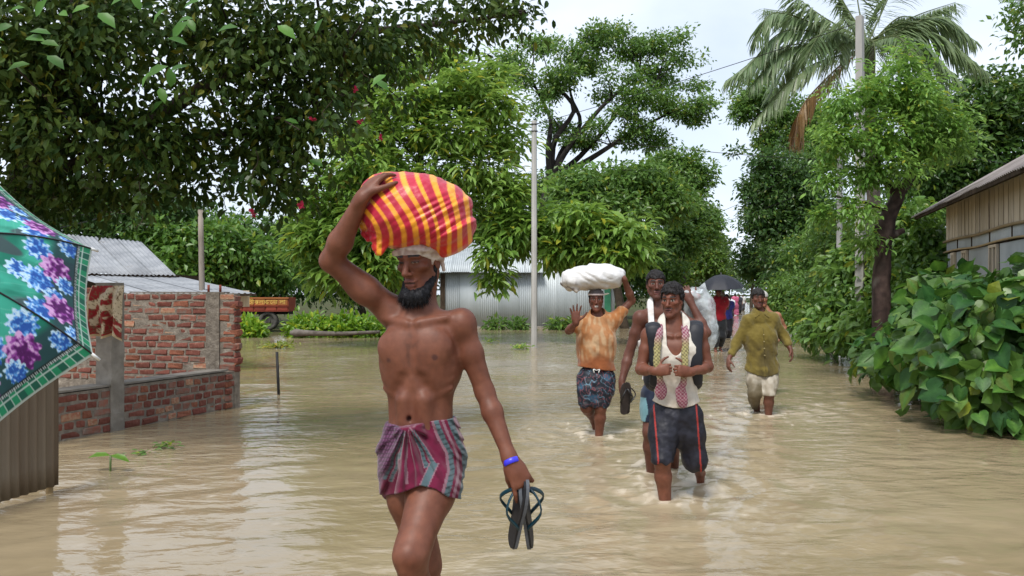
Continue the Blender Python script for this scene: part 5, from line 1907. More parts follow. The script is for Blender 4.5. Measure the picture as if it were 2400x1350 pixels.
def trailer():
    d = 28.
    q = d / FPX
    x0, x1 = (462 - 1200) * q, (676 - 1200) * q
    zt, zb = CAM_H + (HOR - 697) * q, CAM_H + (HOR - 730) * q
    root = thing('truck_trailer', ((x0 + x1) / 2, d, 0), 'orange lettered truck trailer parked among weeds behind the brick wall', 'trailer')
    mb = MB()
    mb.box(((x0 + x1) / 2, d + .47, (zt + zb) / 2), ((x1 - x0) / 2, .46, (zt - zb) / 2))
    body = mb.obj('bed', M['paint_red'], root)
    n = 8
    w = (x1 - x0) / n
    for i in range(n):
        mb = MB()
        mb.box((x0 + (i + .5) * w, d - .004, zt - .17), (w / 2 - .025, .012, .105), bev=.006)
        mb.obj('side_panel', M['paint_orange'], root)
        mb = MB()
        mb.box((x0 + (i + .5) * w, d - .004, zb + .10), (w / 2 - .025, .010, .07), bev=.006)
        mb.obj('lower_panel', M['paint_red'], root)
    for z, h in ((zt - .025, .022), (zt - .30, .014), (zb + .012, .014)):
        mb = MB()
        mb.box(((x0 + x1) / 2, d - .02, z), ((x1 - x0) / 2 + .01, .02, h))
        mb.obj('rail', M['paint_orange'] if z > zt - .1 else M['paint_red'], root)
    fnt = None
    for i, tx in enumerate(['মেসা', 'মোঃ', 'নিউ', 'বেগো', 'যাতী', 'কলা', 'জেনা', 'লা']):
        cu = bpy.data.curves.new('letters', 'FONT')
        cu.body = tx
        cu.size = .21
        cu.align_x = 'CENTER'
        cu.align_y = 'CENTER'
        cu.extrude = .004
        tmp = bpy.data.objects.new('letters_curve', cu)
        COL.objects.link(tmp)
        me = bpy.data.meshes.new_from_object(tmp.evaluated_get(bpy.context.evaluated_depsgraph_get()))
        bpy.data.objects.remove(tmp)
        me.materials.clear()
        me.materials.append(M['paint_yellow'])
        o = bpy.data.objects.new('lettering', me)
        link(o, root)
        o.location = tuple(A(x0 + (i + .5) * w, d - .022, zt - .17) - OFF[root.name])
        o.rotation_euler = (math.pi / 2, 0, 0)
    mb = MB()
    mb.box(((x0 + x1) / 2, d + .7, zb - .06), ((x1 - x0) / 2 - .1, .35, .05))
    mb.box(((528 - 1200) * q, d + .3, zb - .25), (.03, .2, .2))
    mb.obj('chassis', M['black'], root)
    for (xx, rr) in ((628, .33),):
        c = A((xx - 1200) * q, d + .12, CAM_H + (HOR - 752) * q)
        th = np.linspace(0, 2 * np.pi, 25)[:-1]
        prof = [(rr * .62, -.10), (rr * .92, -.11), (rr, -.07), (rr, .07), (rr * .92, .11), (rr * .62, .10)]
        v = A([[c[0] + r_ * math.cos(t), c[1] + o, c[2] + r_ * math.sin(t)] for t in th for r_, o in prof])
        f = grid_faces(24, 6, True)
        f = np.vstack([f, np.stack([np.arange(24) * 6 + 5, ((np.arange(24) + 1) % 24) * 6 + 5, ((np.arange(24) + 1) % 24) * 6, np.arange(24) * 6], -1)])
        wh = mobj('wheel', v, [f], M['tyre'], root)
        mb = MB()
        mb.tube([c + A(0, -.06, 0), c + A(0, .06, 0)], rr * .61, 20)
        mb.tube([c + A(0, -.10, 0), c + A(0, -.05, 0)], rr * .22, 12)
        mb.obj('rim', M['tyre'], wh)


def right_house():
    d0 = unit(A(.29, 1, 0))
    C = A(7.56, 14, 0)                     # far corner of the wall on the road side
    n = A(-d0[1], d0[0], 0)                # towards the road
    root = thing('plank_house', (C - d0 * 3), 'house with plank gable band, grey panels and overhanging brown tin roof on the right', 'house')
    Lw = 7.0
    W = lambda t, z, o=0.: C - d0 * t + n * o + A(0, 0, z)
    gz = .35
    mb = MB()
    box_between(mb, W(0.02, 1.6, -.10), W(Lw, 1.6, -.10), .12, 2.55)
    mb.box(C - n * 1.7 - d0 * .06 + A(0, 0, 1.6), (1.6, .06, 1.27), np.stack([n, d0, A(0, 0, 1)]))
    mb.obj('wall', M['wood_dark'], root)
    # planks
    t, rr = .02, random.Random(3)
    while t < Lw - .2:
        w = rr.uniform(.19, .25)
        mb = MB()
        mb.box(W(t + w / 2, 2.625 + rr.uniform(-.006, .006), -.018 + rr.uniform(-.006, .006)), (w / 2 - .017, .012, .30), np.stack([d0, n, A(0, 0, 1)]))
        mb.obj('plank', M['plank'], root)
        t += w
    # rails
    for z, r_ in ((2.31, .022), (2.13, .016)):
        pts = [W(s, z + .012 * math.sin(s * 2.3), .012) for s in np.linspace(-.05, Lw, 24)]
        MB().tube(pts, r_, 7).obj('rail', M['bamboo'], root, True)
    # grey panels under the planks
    t = .01
    for w in (.78, .86, .95, 1.0, 1.0, 1.2):
        mb = MB()
        mb.box(W(t + w / 2, 2.215, -.026), (w / 2 - .012, .008, .085), np.stack([d0, n, A(0, 0, 1)]))
        mb.obj('panel', M['sheet_grey'], root)
        mb = MB()
        mb.box(W(t + w, 2.215, -.018), (.014, .012, .085), np.stack([d0, n, A(0, 0, 1)]))
        mb.obj('batten', M['wood_dark'], root)
        t += w
    # lower wall sheets with windows between
    xw = [(.10, .40, 0), (.42, .66, 1), (.70, 1.08, 0), (1.12, 1.42, 1), (1.46, 2.6, 0), (2.62, 3.0, 1), (3.05, 4.4, 0), (4.42, 6.9, 0)]
    for a, b, win in xw:
        if not win:
            mb = MB()
            mb.box(W((a + b) / 2, 1.28, -.026), ((b - a) / 2 - .006, .008, .82), np.stack([d0, n, A(0, 0, 1)]))
            mb.obj('lower_panel', M['sheet_grey'], root)
        else:
            fr = MB()
            for s in (a + .02, b - .02, (a + b) / 2):
                fr.box(W(s, 1.78, -.006), (.018, .018, .30), np.stack([d0, n, A(0, 0, 1)]))
            for z in (1.49, 2.08):
                fr.box(W((a + b) / 2, z, -.004), ((b - a) / 2, .020, .020), np.stack([d0, n, A(0, 0, 1)]))
            wn_ = fr.obj('window', M['plank'], root)
            mb = MB()
            mb.box(W((a + b) / 2, 1.28, -.03), ((b - a) / 2 - .002, .004, .19), np.stack([d0, n, A(0, 0, 1)]))
            mb.obj('sill_panel', M['sheet_grey'], wn_)
    # roof: eave over the road, ridge to the right
    e0, e1 = W(-.62, 2.82, .40), W(Lw, 2.82, .40)
    r0, r1 = W(-.62, 4.75, -2.9), W(Lw, 4.75, -2.9)
    sheets(root, e1, e0, r0, r1, 9, M['tin_brown'], name='roof_sheet', pitch=.076, amp=.011, nv=5)
    b1, b0 = W(Lw, 4.75, -2.9), W(-.62, 4.75, -2.9)
    sheets(root, W(-.62, 2.82, -6.2), W(Lw, 2.82, -6.2), b1, b0, 5, M['tin_brown'], name='roof_sheet', pitch=.076, amp=.011, nv=3)
    for off, z in ((.36, 2.795), (.0, 3.0)):
        mb = MB()
        box_between(mb, W(-.58, z, off), W(Lw, z, off), .05, .06)
        mb.obj('purlin', M['wood_dark'], root)
    for s in np.arange(-.4, Lw, .9):
        mb = MB()
        box_between(mb, W(s, 2.80, .38), W(s, 4.70, -2.88), .05, .06)
        mb.obj('rafter', M['wood_dark'], root)


def poles_and_wires():
    def pole(px, d, ytop, zb, w0, w1, label, n=8, lean=0., mat='pole', name='utility_pole', cat='pole'):
        b, t = P(px, 0, d), P(px + lean, ytop, d)
        b[2] = zb
        root = thing(name, b, label, cat)
        MB().tube([b + (t - b) * s for s in np.linspace(0, 1, 7)], np.linspace(w0, w1, 7), n).obj('shaft', M[mat], root, n > 8)
        return root, t
    r1, t1 = pole(1252, 21., 283, -.6, .082, .068, 'slim grey concrete pole standing in the water at the centre', 8)
    for z in (.10, .28):
        MB().tube([t1 - A(.09, .06, z), t1 + A(.09, -.06, -z)], .016, 6).obj('insulator_bar', M['black'], r1, True)
    r2, t2 = pole(2018, 16., 38, .2, .125, .085, 'tall thick concrete pole in front of the coconut palm', 4, -3)
    r3, t3 = pole(1966, 22., 300, .2, .088, .075, 'concrete pole between the tall pole and the hedge on the right', 4, 3)
    r4, t4 = pole(478, 14.6, 492, -.5, .058, .046, 'weathered wooden post behind the brick wall', 9, -8, 'post_wood', 'wooden_post', 'post')
    t4 = P(472, 470, 14.6)
    r5, t5 = pole(1584, 45., 512, .1, .13, .10, 'far pole with a small platform beside the left roadside trees', 8)
    MB().box(P(1584, 617, 45), (.55, .35, .04)).obj('platform', M['black'], r5)
    MB().box(P(1580, 548, 44.8), (.14, .14, .35)).obj('transformer', M['pole'], r5)
    c = P(1587, 634, 44.5)
    MB().box(c, (.42, .02, .10), np.stack([unit(A(1, 0, -.28)), A(0, 1, 0), unit(A(.28, 0, 1))])).obj('hanging_sheet', M['paint_teal'], r5)
    def wire(a, b, sag, label, r_=.006):
        a, b = A(a), A(b)
        s = np.linspace(0, 1, 22)
        pts = a + (b - a) * s[:, None] - A(0, 0, 1) * (4 * sag * s * (1 - s))[:, None]
        v, f = tube(pts, r_, 5)
        o = mobj('overhead_wire', v, f, M['black'], None, smooth=True, base=a)
        tag(o, label, 'wire', 'overhead wires')
    wire(t2 - A(0, 0, .12), t1 - A(0, 0, .1), .06, 'overhead wire from the tall pole down across the sky to the central pole', .008)
    wire(t1 - A(0, 0, .28), t3 - A(0, 0, .9), .10, 'overhead wire running level from the central pole to the right-hand pole', .008)
    wire(t3 - A(0, 0, .4), t5 - A(0, 0, .2), .5, 'thin overhead wire from the right-hand pole to the far pole', .008)
    wire(t3 - A(0, 0, 1.3), t5 - A(0, 0, .5), .4, 'lower overhead wire from the right-hand pole to the far pole', .008)
    wire(t2 - A(0, 0, 2.3), P(2460, 395, 16.5), .1, 'overhead wire passing above the plank house roof', .005)
    for k, (ya, yb) in enumerate(((500, 462), (512, 478), (534, 488))):
        wire(P(-60 + 40 * k, ya + 22, 12.5), P(330, yb - 8, 16), .06, ('uppermost', 'middle', 'lowest')[k] + ' of the three wires above the left tin roof', .008)
    # black stake
    b, t = Wt(656, 926), None
    b[2] = -.4
    t = P(649, 825, b[1])
    root = mobj('stake', *tube([b, (b + t) / 2, t], .020, 8), M['black'], None, base=(b[0], b[1], 0))
    tag(root, 'thin black stake sticking out of the water by the brick wall', 'stake')


def floral_umbrella():
    Ap = A(-1.5811, 2.014, 1.5308)
    az, el, roll, Rr, rise = -1.0233, .6554, -1.9967, .52, .22
    n = A(math.cos(el) * math.cos(az), math.cos(el) * math.sin(az), math.sin(el))
    u = unit(np.cross(n, A(0, 0, 1)))
    w = np.cross(n, u)
    grip = Ap - n * .72
    root = thing('umbrella', grip, 'green umbrella printed with purple and blue flowers at the left edge', 'umbrella')
    rib = lambda j, s: Ap - n * (rise * s * s)[..., None] + Rr * s[..., None] * (math.cos(roll - j * math.pi / 4) * u + math.sin(roll - j * math.pi / 4) * w)
    nu = 150
    rg = np.random.default_rng(11)
    for j in range(8):
        s = np.linspace(.0, 1, nu)
        a, b = rib(j, s), rib(j + 1, s)
        t = np.linspace(0, 1, nu)
        V = a[:, None] + (b - a)[:, None] * t[None, :, None]
        bow = (np.sin(t * np.pi))[None, :, None] * (s ** 1.5)[:, None, None]
        # the hem is cut slightly hollow and the cloth sags a little between ribs
        V = V - n * .010 * bow + (Ap - n * rise - V) * .035 * bow * (s[:, None, None] ** 4)
        v = V.reshape(-1, 3)
        # print: x across the panel (-.5...5 at the hem), y from the tip to the hem
        X = ((t[None] - .5) * s[:, None] * .765).ravel()
        Y = np.repeat(s, nu)
        q3 = np.stack([X * 1.0, Y, 0 * X + j * 7.3], -1)
        lf = fbm(q3 * A(1.6, .8, 1), 5, 3, 4)
        col = mixc(A(.012, .20, .13), A(.05, .42, .30), sm(-.25, .35, lf))
        col = mixc(col, A(.055, .10, .10), sm(.16, .22, noise(q3 * A(1, .6, 1), 6.5, 7)))
        vein = np.abs(np.mod(X * 14 + Y * 9 + 2.4 * noise(q3, 4, 9), 1) - .5)
        col = mixc(col, A(.16, .55, .42), .55 * sm(.06, .0, vein) * sm(-.1, .2, lf))
        col = mixc(col, A(.018, .055, .065), sm(.74, .80, Y + .03 * noise(q3, 9, 2)) * .92)
        def flower(cx, cy, r, dark, mid, light, pn):
            nonlocal col
            dx, dy = (X - cx), (Y - cy) * .52 / .52
            rr_ = np.hypot(dx, dy) / r
            m = rr_ < 1.25
            th = np.arctan2(dy, dx)
            ed = 1 + .13 * np.sin(th * pn + 1.3) + .10 * noise(q3, 38, 3)
            cell = noise(q3, 1.0 / r * 3.1, 5) + .6 * noise(q3, 1.0 / r * 6, 6)
            tone = sm(-.25, .45, cell + .55 * (rr_ - .55) - .5 * (dy / r) * .5)
            fc = mixc(mixc(A(dark), A(mid), sm(.0, .5, tone)), A(light), sm(.5, .95, tone))
            lines = sm(.05, .0, np.abs(noise(q3, 1.0 / r * 4.2, 8))) * .8
            fc = mixc(fc, A(dark) * .6, lines * sm(1.1, .4, rr_))
            col = mixc(col, fc, sm(0, .06, ed - rr_) * m)
        pu = ((.10, .005, .12), (.34, .06, .38), (.72, .42, .72))
        bl = ((.02, .10, .42), (.12, .38, .80), (.58, .78, .92))
        k = .095
        for (cx, cy, r, c3, pn) in ((-.19, .70, .075, bl, 11), (.0, .60, .060, bl, 9), (.02, .705, .085, bl, 12), (.22, .72, .075, bl, 11), (-.29, .86, .055, bl, 9), (.10, .80, .060, bl, 10),
                                    (-.105, .80, .088, pu, 9), (.165, .83, .088, pu, 9), (.30, .90, .05, bl, 9), (-.02, .86, .055, bl, 10)):
            flower(cx, cy, r, *c3, pn)
        # woven border
        e = Y
        chk = np.mod((t[None] * np.ones((nu, 1))).ravel() * 9, 1)
        band = sm(.905, .912, e)
        bc = np.where((chk < .5)[:, None], A(.02, .28, .13), A(.012, .12, .075))
        bc = np.where(((np.abs(chk - .0) < .05) | (np.abs(chk - .5) < .03))[:, None], A(.42, .58, .50), bc)
        bc = mixc(bc, A(.008, .02, .018), sm(.930, .926, e))
        dash = np.mod((t[None] * np.ones((nu, 1))).ravel() * 60, 1) < .5
        bc = np.where(((np.abs(e - .924) < .006) & dash)[:, None], A(.45, .5, .48), bc)
        bc = np.where((np.abs(e - .945) < .004)[:, None], A(.5, .62, .55), bc)
        col = mixc(col, bc, band)
        col = np.where((e > .988)[:, None], A(.45, .50, .44), col)
        f = grid_faces(nu, nu)
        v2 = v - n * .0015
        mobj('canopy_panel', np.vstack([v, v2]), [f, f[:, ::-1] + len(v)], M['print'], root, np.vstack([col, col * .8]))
        sr = np.linspace(.02, 1.025, 14)
        MB().tube(rib(j, sr) + n * .0015, .0026, 5, (.012, .012, .014)).obj('rib', M['plastic'], root, True, True)
        MB().tube([rib(j, A([.99, 1.0]))[0], rib(j, A([1.0, 1.035]))[1]], .0045, 6, (.7, .7, .68)).obj('tip', M['plastic'], root, True, True)
    MB().tube([Ap + n * .05, grip], .006, 8, (.2, .2, .21)).obj('shaft', M['plastic'], root, True, True)
    MB().tube([grip + n * .02, grip - n * .12], .016, 10, (.02, .02, .022)).obj('handle', M['rubber'], root, True, True)
# ------------------------------------------------------------------ vegetation
LEAF2 = (A([[0, 0, 0], [.42, .5, .06], [1, 0, -.10], [.42, -.5, .06]]), np.array([[0, 2, 1], [0, 3, 2]]))
LEAF6 = (A([[0, 0, 0], [.28, .40, .07], [.28, 0, 0], [.28, -.40, .07], [.64, .43, .04], [.64, 0, -.04], [.64, -.43, .04], [1, 0, -.16]]),
         np.array([[0, 2, 1, 1], [0, 3, 2, 2], [1, 2, 5, 4], [2, 3, 6, 5], [4, 5, 7, 7], [5, 6, 7, 7]]))


def leaf_cloud(pos, dirs, nrm, L, wr, cols, tpl=LEAF2):
    """instances of a leaf template as one vertex soup -> verts, faces, cols"""
    T, Fc = tpl
    n = len(pos)
    d = unit(dirs)
    s = unit(np.cross(nrm, d))
    m = np.cross(d, s)
    L = np.broadcast_to(L, (n,))[:, None, None]
    v = pos[:, None] + L * (T[None, :, 0:1] * d[:, None] + T[None, :, 1:2] * wr * s[:, None] + T[None, :, 2:3] * m[:, None])
    k = len(T)
    f = (Fc[None] + (np.arange(n) * k)[:, None, None]).reshape(-1, Fc.shape[1])
    c = np.repeat(cols, k, 0)
    if Fc.shape[1] == 4:
        tri = f[:, 2] == f[:, 3]
        return v.reshape(-1, 3), [f[~tri], f[tri][:, :3]], c
    return v.reshape(-1, 3), [f], c


def merge(parts):
    vs, fs, cs, n = [], [], [], 0
    for v, f, c in parts:
        vs.append(v)
        cs.append(c)
        fs += [q + n for q in f]
        n += len(v)
    return np.vstack(vs), fs, np.vstack(cs)


G_BRIGHT = (A(.150, .275, .050), A(.250, .385, .080))
G_MID = (A(.080, .175, .032), A(.145, .260, .050))
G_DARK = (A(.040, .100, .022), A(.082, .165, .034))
G_DULL = (A(.050, .110, .035), A(.090, .160, .048))


def pal(g, n, rg, t=None, yel=.06):
    t = rg.random(n) if t is None else np.clip(t + rg.normal(0, .18, n), 0, 1)
    c = mixc(g[0], g[1], t)
    y = rg.random(n) < yel
    c = np.where(y[:, None], c * A(1.9, 1.25, .8), c)
    return c * rg.uniform(.8, 1.15, (n, 1))


def clumps_in(blobs, n, rg, shell=.55):
    """clump centres in a list of (centre, radii), more of them near the surface"""
    vol = A([b[1][0] * b[1][1] * b[1][2] for b in blobs]) ** .75
    which = rg.choice(len(blobs), n, p=vol / vol.sum())
    d = unit(rg.normal(size=(n, 3)))
    r = (shell + (1 - shell) * rg.random(n))[:, None]
    r = np.where(rg.random((n, 1)) < .22, r * .5, r)
    c = A([b[0] for b in blobs])[which]
    rad = A([b[1] for b in blobs])[which]
    d = d * (1 + .42 * noise(c + d * rad * 1.2, .9, 3) + np.where(rg.random(n) < .08, .22 * rg.random(n), 0))[:, None]
    return c + d * r * rad, unit(d / rad)


def foliage(blobs, ncl, per, rcl, L, wr, g, seed, droop=.35, tpl=LEAF2, shell=.55, yel=.06, whorl=False, flat=.75, up=.55, gaps=None):
    """leaf clumps through the crown. whorl = leaves radiate from twig ends and hang"""
    rg = np.random.default_rng(seed)
    c, out = clumps_in(blobs, ncl, rg, shell)
    if gaps:
        k = noise(c, gaps[0], 7) > gaps[1]
        c, out, ncl = c[k], out[k], int(k.sum())
    n = ncl * per
    ci = np.repeat(np.arange(ncl), per)
    tone = rg.random(ncl)
    if whorl:
        th = rg.random(n) * 2 * np.pi
        rad = np.stack([np.cos(th), np.sin(th), rg.normal(.05, .25, n)], -1)
        dirs = unit(rad + out[ci] * .5 + A(0, 0, -1) * (droop * (.4 + 1.1 * rg.random(n)))[:, None])
        pos = c[ci] + rg.normal(0, rcl * .45, (n, 3)) + rad * rcl * .15
        nr = unit(A(0, 0, 1) + .45 * rad + rg.normal(0, .25, (n, 3)))
    else:
        off = rg.normal(size=(n, 3)) * A(1, 1, flat) * rcl * .55
        pos = c[ci] + off
        dirs = unit(unit(off) * .7 + out[ci] * .35 + rg.normal(0, .55, (n, 3)) + A(0, 0, -droop))
        nr = unit(A(0, 0, up) + out[ci] * .35 + rg.normal(0, .45, (n, 3)))
    Ls = L * rg.uniform(.65, 1.25, n)
    cols = pal(g, n, rg, tone[ci], yel)
    return leaf_cloud(pos, dirs, nr, Ls, wr, cols, tpl), c


def bark_obj(paths, parent, col=(.06, .045, .032), name='trunk', n=8, kind=None, rough=.12):
    parts = []
    for pts, r in paths:
        pts = np.asarray(pts, float)
        m = max(6, len(pts) * 3)
        sp = spline(pts, m)
        rad = np.interp(np.linspace(0, 1, m), np.linspace(0, 1, len(r)), r)
        v, f = tube(sp, rad, n)
        v = v + (rad.repeat(n)[:, None] * rough * 2) * np.stack([noise(v, 6, 1), noise(v, 6, 2), 0 * v[:, 0]], -1)
        fq = np.array([q for q in f if len(q) == 4])
        c = mixc(A(col) * .6, A(col) * 1.35, sm(-.3, .3, fbm(v * A(1, 1, .4), 8, 2, 5)))
        lich = sm(.18, .34, noise(v * A(1, 1, .7), 9, 11))
        c = mixc(c, A(.20, .18, .15), lich * .45)
        parts.append((v, [fq], c))
    v, f, c = merge(parts)
    return mobj(name, v, f, M['bark'], parent, c, kind=kind)


def limbs_to(base_path, targets, rg, r0, r1=.012, k=1.0):
    """limbs leaving the trunk path towards some of the clump centres"""
    out = []
    bp = np.asarray(base_path, float)
    for t in targets:
        d = np.linalg.norm(bp - t, axis=1) + 1.2 * np.maximum(bp[:, 2] - t[2] + .3, 0)
        i = int(np.argmin(d))
        s = bp[i]
        mid = s + (t - s) * .5 + A(0, 0, .12 * np.linalg.norm(t - s)) + rg.normal(0, .05 * np.linalg.norm(t - s), 3)
        out.append(([s, s + (mid - s) * .5, mid, t], [r0, r0 * .7, (r0 + r1) * .4, r1]))
    return out


def blobs_px(lst):
    return [(P(x, y, d), A(r)) for x, y, d, r in lst]


def tree(name, label, base, path, rads, blobs, ncl, per, rcl, L, wr, g, seed, nl=14, r0=.06, cat='tree', group=None, bark=(.06, .045, .032), cname='crown', **kw):
    rg = np.random.default_rng(seed + 100)
    root = thing(name, base, label, cat, group)
    (v, f, c), cl_ = foliage(blobs, ncl, per, rcl, L, wr, g, seed, **kw)
    tg = cl_[rg.choice(len(cl_), min(nl, len(cl_)), replace=False)]
    sp = spline(path, 14)
    paths = [(path, rads)]
    bark_obj(paths + limbs_to(sp[5:], tg, rg, r0), root, bark)
    mobj(cname, v, f, M['leaf'], root, c, smooth=False, kind='stuff')
    return root


def gz(x, y):
    return float(ground_h(A([x]), A([y]))[0])


def on_ground(px, d, lift=0.0):
    x = (px - 1200) * d / FPX
    return A(x, d, max(gz(x, d), -.5) + lift)


def shrub(name, label, px, d, blobs, ncl, per, rcl, L, wr, g, seed, stems=7, cat='bush', group=None, **kw):
    b = on_ground(px, d, -.05)
    root = thing(name, b, label, cat, group)
    rg = np.random.default_rng(seed)
    (v, f, c), cl_ = foliage(blobs, ncl, per, rcl, L, wr, g, seed, **kw)
    tg = cl_[rg.choice(len(cl_), min(stems, len(cl_)), replace=False)]
    bark_obj([([A(b[0] + rg.normal(0, .15), b[1] + rg.normal(0, .15), b[2]), (b + t) / 2 + rg.normal(0, .08, 3), t], [.022, .014, .006]) for t in tg], root, (.07, .07, .035), 'stems', 5)
    mobj('foliage', v, f, M['leaf'], root, c, smooth=False, kind='stuff')
    return root


def overhang_tree():
    b = A(-5.35, 8.7, -.5)
    root = thing('overhanging_tree', b, 'dark leafy tree overhanging the top left of the view', 'tree')
    path = [b, b + A(.1, -.2, 1.6), A(-4.9, 8.0, 2.4), A(-4.2, 7.4, 3.3), A(-3.2, 7.0, 4.2), A(-2.0, 6.8, 5.0)]
    bl = blobs_px([(60, 120, 6.6, (1.1, 1.3, .95)), (330, 90, 6.8, (1.1, 1.4, .95)), (620, 90, 7.0, (1.05, 1.4, .85)), (850, 70, 7.2, (.75, 1.2, .62)),
                   (100, 330, 7.0, (1.0, 1.2, .50)), (380, 340, 7.0, (1.0, 1.2, .50)), (620, 320, 7.2, (.8, 1.1, .55)), (760, 270, 7.2, (.42, .9, .55)),
                   (60, 450, 7.3, (.55, .8, .20)), (260, 440, 7.3, (.6, .8, .20)), (470, 450, 7.4, (.6, .8, .20)), (640, 440, 7.4, (.45, .7, .22)),
                   (1010, 40, 7.6, (.75, 1.0, .36)), (1180, 15, 7.8, (.62, .9, .26))])
    top = blobs_px([(-300, 100, 7, (1.4, 1.6, 1.2))])
    rg = np.random.default_rng(41)
    g = (A(.020, .050, .010), A(.058, .096, .016))  # green darkened so the crown reads as its shaded underside
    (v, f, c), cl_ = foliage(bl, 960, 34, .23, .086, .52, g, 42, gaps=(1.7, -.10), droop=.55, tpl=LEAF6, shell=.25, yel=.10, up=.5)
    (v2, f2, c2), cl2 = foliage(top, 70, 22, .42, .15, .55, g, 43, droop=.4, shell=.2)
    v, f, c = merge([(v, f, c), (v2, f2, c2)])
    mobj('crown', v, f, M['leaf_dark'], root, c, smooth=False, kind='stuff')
    tg = cl_[rg.choice(len(cl_), 60, replace=False)]
    sp = spline(path, 20)
    extra = [([A(-4.2, 7.4, 3.3), P(300, 300, 7.0), P(520, 180, 7.0), P(760, 90, 7.2), P(1000, 60, 7.6), P(1230, 30, 7.8)], [.09, .07, .055, .04, .025, .012]),
             ([A(-4.9, 8.0, 2.4), P(180, 380, 7.2), P(400, 330, 7.1), P(640, 300, 7.2), P(790, 230, 7.2)], [.07, .05, .035, .02, .01]),
             ([A(-4.9, 8.0, 2.4), P(120, 250, 6.8), P(170, 80, 6.7), P(180, -120, 6.7)], [.07, .05, .045, .03])]
    bark_obj([(path, [.20, .17, .15, .12, .09, .05])] + extra + limbs_to(np.vstack([sp[6:], spline(extra[0][0], 16), spline(extra[1][0], 12)]), tg, rg, .020, .005), root, (.035, .026, .020))
    # hanging creepers along the near edge
    vines = []
    leaves = []
    for k in range(46):
        x = rg.uniform(0, 860)
        y0 = np.interp(x, [0, 500, 700, 860], [400, 390, 330, 180]) + rg.normal(0, 25)
        d = rg.uniform(6.4, 7.6)
        ln = rg.uniform(.12, .42)
        p0 = P(x, y0, d)
        pts = np.stack([p0 + A(rg.normal(0, .03), 0, 0) * s + A(.03 * math.sin(6 * s + k), .02 * math.cos(5 * s), -ln * s) for s in np.linspace(0, 1, 7)])
        vines.append((pts, [.005, .003]))
        m = 16
        pp = pts[rg.integers(0, 7, m)] + rg.normal(0, .02, (m, 3))
        leaves.append(leaf_cloud(pp, unit(rg.normal(size=(m, 3)) + A(0, 0, -.8)), unit(rg.normal(size=(m, 3)) + A(0, -.6, .4)), .085 * rg.uniform(.7, 1.3, m), .62, pal((A(.040, .085, .016), A(.075, .14, .022)), m, rg), LEAF6))
    bark_obj(vines, root, (.05, .04, .025), 'creepers', 4, 'stuff')
    v, f, c = merge(leaves)
    mobj('creeper_leaves', v, f, M['leaf'], root, c, smooth=False, kind='stuff')
    # large near leaves: their lit look is put into a brighter green
    spots = [(30, 60), (60, 90), (95, 100), (120, 80), (20, 30), (140, 30), (85, 40), (210, 15), (260, 12), (390, 20), (415, 55), (440, 45), (440, 105), (405, 90), (360, 165), (395, 170), (400, 205), (345, 180), (375, 205), (110, 130), (70, 150),
             (355, 265), (700, 290), (740, 80), (510, 75), (650, 60), (880, 190), (905, 175), (725, 375), (840, 300), (10, 95), (230, 30), (330, 25), (430, 20)]
    T, Fc = LEAF6
    for k, (x, y) in enumerate(spots):
        d = rg.uniform(4.9, 5.4) if y < 220 else rg.uniform(6.1, 6.5)
        p0 = P(x, y, d)
        dr = unit(A(rg.normal(0, 1), -.3, rg.normal(-.05, .7)))
        nr = unit(A(rg.normal(0, .3), -.75, .75))
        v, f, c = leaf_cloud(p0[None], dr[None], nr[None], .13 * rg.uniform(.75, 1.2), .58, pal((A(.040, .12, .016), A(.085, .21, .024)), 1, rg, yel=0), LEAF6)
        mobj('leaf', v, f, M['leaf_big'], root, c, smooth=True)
    # a few red blossoms
    for k, (x, y) in enumerate(((733, 278), (706, 482), (705, 478), (832, 210), (845, 285), (893, 322), (588, 497), (596, 502))):
        p0 = P(x, y, 6.5 + .1 * (k % 3))
        m = 7
        v, f, c = leaf_cloud(np.repeat(p0[None], m, 0), unit(rg.normal(size=(m, 3)) + A(0, -.6, 0)), unit(rg.normal(size=(m, 3))), .035, .8, np.tile(A(.42, .02, .06), (m, 1)) * rg.uniform(.7, 1.2, (m, 1)), LEAF6)
        mobj('blossom', v, f, M['leaf'], root, c)


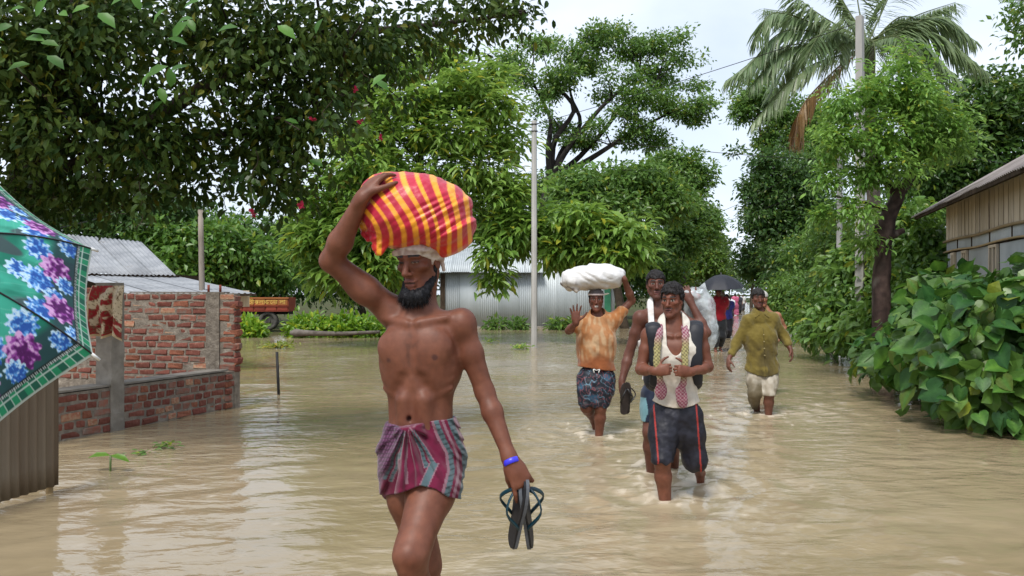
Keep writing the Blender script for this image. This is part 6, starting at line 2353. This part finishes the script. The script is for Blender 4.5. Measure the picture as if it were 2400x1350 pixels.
def palm():
    b = on_ground(2036, 22.)
    top = P(2034, 112, 22.)
    root = thing('coconut_palm', b, 'coconut palm with arching fronds behind the tall concrete pole', 'tree')
    bark_obj([([b, b + (top - b) * .33 + A(.15, 0, 0), b + (top - b) * .7 + A(.1, 0, 0), top], [.24, .19, .17, .16])], root, (.12, .10, .08), 'trunk', 10, rough=.05)
    ends = [((1742, 168), (1850, 70), 0), ((1770, 95), (1830, 30), 0), ((1762, 290), (1880, 165), 0), ((1850, -20), (1930, 40), 0), ((1700, 190), (1830, 110), 1), ((1940, 230), (1965, 110), 2),
            ((2312, 168), (2180, 75), 0), ((2240, 5), (2140, 40), 0), ((2285, 95), (2190, 40), 0), ((2160, 200), (2110, 90), 2), ((1862, 325), (1890, 235), 3), ((2000, -150), (2010, 0), 1), ((2120, -90), (2080, 0), 1),
            ((1930, -90), (1980, 10), 1), ((1790, 20), (1890, 40), 1), ((1880, 150), (1940, 70), 2), ((2180, 60), (2110, 40), 1), ((2250, 190), (2140, 90), 0), ((1760, 200), (1850, 115), 0), ((2220, 230), (2150, 120), 1), ((1800, 230), (1880, 120), 1), ((2050, 215), (2050, 110), 2), ((1975, 40), (1990, 60), 2)]
    rg = np.random.default_rng(8)
    for k, (e, m, kind) in enumerate(ends):
        dy = {0: rg.uniform(-.9, .6), 1: rg.uniform(.4, 2.2), 2: -2.4, 3: -.4}[kind]
        p0 = top + A(0, 0, rg.uniform(-.2, .25))
        pm, pe = P(m[0], m[1], 22 + dy * .5), P(e[0], e[1], 22 + dy)
        sp = spline(A([p0, pm, pe]), 40)
        tn = unit(np.gradient(sp, axis=0))
        side = unit(np.cross(tn, A(0, 0, 1)))
        leaves = []
        s = np.linspace(0, 1, 40)
        pos, dr, nr, ln = [], [], [], []
        for t in np.linspace(.08, .995, 84):
            i = t * 39
            q = A([np.interp(i, np.arange(40), sp[:, a]) for a in range(3)])
            tt, sd_ = tn[int(i)], side[int(i)]
            for g in (-1, 1):
                L = (.95 * math.sin(min(t * 1.25 + .12, 1.0) * math.pi * .5) * (1 - .55 * max(0, t - .7) / .3)) * rg.uniform(.8, 1.1)
                pos.append(q)
                hang = {0: .75, 1: .6, 2: .7, 3: 1.6}[kind]
                dr.append(unit(sd_ * g * .75 + tt * .62 + A(0, 0, -hang * rg.uniform(.6, 1.35)) + rg.normal(0, .09, 3)))
                nr.append(unit(A(0, 0, 1) + sd_ * g * .5 + rg.normal(0, .15, 3)))
                ln.append(L)
        g_ = (A(.20, .12, .045), A(.32, .20, .085)) if kind == 3 else (A(.100, .170, .070), A(.24, .31, .15))
        T = (A([[0, 0, 0], [.30, .5, .02], [.30, -.5, .02], [.72, .34, -.07], [.72, -.34, -.07], [1, 0, -.22]]), np.array([[0, 2, 1, 1], [1, 2, 4, 3], [3, 4, 5, 5]]))
        v, f, c = leaf_cloud(A(pos), A(dr), A(nr), A(ln), .072, pal(g_, len(pos), rg, np.full(len(pos), .3 + .4 * rg.random()), .0), T)
        fr = mobj('frond', v, f, M['leaf'], root, c, smooth=False, kind='stuff')
        vv, ff = tube(sp, np.linspace(.03, .006, 40), 5)
        mobj('stalk', vv, [np.array([q for q in ff if len(q) == 4])], M['leaf'], fr, np.tile(A(.12, .15, .05) if kind != 3 else A(.25, .16, .07), (len(vv), 1)))


def heart_bush():
    """the big-leaved bush reaching over the water on the right"""
    rg = np.random.default_rng(77)
    th = np.linspace(0, 2 * np.pi, 17)[:-1]
    # heart outline: tip at u=1, notch at the stalk
    out = [(.02, 0), (-.10, .16), (-.07, .34), (.08, .46), (.28, .50), (.50, .42), (.72, .26), (.88, .11), (1.0, 0)]
    out = A(out)
    full = np.vstack([out, out[-2:0:-1] * A(1, -1)])
    mid = A([[.02, 0], [.25, 0], [.5, 0], [.75, 0], [1.0, 0]])
    def leaf_mesh(k):
        q = np.random.default_rng(k)
        vs, cs = [], []
        curl, cup = q.uniform(.10, .30), q.uniform(.05, .16)
        def pt(u, s):
            return (u, s, cup * abs(s) * 1.6 - curl * u * u * .6 + .02 * math.sin(u * 14) * abs(s) * 2)
        left = [tuple(x) for x in out]
        n = len(left)
        vs = [pt(u, 0) for u in np.linspace(.02, 1, n)]
        for g in (1, -1):
            vs += [pt(u, s * .52 * g) for u, s in left] + [pt(u, s * g) for u, s in left]
        fs = []
        for g in (0, 1):
            o1, o2 = n + g * 2 * n, 2 * n + g * 2 * n
            for i in range(n - 1):
                a = (i, i + 1, o1 + i + 1, o1 + i)
                b = (o1 + i, o1 + i + 1, o2 + i + 1, o2 + i)
                fs += [a, b] if g == 0 else [a[::-1], b[::-1]]
        base = mixc(A(.018, .070, .016), A(.060, .155, .020), q.random())
        vv = A(vs)
        c = np.tile(base if k < 9 else mixc(base, A(.20, .19, .03), .30), (len(vv), 1))
        c[:n] = base * A(1.7, 1.45, 1.5)
        c[n * 2:n * 3] *= .9 + .15 * np.cos(np.arange(n) * 3.0)[:, None]
        c[n * 4:] *= .9 + .15 * np.cos(np.arange(n) * 3.0)[:, None]
        return raw_mesh('leaf', vv, fs, M['leaf_big'], c, True)
    bank = [leaf_mesh(k) for k in range(10)]
    root = thing('heart_leaf_bush', on_ground(2330, 9.0), 'bush of large heart-shaped leaves reaching over the water on the right', 'bush')
    blobs = blobs_px([(2330, 830, 8.6, (.95, .8, .78)), (2240, 780, 9.6, (.80, .8, .62)), (2130, 830, 10.6, (.62, .8, .42)), (2380, 920, 8.2, (.85, .6, .45)), (2310, 700, 9.6, (.72, .7, .32)), (2215, 700, 10.2, (.45, .6, .42)), (2430, 700, 8.6, (.5, .6, .40)), (2270, 945, 8.7, (.40, .5, .25))])
    pts, outs, bid = [], [], []
    for i, (c, r) in enumerate(blobs):
        m = int(240 * (r[0] * r[2]) ** .8) + 40
        d = unit(rg.normal(size=(m, 3)) + A(-.25, -.75, .15))
        q = c + d * r * rg.uniform(.75, 1.06, (m, 1))
        pts.append(q)
        outs.append(unit(d / r))
    pts, outs = np.vstack(pts), np.vstack(outs)
    k = pts[:, 2] > .03
    pts, outs = pts[k], outs[k]
    # the ones facing the open side show largest
    inside = np.zeros(len(pts), bool)
    for c, r in blobs:
        inside |= (((pts - c) / (r * .88)) ** 2).sum(1) < 1
    px = 1200 + pts[:, 0] * FPX / pts[:, 1]
    key = np.where(inside | (px > 2440), 1e3, 0) + pts[:, 1]
    order = np.argsort(key)
    off = OFF[root.name]
    rest = []
    for n, i in enumerate(order):
        dr = unit(A(0, 0, -.65) + outs[i] * .5 + A(-.2, -.1, 0) + rg.normal(0, .55, 3))
        nr = unit(A(-.1, -.25, .85) + outs[i] * .45 + rg.normal(0, .50, 3))
        s = unit(np.cross(nr, dr))
        m = np.cross(dr, s)
        L = rg.uniform(.11, .20) if rg.random() < .45 else rg.uniform(.18, .28)
        if n < 290:
            o = bpy.data.objects.new('leaf', bank[rg.integers(0, 10)])
            link(o, root)
            Mx = Matrix([[*(dr[a] * L, s[a] * L * .95, m[a] * L), pts[i][a] - off[a]] for a in range(3)] + [[0, 0, 0, 1]])
            o.matrix_local = Mx
        else:
            rest.append((pts[i], dr, nr, L))
    (v1, f1, c1), cl_ = foliage([(c + A(.25, .35, -.05), r * .9) for c, r in blobs], 330, 14, .3, .19, .8, G_DARK, 78, tpl=LEAF6, droop=.8, shell=.3)
    k1 = [(v1, f1, c1)]
    if rest:
        a, b_, c_, d_ = [A([r[q] for r in rest]) for q in range(4)]
        k1.append(leaf_cloud(a, b_, c_, d_, .9, pal(G_MID, len(a), rg), LEAF6))
    v, f, c = merge(k1)
    keep = v[:, 2] > -.05
    mobj('inner_leaves', v, f, M['leaf'], root, c, smooth=False, kind='stuff')
    tg = pts[rg.choice(len(pts), 46, replace=False)]
    b0 = OFF[root.name]
    bark_obj([([A(b0[0] + rg.normal(.1, .5), b0[1] + rg.normal(.3, .5), -.3), (b0 + t) / 2 + A(.2, .2, .15) + rg.normal(0, .12, 3), t + A(.05, .05, 0)], [.020, .013, .004]) for t in tg], root, (.09, .11, .04), 'stems', 5)


M['leaf_big'] = mat_col('big_leaf', rough=.45, spec=.32, trans=.25, var=.14, vscale=6, bump=.25, bscale=9, dist=.02)


def water_weed(px, py, w, label, seed, g=G_BRIGHT, hgt=.06, n=90, L=.07, upright=False):
    p = Wt(px, py)
    rg = np.random.default_rng(seed)
    root = thing('water_weed', (p[0], p[1], 0), label, 'water plant', 'weeds in the flood water')
    pos = np.stack([rg.normal(0, w * .4, n), rg.normal(0, w * .5, n), rg.uniform(0.005, hgt, n)], -1) + A(p[0], p[1], 0)
    dr = unit(rg.normal(size=(n, 3)) * A(1, 1, .25) + A(0, 0, .9 if upright else .25))
    nr = unit(rg.normal(size=(n, 3)) * .4 + A(0, -.3, 1))
    v, f, c = leaf_cloud(pos, dr, nr, L * rg.uniform(.6, 1.3, n), .35 if not upright else .12, pal(g, n, rg, yel=.12), LEAF6)
    mobj('leaves', v, f, M['leaf'], root, c, smooth=False, kind='stuff')
    return root


def vegetation():
    overhang_tree()
    # --- big compound-leaved trees in the middle
    t = P(1010, 700, 20.5)
    tree('leafy_tree', 'tall bright green tree with drooping leaves directly behind the striped bundle', on_ground(1000, 23.), [on_ground(1000, 23.), P(1000, 560, 23.), P(985, 400, 23.), P(1000, 220, 23.)], [.17, .14, .10, .05],
         blobs_px([(985, 245, 23, (1.5, 1.5, .55)), (1090, 200, 23, (1.3, 1.3, .45)), (1150, 255, 23, (1.1, 1.2, .5)), (890, 330, 22.8, (1.3, 1.4, .5)), (1060, 320, 22.8, (1.5, 1.4, .45)), (1190, 330, 23.4, (.8, 1.0, .5)), (940, 410, 22.8, (1.5, 1.4, .45)), (1100, 400, 22.8, (1.5, 1.3, .45)), (1010, 480, 23, (2.2, 1.4, .45)), (1180, 450, 23, (1.2, 1.2, .5)), (930, 165, 23.4, (1.1, 1., .4)), (860, 250, 23.2, (.9, 1, .5)), (1210, 520, 23.4, (.8, 1, .4)), (845, 205, 23.6, (.9, 1, .55)), (1030, 135, 23.8, (1.0, 1, .35)), (1150, 180, 24, (1.0, 1, .4)), (800, 320, 23.4, (.8, 1, .5))]),
         960, 14, .34, .33, .34, G_BRIGHT, 11, nl=30, r0=.03, whorl=True, droop=.42, tpl=LEAF6, shell=.4, yel=.07)
    tree('leafy_tree', 'spreading tree with drooping leaf sprays in front of the grey tin shed', on_ground(985, 23.5), [on_ground(985, 23.5), P(990, 640, 23.5), P(1090, 550, 23.3), P(1240, 520, 23), P(1380, 540, 22.6)], [.12, .10, .07, .05, .03],
         blobs_px([(1210, 540, 22.8, (1.15, 1.1, .5)), (1340, 520, 22.8, (1.3, 1.2, .45)), (1440, 550, 22.4, (1.0, 1.1, .45)), (1150, 590, 22.6, (.45, .8, .35)), (1330, 585, 22.6, (1.0, 1.0, .34)), (1430, 600, 22.2, (.8, 1.0, .32)), (1165, 650, 22.4, (.30, .4, .25)), (1490, 590, 22.4, (.45, .8, .35))]),
         330, 16, .36, .40, .33, (A(.115, .230, .036), A(.205, .340, .062)), 12, nl=26, r0=.03, whorl=True, droop=.55, tpl=LEAF6, shell=.45)
    tree('leafy_tree', 'tree with drooping leaves left of the bearded man\'s raised arm', on_ground(925, 22), [on_ground(925, 22), P(915, 620, 22), P(870, 520, 22), P(840, 440, 22)], [.13, .11, .08, .04],
         blobs_px([(790, 470, 21.5, (1.15, 1.2, .7)), (740, 560, 21.2, (.75, 1.0, .7)), (850, 540, 21.2, (1.2, 1.1, .9)), (800, 640, 21, (1.0, .9, .55)), (860, 400, 21.6, (1.0, 1.1, .7)), (900, 620, 21.2, (.7, 1, .8))]),
         420, 16, .34, .36, .34, (A(.110, .220, .034), A(.195, .325, .058)), 13, nl=14, r0=.03, whorl=True, droop=.55, tpl=LEAF6, shell=.5)
    # --- rain tree with spreading limbs
    b = on_ground(1262, 38)
    root = thing('rain_tree', b, 'big spreading tree with dark bare limbs against the sky in the centre', 'tree')
    bl = blobs_px([(x, y, 38 + 1.4 * math.sin(x * .11 + y * .07), (rx, 1.3, rz)) for x, y, rx, rz in (
        (1200, 140, .9, .6), (1265, 105, 1.1, .6), (1330, 120, 1.1, .6), (1400, 90, 1.1, .55), (1440, 75, .8, .35), (1470, 115, 1.1, .55), (1535, 105, 1.1, .5), (1590, 85, .45, .3), (1590, 150, 1.0, .55), (1625, 140, .4, .3), (1610, 205, 1.0, .5), (1650, 245, .6, .4), (1625, 275, .6, .35), (1550, 180, 1.2, .6),
        (1470, 175, 1.3, .6), (1390, 150, 1.3, .65), (1310, 175, 1.2, .55), (1235, 180, 1.1, .5), (1500, 225, 1.2, .45), (1560, 245, 1.1, .45), (1430, 215, 1.0, .4), (1290, 215, .8, .35), (1600, 262, .7, .35), (1470, 262, .7, .35),
        (1500, 300, .9, .5), (1535, 325, .7, .45), (1470, 335, .6, .4), (1360, 330, .9, .35), (1310, 300, .7, .35), (1400, 290, .4, .3), (1260, 250, .6, .4))])
    (v, f, c), cl_ = foliage(bl, 1500, 22, .42, .20, .5, G_MID, 21, droop=.2, shell=.35, yel=.06, gaps=(.55, -.16), flat=.5)
    mobj('crown', v, f, M['leaf'], root, c, smooth=False, kind='stuff')
    rg = np.random.default_rng(5)
    fork = P(1290, 420, 38)
    main = [([b, P(1272, 560, 38), fork], [.42, .36, .30])]
    for e in (((1330, 350), (1400, 262), (1450, 215), (1500, 170)), ((1350, 375), (1420, 300), (1465, 240), (1540, 190)), ((1320, 350), (1360, 290), (1340, 230), (1330, 170)), ((1285, 350), (1290, 280), (1260, 215), (1240, 170)), ((1300, 330), (1345, 255), (1290, 190)), ((1370, 380), (1450, 330), (1520, 290), (1600, 250))):
        pts = [fork] + [P(x, y, 38 + rg.normal(0, .4)) for x, y in e]
        main.append((pts, [.17, .13, .10, .07, .03][:len(pts)]))
    sp = np.vstack([spline(m[0], 10)[4:] for m in main[1:]])
    bark_obj(main + limbs_to(sp, cl_[rg.choice(len(cl_), 60)], rg, .045, .012), root, (.028, .024, .022))
    # --- left roadside trees, one behind the other
    for k, (lab, px, d, bl, n, g) in enumerate([
        ('dark tree between the central pole and the far pole', 1470, 33, [(1400, 430, 33, (1.9, 1.6, .9)), (1500, 430, 33, (1.7, 1.6, 1.0)), (1560, 470, 33, (1.3, 1.5, .8)), (1440, 490, 32, (1.8, 1.5, .7)), (1340, 450, 33, (1.0, 1.2, .8))], 620, G_MID),
        ('roadside tree behind the far pole with its crown above the waving man', 1600, 46, [(1600, 400, 46, (1.9, 1.9, 1.3)), (1630, 420, 46, (1.2, 1.6, 1.2)), (1560, 380, 46, (1.0, 1.3, .7)), (1610, 490, 45, (2.0, 1.8, 1.2)), (1650, 540, 45, (1.2, 1.5, 1.3)), (1585, 560, 44, (1.6, 1.6, 1.5)), (1560, 640, 43, (1.3, 1.3, 1.2)), (1510, 590, 40, (1.3, 1.3, 1.6))], 900, G_MID),
        ('lighter green tree at the left edge of the flooded road, above the black umbrella', 1655, 60, [(1650, 560, 60, (1.7, 1.8, 1.7)), (1670, 620, 58, (1.6, 1.6, 1.6)), (1620, 620, 58, (1.8, 1.6, 1.7)), (1655, 510, 60, (1.1, 1.2, 1.0))], 480, (A(.075, .15, .02), A(.12, .21, .03))),
        ('small distant tree closing the left side of the road', 1700, 90, [(1686, 600, 90, (1.4, 1.6, 2.2)), (1705, 648, 90, (1.6, 1.6, 1.6))], 300, G_DULL)]):
        B_ = on_ground(px, d)
        z = max(bb[1] for bb in bl)
        topb = P(bl[0][0], bl[0][1], d)
        tree('roadside_tree', lab, B_, [B_, B_ + (topb - B_) * .4, B_ + (topb - B_) * .75 + A(.1, 0, 0), topb], [.2, .16, .11, .05], blobs_px(bl), int(n * 1.5), 18, .42, .26 if d < 50 else .32, .5, g, 31 + k, nl=14, r0=.05, group='trees along the left of the road', shell=.3, droop=.4, tpl=LEAF2, gaps=(.6, -.22), flat=.55)
    # --- right roadside trees
    for k, (lab, px, d, bl, n, g) in enumerate([
        ('dark tree right of the road, its lobed crown left of the sapling', 1830, 40, [(1800, 450, 40, (1.4, 1.7, 1.3)), (1850, 420, 40, (1.8, 1.8, 1.7)), (1780, 520, 40, (1.1, 1.5, 1.2)), (1830, 540, 40, (2.2, 1.8, 1.4)), (1900, 500, 40, (1.8, 1.8, 1.8)), (1765, 440, 40, (.6, .9, .6)), (1800, 380, 40, (1.0, 1.1, .7)), (1725, 355, 41, (.45, .6, .35)), (1850, 620, 38, (2.0, 1.6, 1.2)), (1770, 620, 42, (1.3, 1.3, 1.4))], 1050, G_DARK),
        ('tree seen behind the left fronds of the coconut palm', 1830, 48, [(1770, 225, 48, (1.5, 1.6, 1.3)), (1740, 260, 48, (.9, 1.1, .9)), (1820, 260, 48, (1.5, 1.6, 1.3)), (1850, 330, 48, (2.0, 1.7, 1.2)), (1800, 330, 48, (1.0, 1.2, .9)), (1900, 280, 48, (1.8, 1.8, 1.5)), (1930, 360, 46, (1.8, 1.8, 1.8))], 700, G_MID),
        ('tree behind the plank house roof on the far right', 2330, 27, [(2330, 270, 27, (1.9, 1.8, 1.0)), (2230, 330, 27, (1.7, 1.7, .9)), (2400, 220, 27, (1.3, 1.5, .9)), (2180, 250, 27.5, (1.1, 1.3, .7)), (2290, 390, 27, (2.0, 1.6, .8)), (2400, 340, 27, (1.6, 1.5, .9)), (2300, 190, 27.5, (.8, 1, .5)), (2180, 420, 27, (1.6, 1.5, .9)), (2120, 500, 27, (1.3, 1.3, 1.0)), (2250, 470, 27, (1.6, 1.2, .7))], 900, (A(.040, .105, .018), A(.085, .165, .03))),
        ('small distant tree closing the right side of the road', 1760, 85, [(1765, 625, 85, (1.4, 1.6, 1.9)), (1742, 655, 85, (1.0, 1.4, 1.3)), (1790, 580, 85, (1.6, 1.6, 2.2)), (1790, 640, 80, (2, 1.6, 2.2))], 300, G_DULL)]):
        B_ = on_ground(px, d)
        topb = P(bl[0][0], bl[0][1], d)
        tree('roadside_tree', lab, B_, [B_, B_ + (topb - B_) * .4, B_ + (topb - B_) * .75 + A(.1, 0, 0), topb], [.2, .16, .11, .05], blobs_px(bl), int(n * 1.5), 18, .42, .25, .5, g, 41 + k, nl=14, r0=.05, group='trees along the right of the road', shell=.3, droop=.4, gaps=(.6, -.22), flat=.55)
    tree('corner_tree', 'leafy branch tips in the top right corner of the view', on_ground(2600, 20), [on_ground(2600, 20), P(2580, 400, 20), P(2520, 120, 20), P(2450, 20, 20)], [.2, .17, .12, .05],
         blobs_px([(2400, 20, 20, (.45, .8, .35)), (2390, 90, 20, (.28, .5, .25)), (2480, 60, 20, (.8, 1, .9))]), 90, 22, .3, .17, .5, G_MID, 51, nl=10, r0=.03)
    palm()
    # --- the young tree with the dark forked trunk
    b = on_ground(2072, 13.)
    root = thing('young_tree', b, 'young bright green tree with a dark knobbly forked trunk before the palm', 'tree')
    S = lambda x, y, d=13.: P(x, y, d)
    bark_obj([([b, S(2066, 720), S(2068, 640), S(2070, 560)], [.17, .145, .13, .135]), ([S(2070, 560), S(2085, 505), S(2110, 450), S(2140, 405), S(2150, 372), S(2146, 300)], [.145, .125, .10, .085, .07, .03]),
              ([S(2072, 560), S(2058, 540), S(2054, 528)], [.10, .075, .05]), ([S(2075, 560), S(2098, 548), S(2118, 540)], [.07, .06, .045]), ([S(2105, 462), S(2072, 420), S(2058, 385), S(2060, 300)], [.06, .05, .055, .02]),
              ([S(2140, 405), S(2180, 350), S(2215, 300)], [.045, .03, .012]), ([S(2148, 372), S(2120, 300), S(2090, 230)], [.04, .028, .012]), ([S(2072, 420), S(2010, 360), S(1960, 300)], [.03, .022, .01]), ([S(2090, 500), S(2010, 470), S(1950, 460)], [.03, .02, .01])], root, (.055, .036, .030), 'trunk', 10, rough=.16)
    bl = blobs_px([(2075, 215, 12.8, (.62, .7, .5)), (1985, 235, 12.8, (.5, .6, .4)), (2150, 235, 12.8, (.6, .7, .5)), (2210, 300, 12.9, (.5, .6, .42)), (1960, 330, 12.6, (.42, .5, .42)), (2060, 320, 12.7, (.65, .7, .45)), (2160, 340, 12.9, (.6, .6, .4)), (2250, 350, 13, (.34, .4, .25)),
                   (1940, 420, 12.6, (.28, .4, .2)), (2030, 410, 12.7, (.42, .5, .3)), (2100, 400, 12.6, (.4, .5, .3)), (2000, 490, 12.6, (.42, .5, .26)), (2040, 560, 12.8, (.3, .4, .22)), (2110, 150, 12.8, (.42, .5, .28)), (1930, 505, 12.7, (.22, .3, .14))])
    (v, f, c), cl_ = foliage(bl, 480, 26, .17, .115, .40, (A(.125, .265, .045), A(.215, .370, .075)), 61, droop=.55, tpl=LEAF6, shell=.3, yel=.04, gaps=(1.5, -.3), whorl=True)
    mobj('crown', v, f, M['leaf'], root, c, smooth=False, kind='stuff')
    # --- the dark wood behind the left house
    for k, (lab, px, d, bl, n, g, L) in enumerate([
        ('big-leaved tree behind the left tin roof and wooden post', 430, 30, [(420, 590, 30, (1.5, 1.4, 1.0)), (520, 565, 30.3, (1.4, 1.4, 1.0)), (590, 610, 30.5, (1.3, 1.3, 1.0)), (370, 560, 30, (.9, 1.1, .7)), (460, 640, 30, (1.7, 1.2, .7)), (640, 640, 31, (1.2, 1.1, .6))], 640, (A(.075, .175, .026), A(.13, .25, .04)), .28),
        ('dark tree above the left tin roof', 250, 30, [(180, 480, 30, (1.8, 1.6, 1.0)), (300, 500, 30, (1.8, 1.6, 1.0)), (90, 520, 30, (1.5, 1.5, 1.1)), (400, 490, 31, (1.6, 1.5, .8)), (240, 560, 30, (2.0, 1.5, .8))], 560, G_DARK, .22),
        ('dark tree behind the trailer', 640, 36, [(560, 560, 36, (1.9, 1.6, 1.5)), (660, 580, 36, (1.9, 1.6, 1.5)), (600, 660, 36, (2.2, 1.5, 1.2)), (720, 640, 36, (1.9, 1.5, 1.4)), (700, 540, 36, (1.6, 1.5, 1.0)), (480, 540, 36, (1.6, 1.5, 1.1)), (540, 690, 35, (1.8, 1.2, .8))], 760, G_DARK, .24),
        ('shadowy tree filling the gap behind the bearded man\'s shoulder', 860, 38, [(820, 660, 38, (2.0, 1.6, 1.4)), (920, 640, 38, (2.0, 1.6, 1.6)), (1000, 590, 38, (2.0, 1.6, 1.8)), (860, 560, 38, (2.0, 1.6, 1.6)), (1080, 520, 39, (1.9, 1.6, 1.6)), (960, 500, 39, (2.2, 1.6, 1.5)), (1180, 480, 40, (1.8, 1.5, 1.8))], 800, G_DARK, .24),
        ('dark tree behind the tin shed and the spreading leaf sprays', 1330, 42, [(1240, 560, 42, (2.2, 1.6, 1.8)), (1340, 540, 42, (2.2, 1.6, 1.8)), (1440, 560, 42, (2.0, 1.6, 1.8)), (1480, 640, 41, (1.8, 1.4, 1.6)), (1290, 450, 42, (2.0, 1.6, 1.3)), (1400, 480, 42, (2.0, 1.6, 1.2)), (1390, 640, 42, (1.9, 1.4, 1.5))], 820, G_DARK, .24)]):
        B_ = on_ground(px, d)
        topb = P(bl[0][0], bl[0][1], d)
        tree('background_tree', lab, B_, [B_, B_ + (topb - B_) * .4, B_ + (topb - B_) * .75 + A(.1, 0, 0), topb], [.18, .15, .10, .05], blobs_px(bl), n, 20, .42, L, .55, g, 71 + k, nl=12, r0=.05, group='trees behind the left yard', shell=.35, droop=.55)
    # --- creeper-covered hedge along the right bank
    for k, (lab, px, d, bl, n, g, L) in enumerate([
        ('creeper-covered hedge clump beside the distant walkers', 1850, 34, [(1840, 700, 34, (1.2, 1.6, 1.0)), (1880, 690, 33, (1.6, 1.6, 1.2)), (1820, 740, 34, (.8, 1.4, .5)), (1900, 600, 34, (1.3, 1.4, 1.2))], 420, G_MID, .2),
        ('creeper-covered hedge clump below the right-hand pole', 1930, 24, [(1930, 700, 24, (1.0, 1.4, .8)), (1890, 745, 24, (.8, 1.4, .45)), (1970, 660, 24.5, (1.0, 1.2, .9)), (1960, 560, 25, (1.0, 1.2, .9)), (2010, 600, 24, (.9, 1.1, .9))], 560, (A(.075, .170, .028), A(.145, .260, .042)), .16),
        ('hedge clump with long drooping leaves below the young tree', 2010, 16, [(1990, 760, 16.5, (.7, 1.0, .45)), (2050, 770, 15.5, (.62, .9, .50)), (2030, 700, 16.5, (.7, .9, .5)), (2000, 630, 17, (.6, .8, .6)), (2090, 640, 16, (.6, .8, .6)), (1950, 775, 17.5, (.5, .9, .25))], 520, G_MID, .20),
        ('leafy thicket between the young tree and the plank house', 2160, 14.6, [(2160, 610, 14.8, (.55, .6, .55)), (2140, 690, 14.4, (.5, .6, .55)), (2190, 560, 15, (.42, .5, .35)), (2180, 680, 14.4, (.6, .5, .5)), (2120, 520, 15.4, (.5, .6, .5))], 400, (A(.075, .170, .028), A(.145, .260, .042)), .15)]):
        shrub('hedge', lab, px, d, blobs_px(bl), n, 18, .26, L, .55, g, 81 + k, group='hedge along the right bank', tpl=LEAF6 if d < 20 else LEAF2, shell=.5, droop=.7, cat='hedge')
    heart_bush()
    # --- bright low weeds on the far left bank
    for k, (x, y, w, h_, lab) in enumerate([(570, 778, .42, .34, 'bright green weed clump at the foot of the brick wall corner'), (694, 772, .36, .34, 'weed clump beside the trailer wheel'), (720, 760, .55, .55, 'tall weed clump right of the trailer'), (790, 768, .60, .42, 'yellow-green weed clump left of the bearded man'), (850, 770, .55, .34, 'weed clump under the bearded man\'s raised arm')]):
        d = 26.2
        c = P(x, y, d)
        shrub('weed_clump', lab, x, d + .3, [(A(c[0], d + .4, .25), A(w * 1.0, .6, h_)), (A(c[0] + .3, d + .2, .15), A(w * .8, .5, h_ * .6))], 70, 16, .2, .22, .45, (A(.12, .26, .02), A(.20, .36, .035)), 91 + k, cat='weeds', group='weed clumps on the left bank', tpl=LEAF6, shell=.4, droop=.1, yel=.15)
    g_ = on_ground(745, 26.3)
    v, f = tube(spline(A([P(680, 780, 25.6), P(730, 781, 25.6), P(800, 782, 25.7), P(890, 778, 25.8)]), 14), np.interp(np.linspace(0, 1, 14), [0, .08, .3, 1], [.05, .13, .09, .05]), 8)
    lg = mobj('log', v, f, mat_noise('log_bark', (.10, .085, .075), (.17, .15, .135), 6, .9, .6, .1), None, base=P(680, 780, 25.6))
    tag(lg, 'long grey log lying at the water\'s edge left of the bearded man', 'log')
    # --- floating weeds
    water_weed(655, 815, .55, 'yellow-green weed patch afloat beyond the black stake', 1, (A(.16, .22, .03), A(.24, .30, .05)), .10, 170, .16)
    water_weed(790, 803, .45, 'thin weed patch afloat near the log', 2, (A(.16, .20, .03), A(.24, .28, .05)), .12, 60, .10, True)
    water_weed(1218, 819, .22, 'small leafy weed afloat beside the central pole', 3, G_BRIGHT, .10, 90, .12)
    water_weed(1148, 803, .18, 'tiny weed afloat left of the central pole', 4, G_BRIGHT, .10, 40, .12)
    water_weed(395, 1050, .16, 'sparse submerged weed tips near the brick wall', 5, G_MID, .05, 26, .09)
    water_weed(325, 1066, .12, 'sparse weed between the seedling and the weed tips', 6, G_MID, .03, 18, .07)
    p = Wt(258, 1103)
    root = thing('seedling', p, 'green seedling with two broad leaves sticking out of the water', 'water plant')
    MB().tube([p - A(0, 0, .1), p + A(.004, 0, .12)], .008, 6, (.10, .16, .04)).obj('stem', M['leaf'], root, True, True)
    for g, dz in ((-1, .02), (1, -.05)):
        v, f, c = leaf_cloud((p + A(.004, 0, .12))[None], A([[g, -.2, dz * 3]]), A([[0, -.45, 1.]]), .17, .42, A([[.10, .22, .025]]), LEAF6)
        mobj('leaf', v, f, M['leaf'], root, c)
    for k, (x, y, lab) in enumerate(((1165, 768, 'low weed clump at the left foot of the tin shed'), (1215, 772, 'low weed clump at the foot of the tin shed by the pole'), (1310, 770, 'low weed clump at the foot of the tin shed right of the pole'), (1345, 775, 'low weed clump below the waving hand'))):
        c = P(x, y, 31.5)
        shrub('weed_clump', lab, x, 31.8, [(A(c[0], 31.8, .12), A(.35, .3, .28))], 22, 12, .2, .26, .28, G_MID, 110 + k, cat='weeds', group='weeds by the tin shed', tpl=LEAF6, droop=.3, stems=4)
    # --- far end of the road
    rg = np.random.default_rng(3)
    (v, f, c), _ = foliage([(A(x, y, z), A(5, 5, h)) for x, y, z, h in [(34, 140, 1, 4), (27, 130, 4, 7), (41, 130, 4, 7), (47, 125, 5, 8), (21, 135, 5, 8), (15, 120, 5, 8), (52, 120, 6, 9)]], 700, 16, 1.0, .6, .6, G_DULL, 120, shell=.3)
    o = mobj('far_wood', v, f, M['leaf'], None, c, smooth=False)
    tag(o, 'dull green wood closing the far end of the flooded road', 'wood', None, 'stuff')


# ------------------------------------------------------------------ build: setting, buildings, trees, then people and what they carry
setting()
brick_building()
tin_fence()
left_house()
tin_shed()
trailer()
right_house()
poles_and_wires()
vegetation()
main_man()
wading_men()
far_people()
floral_umbrella()
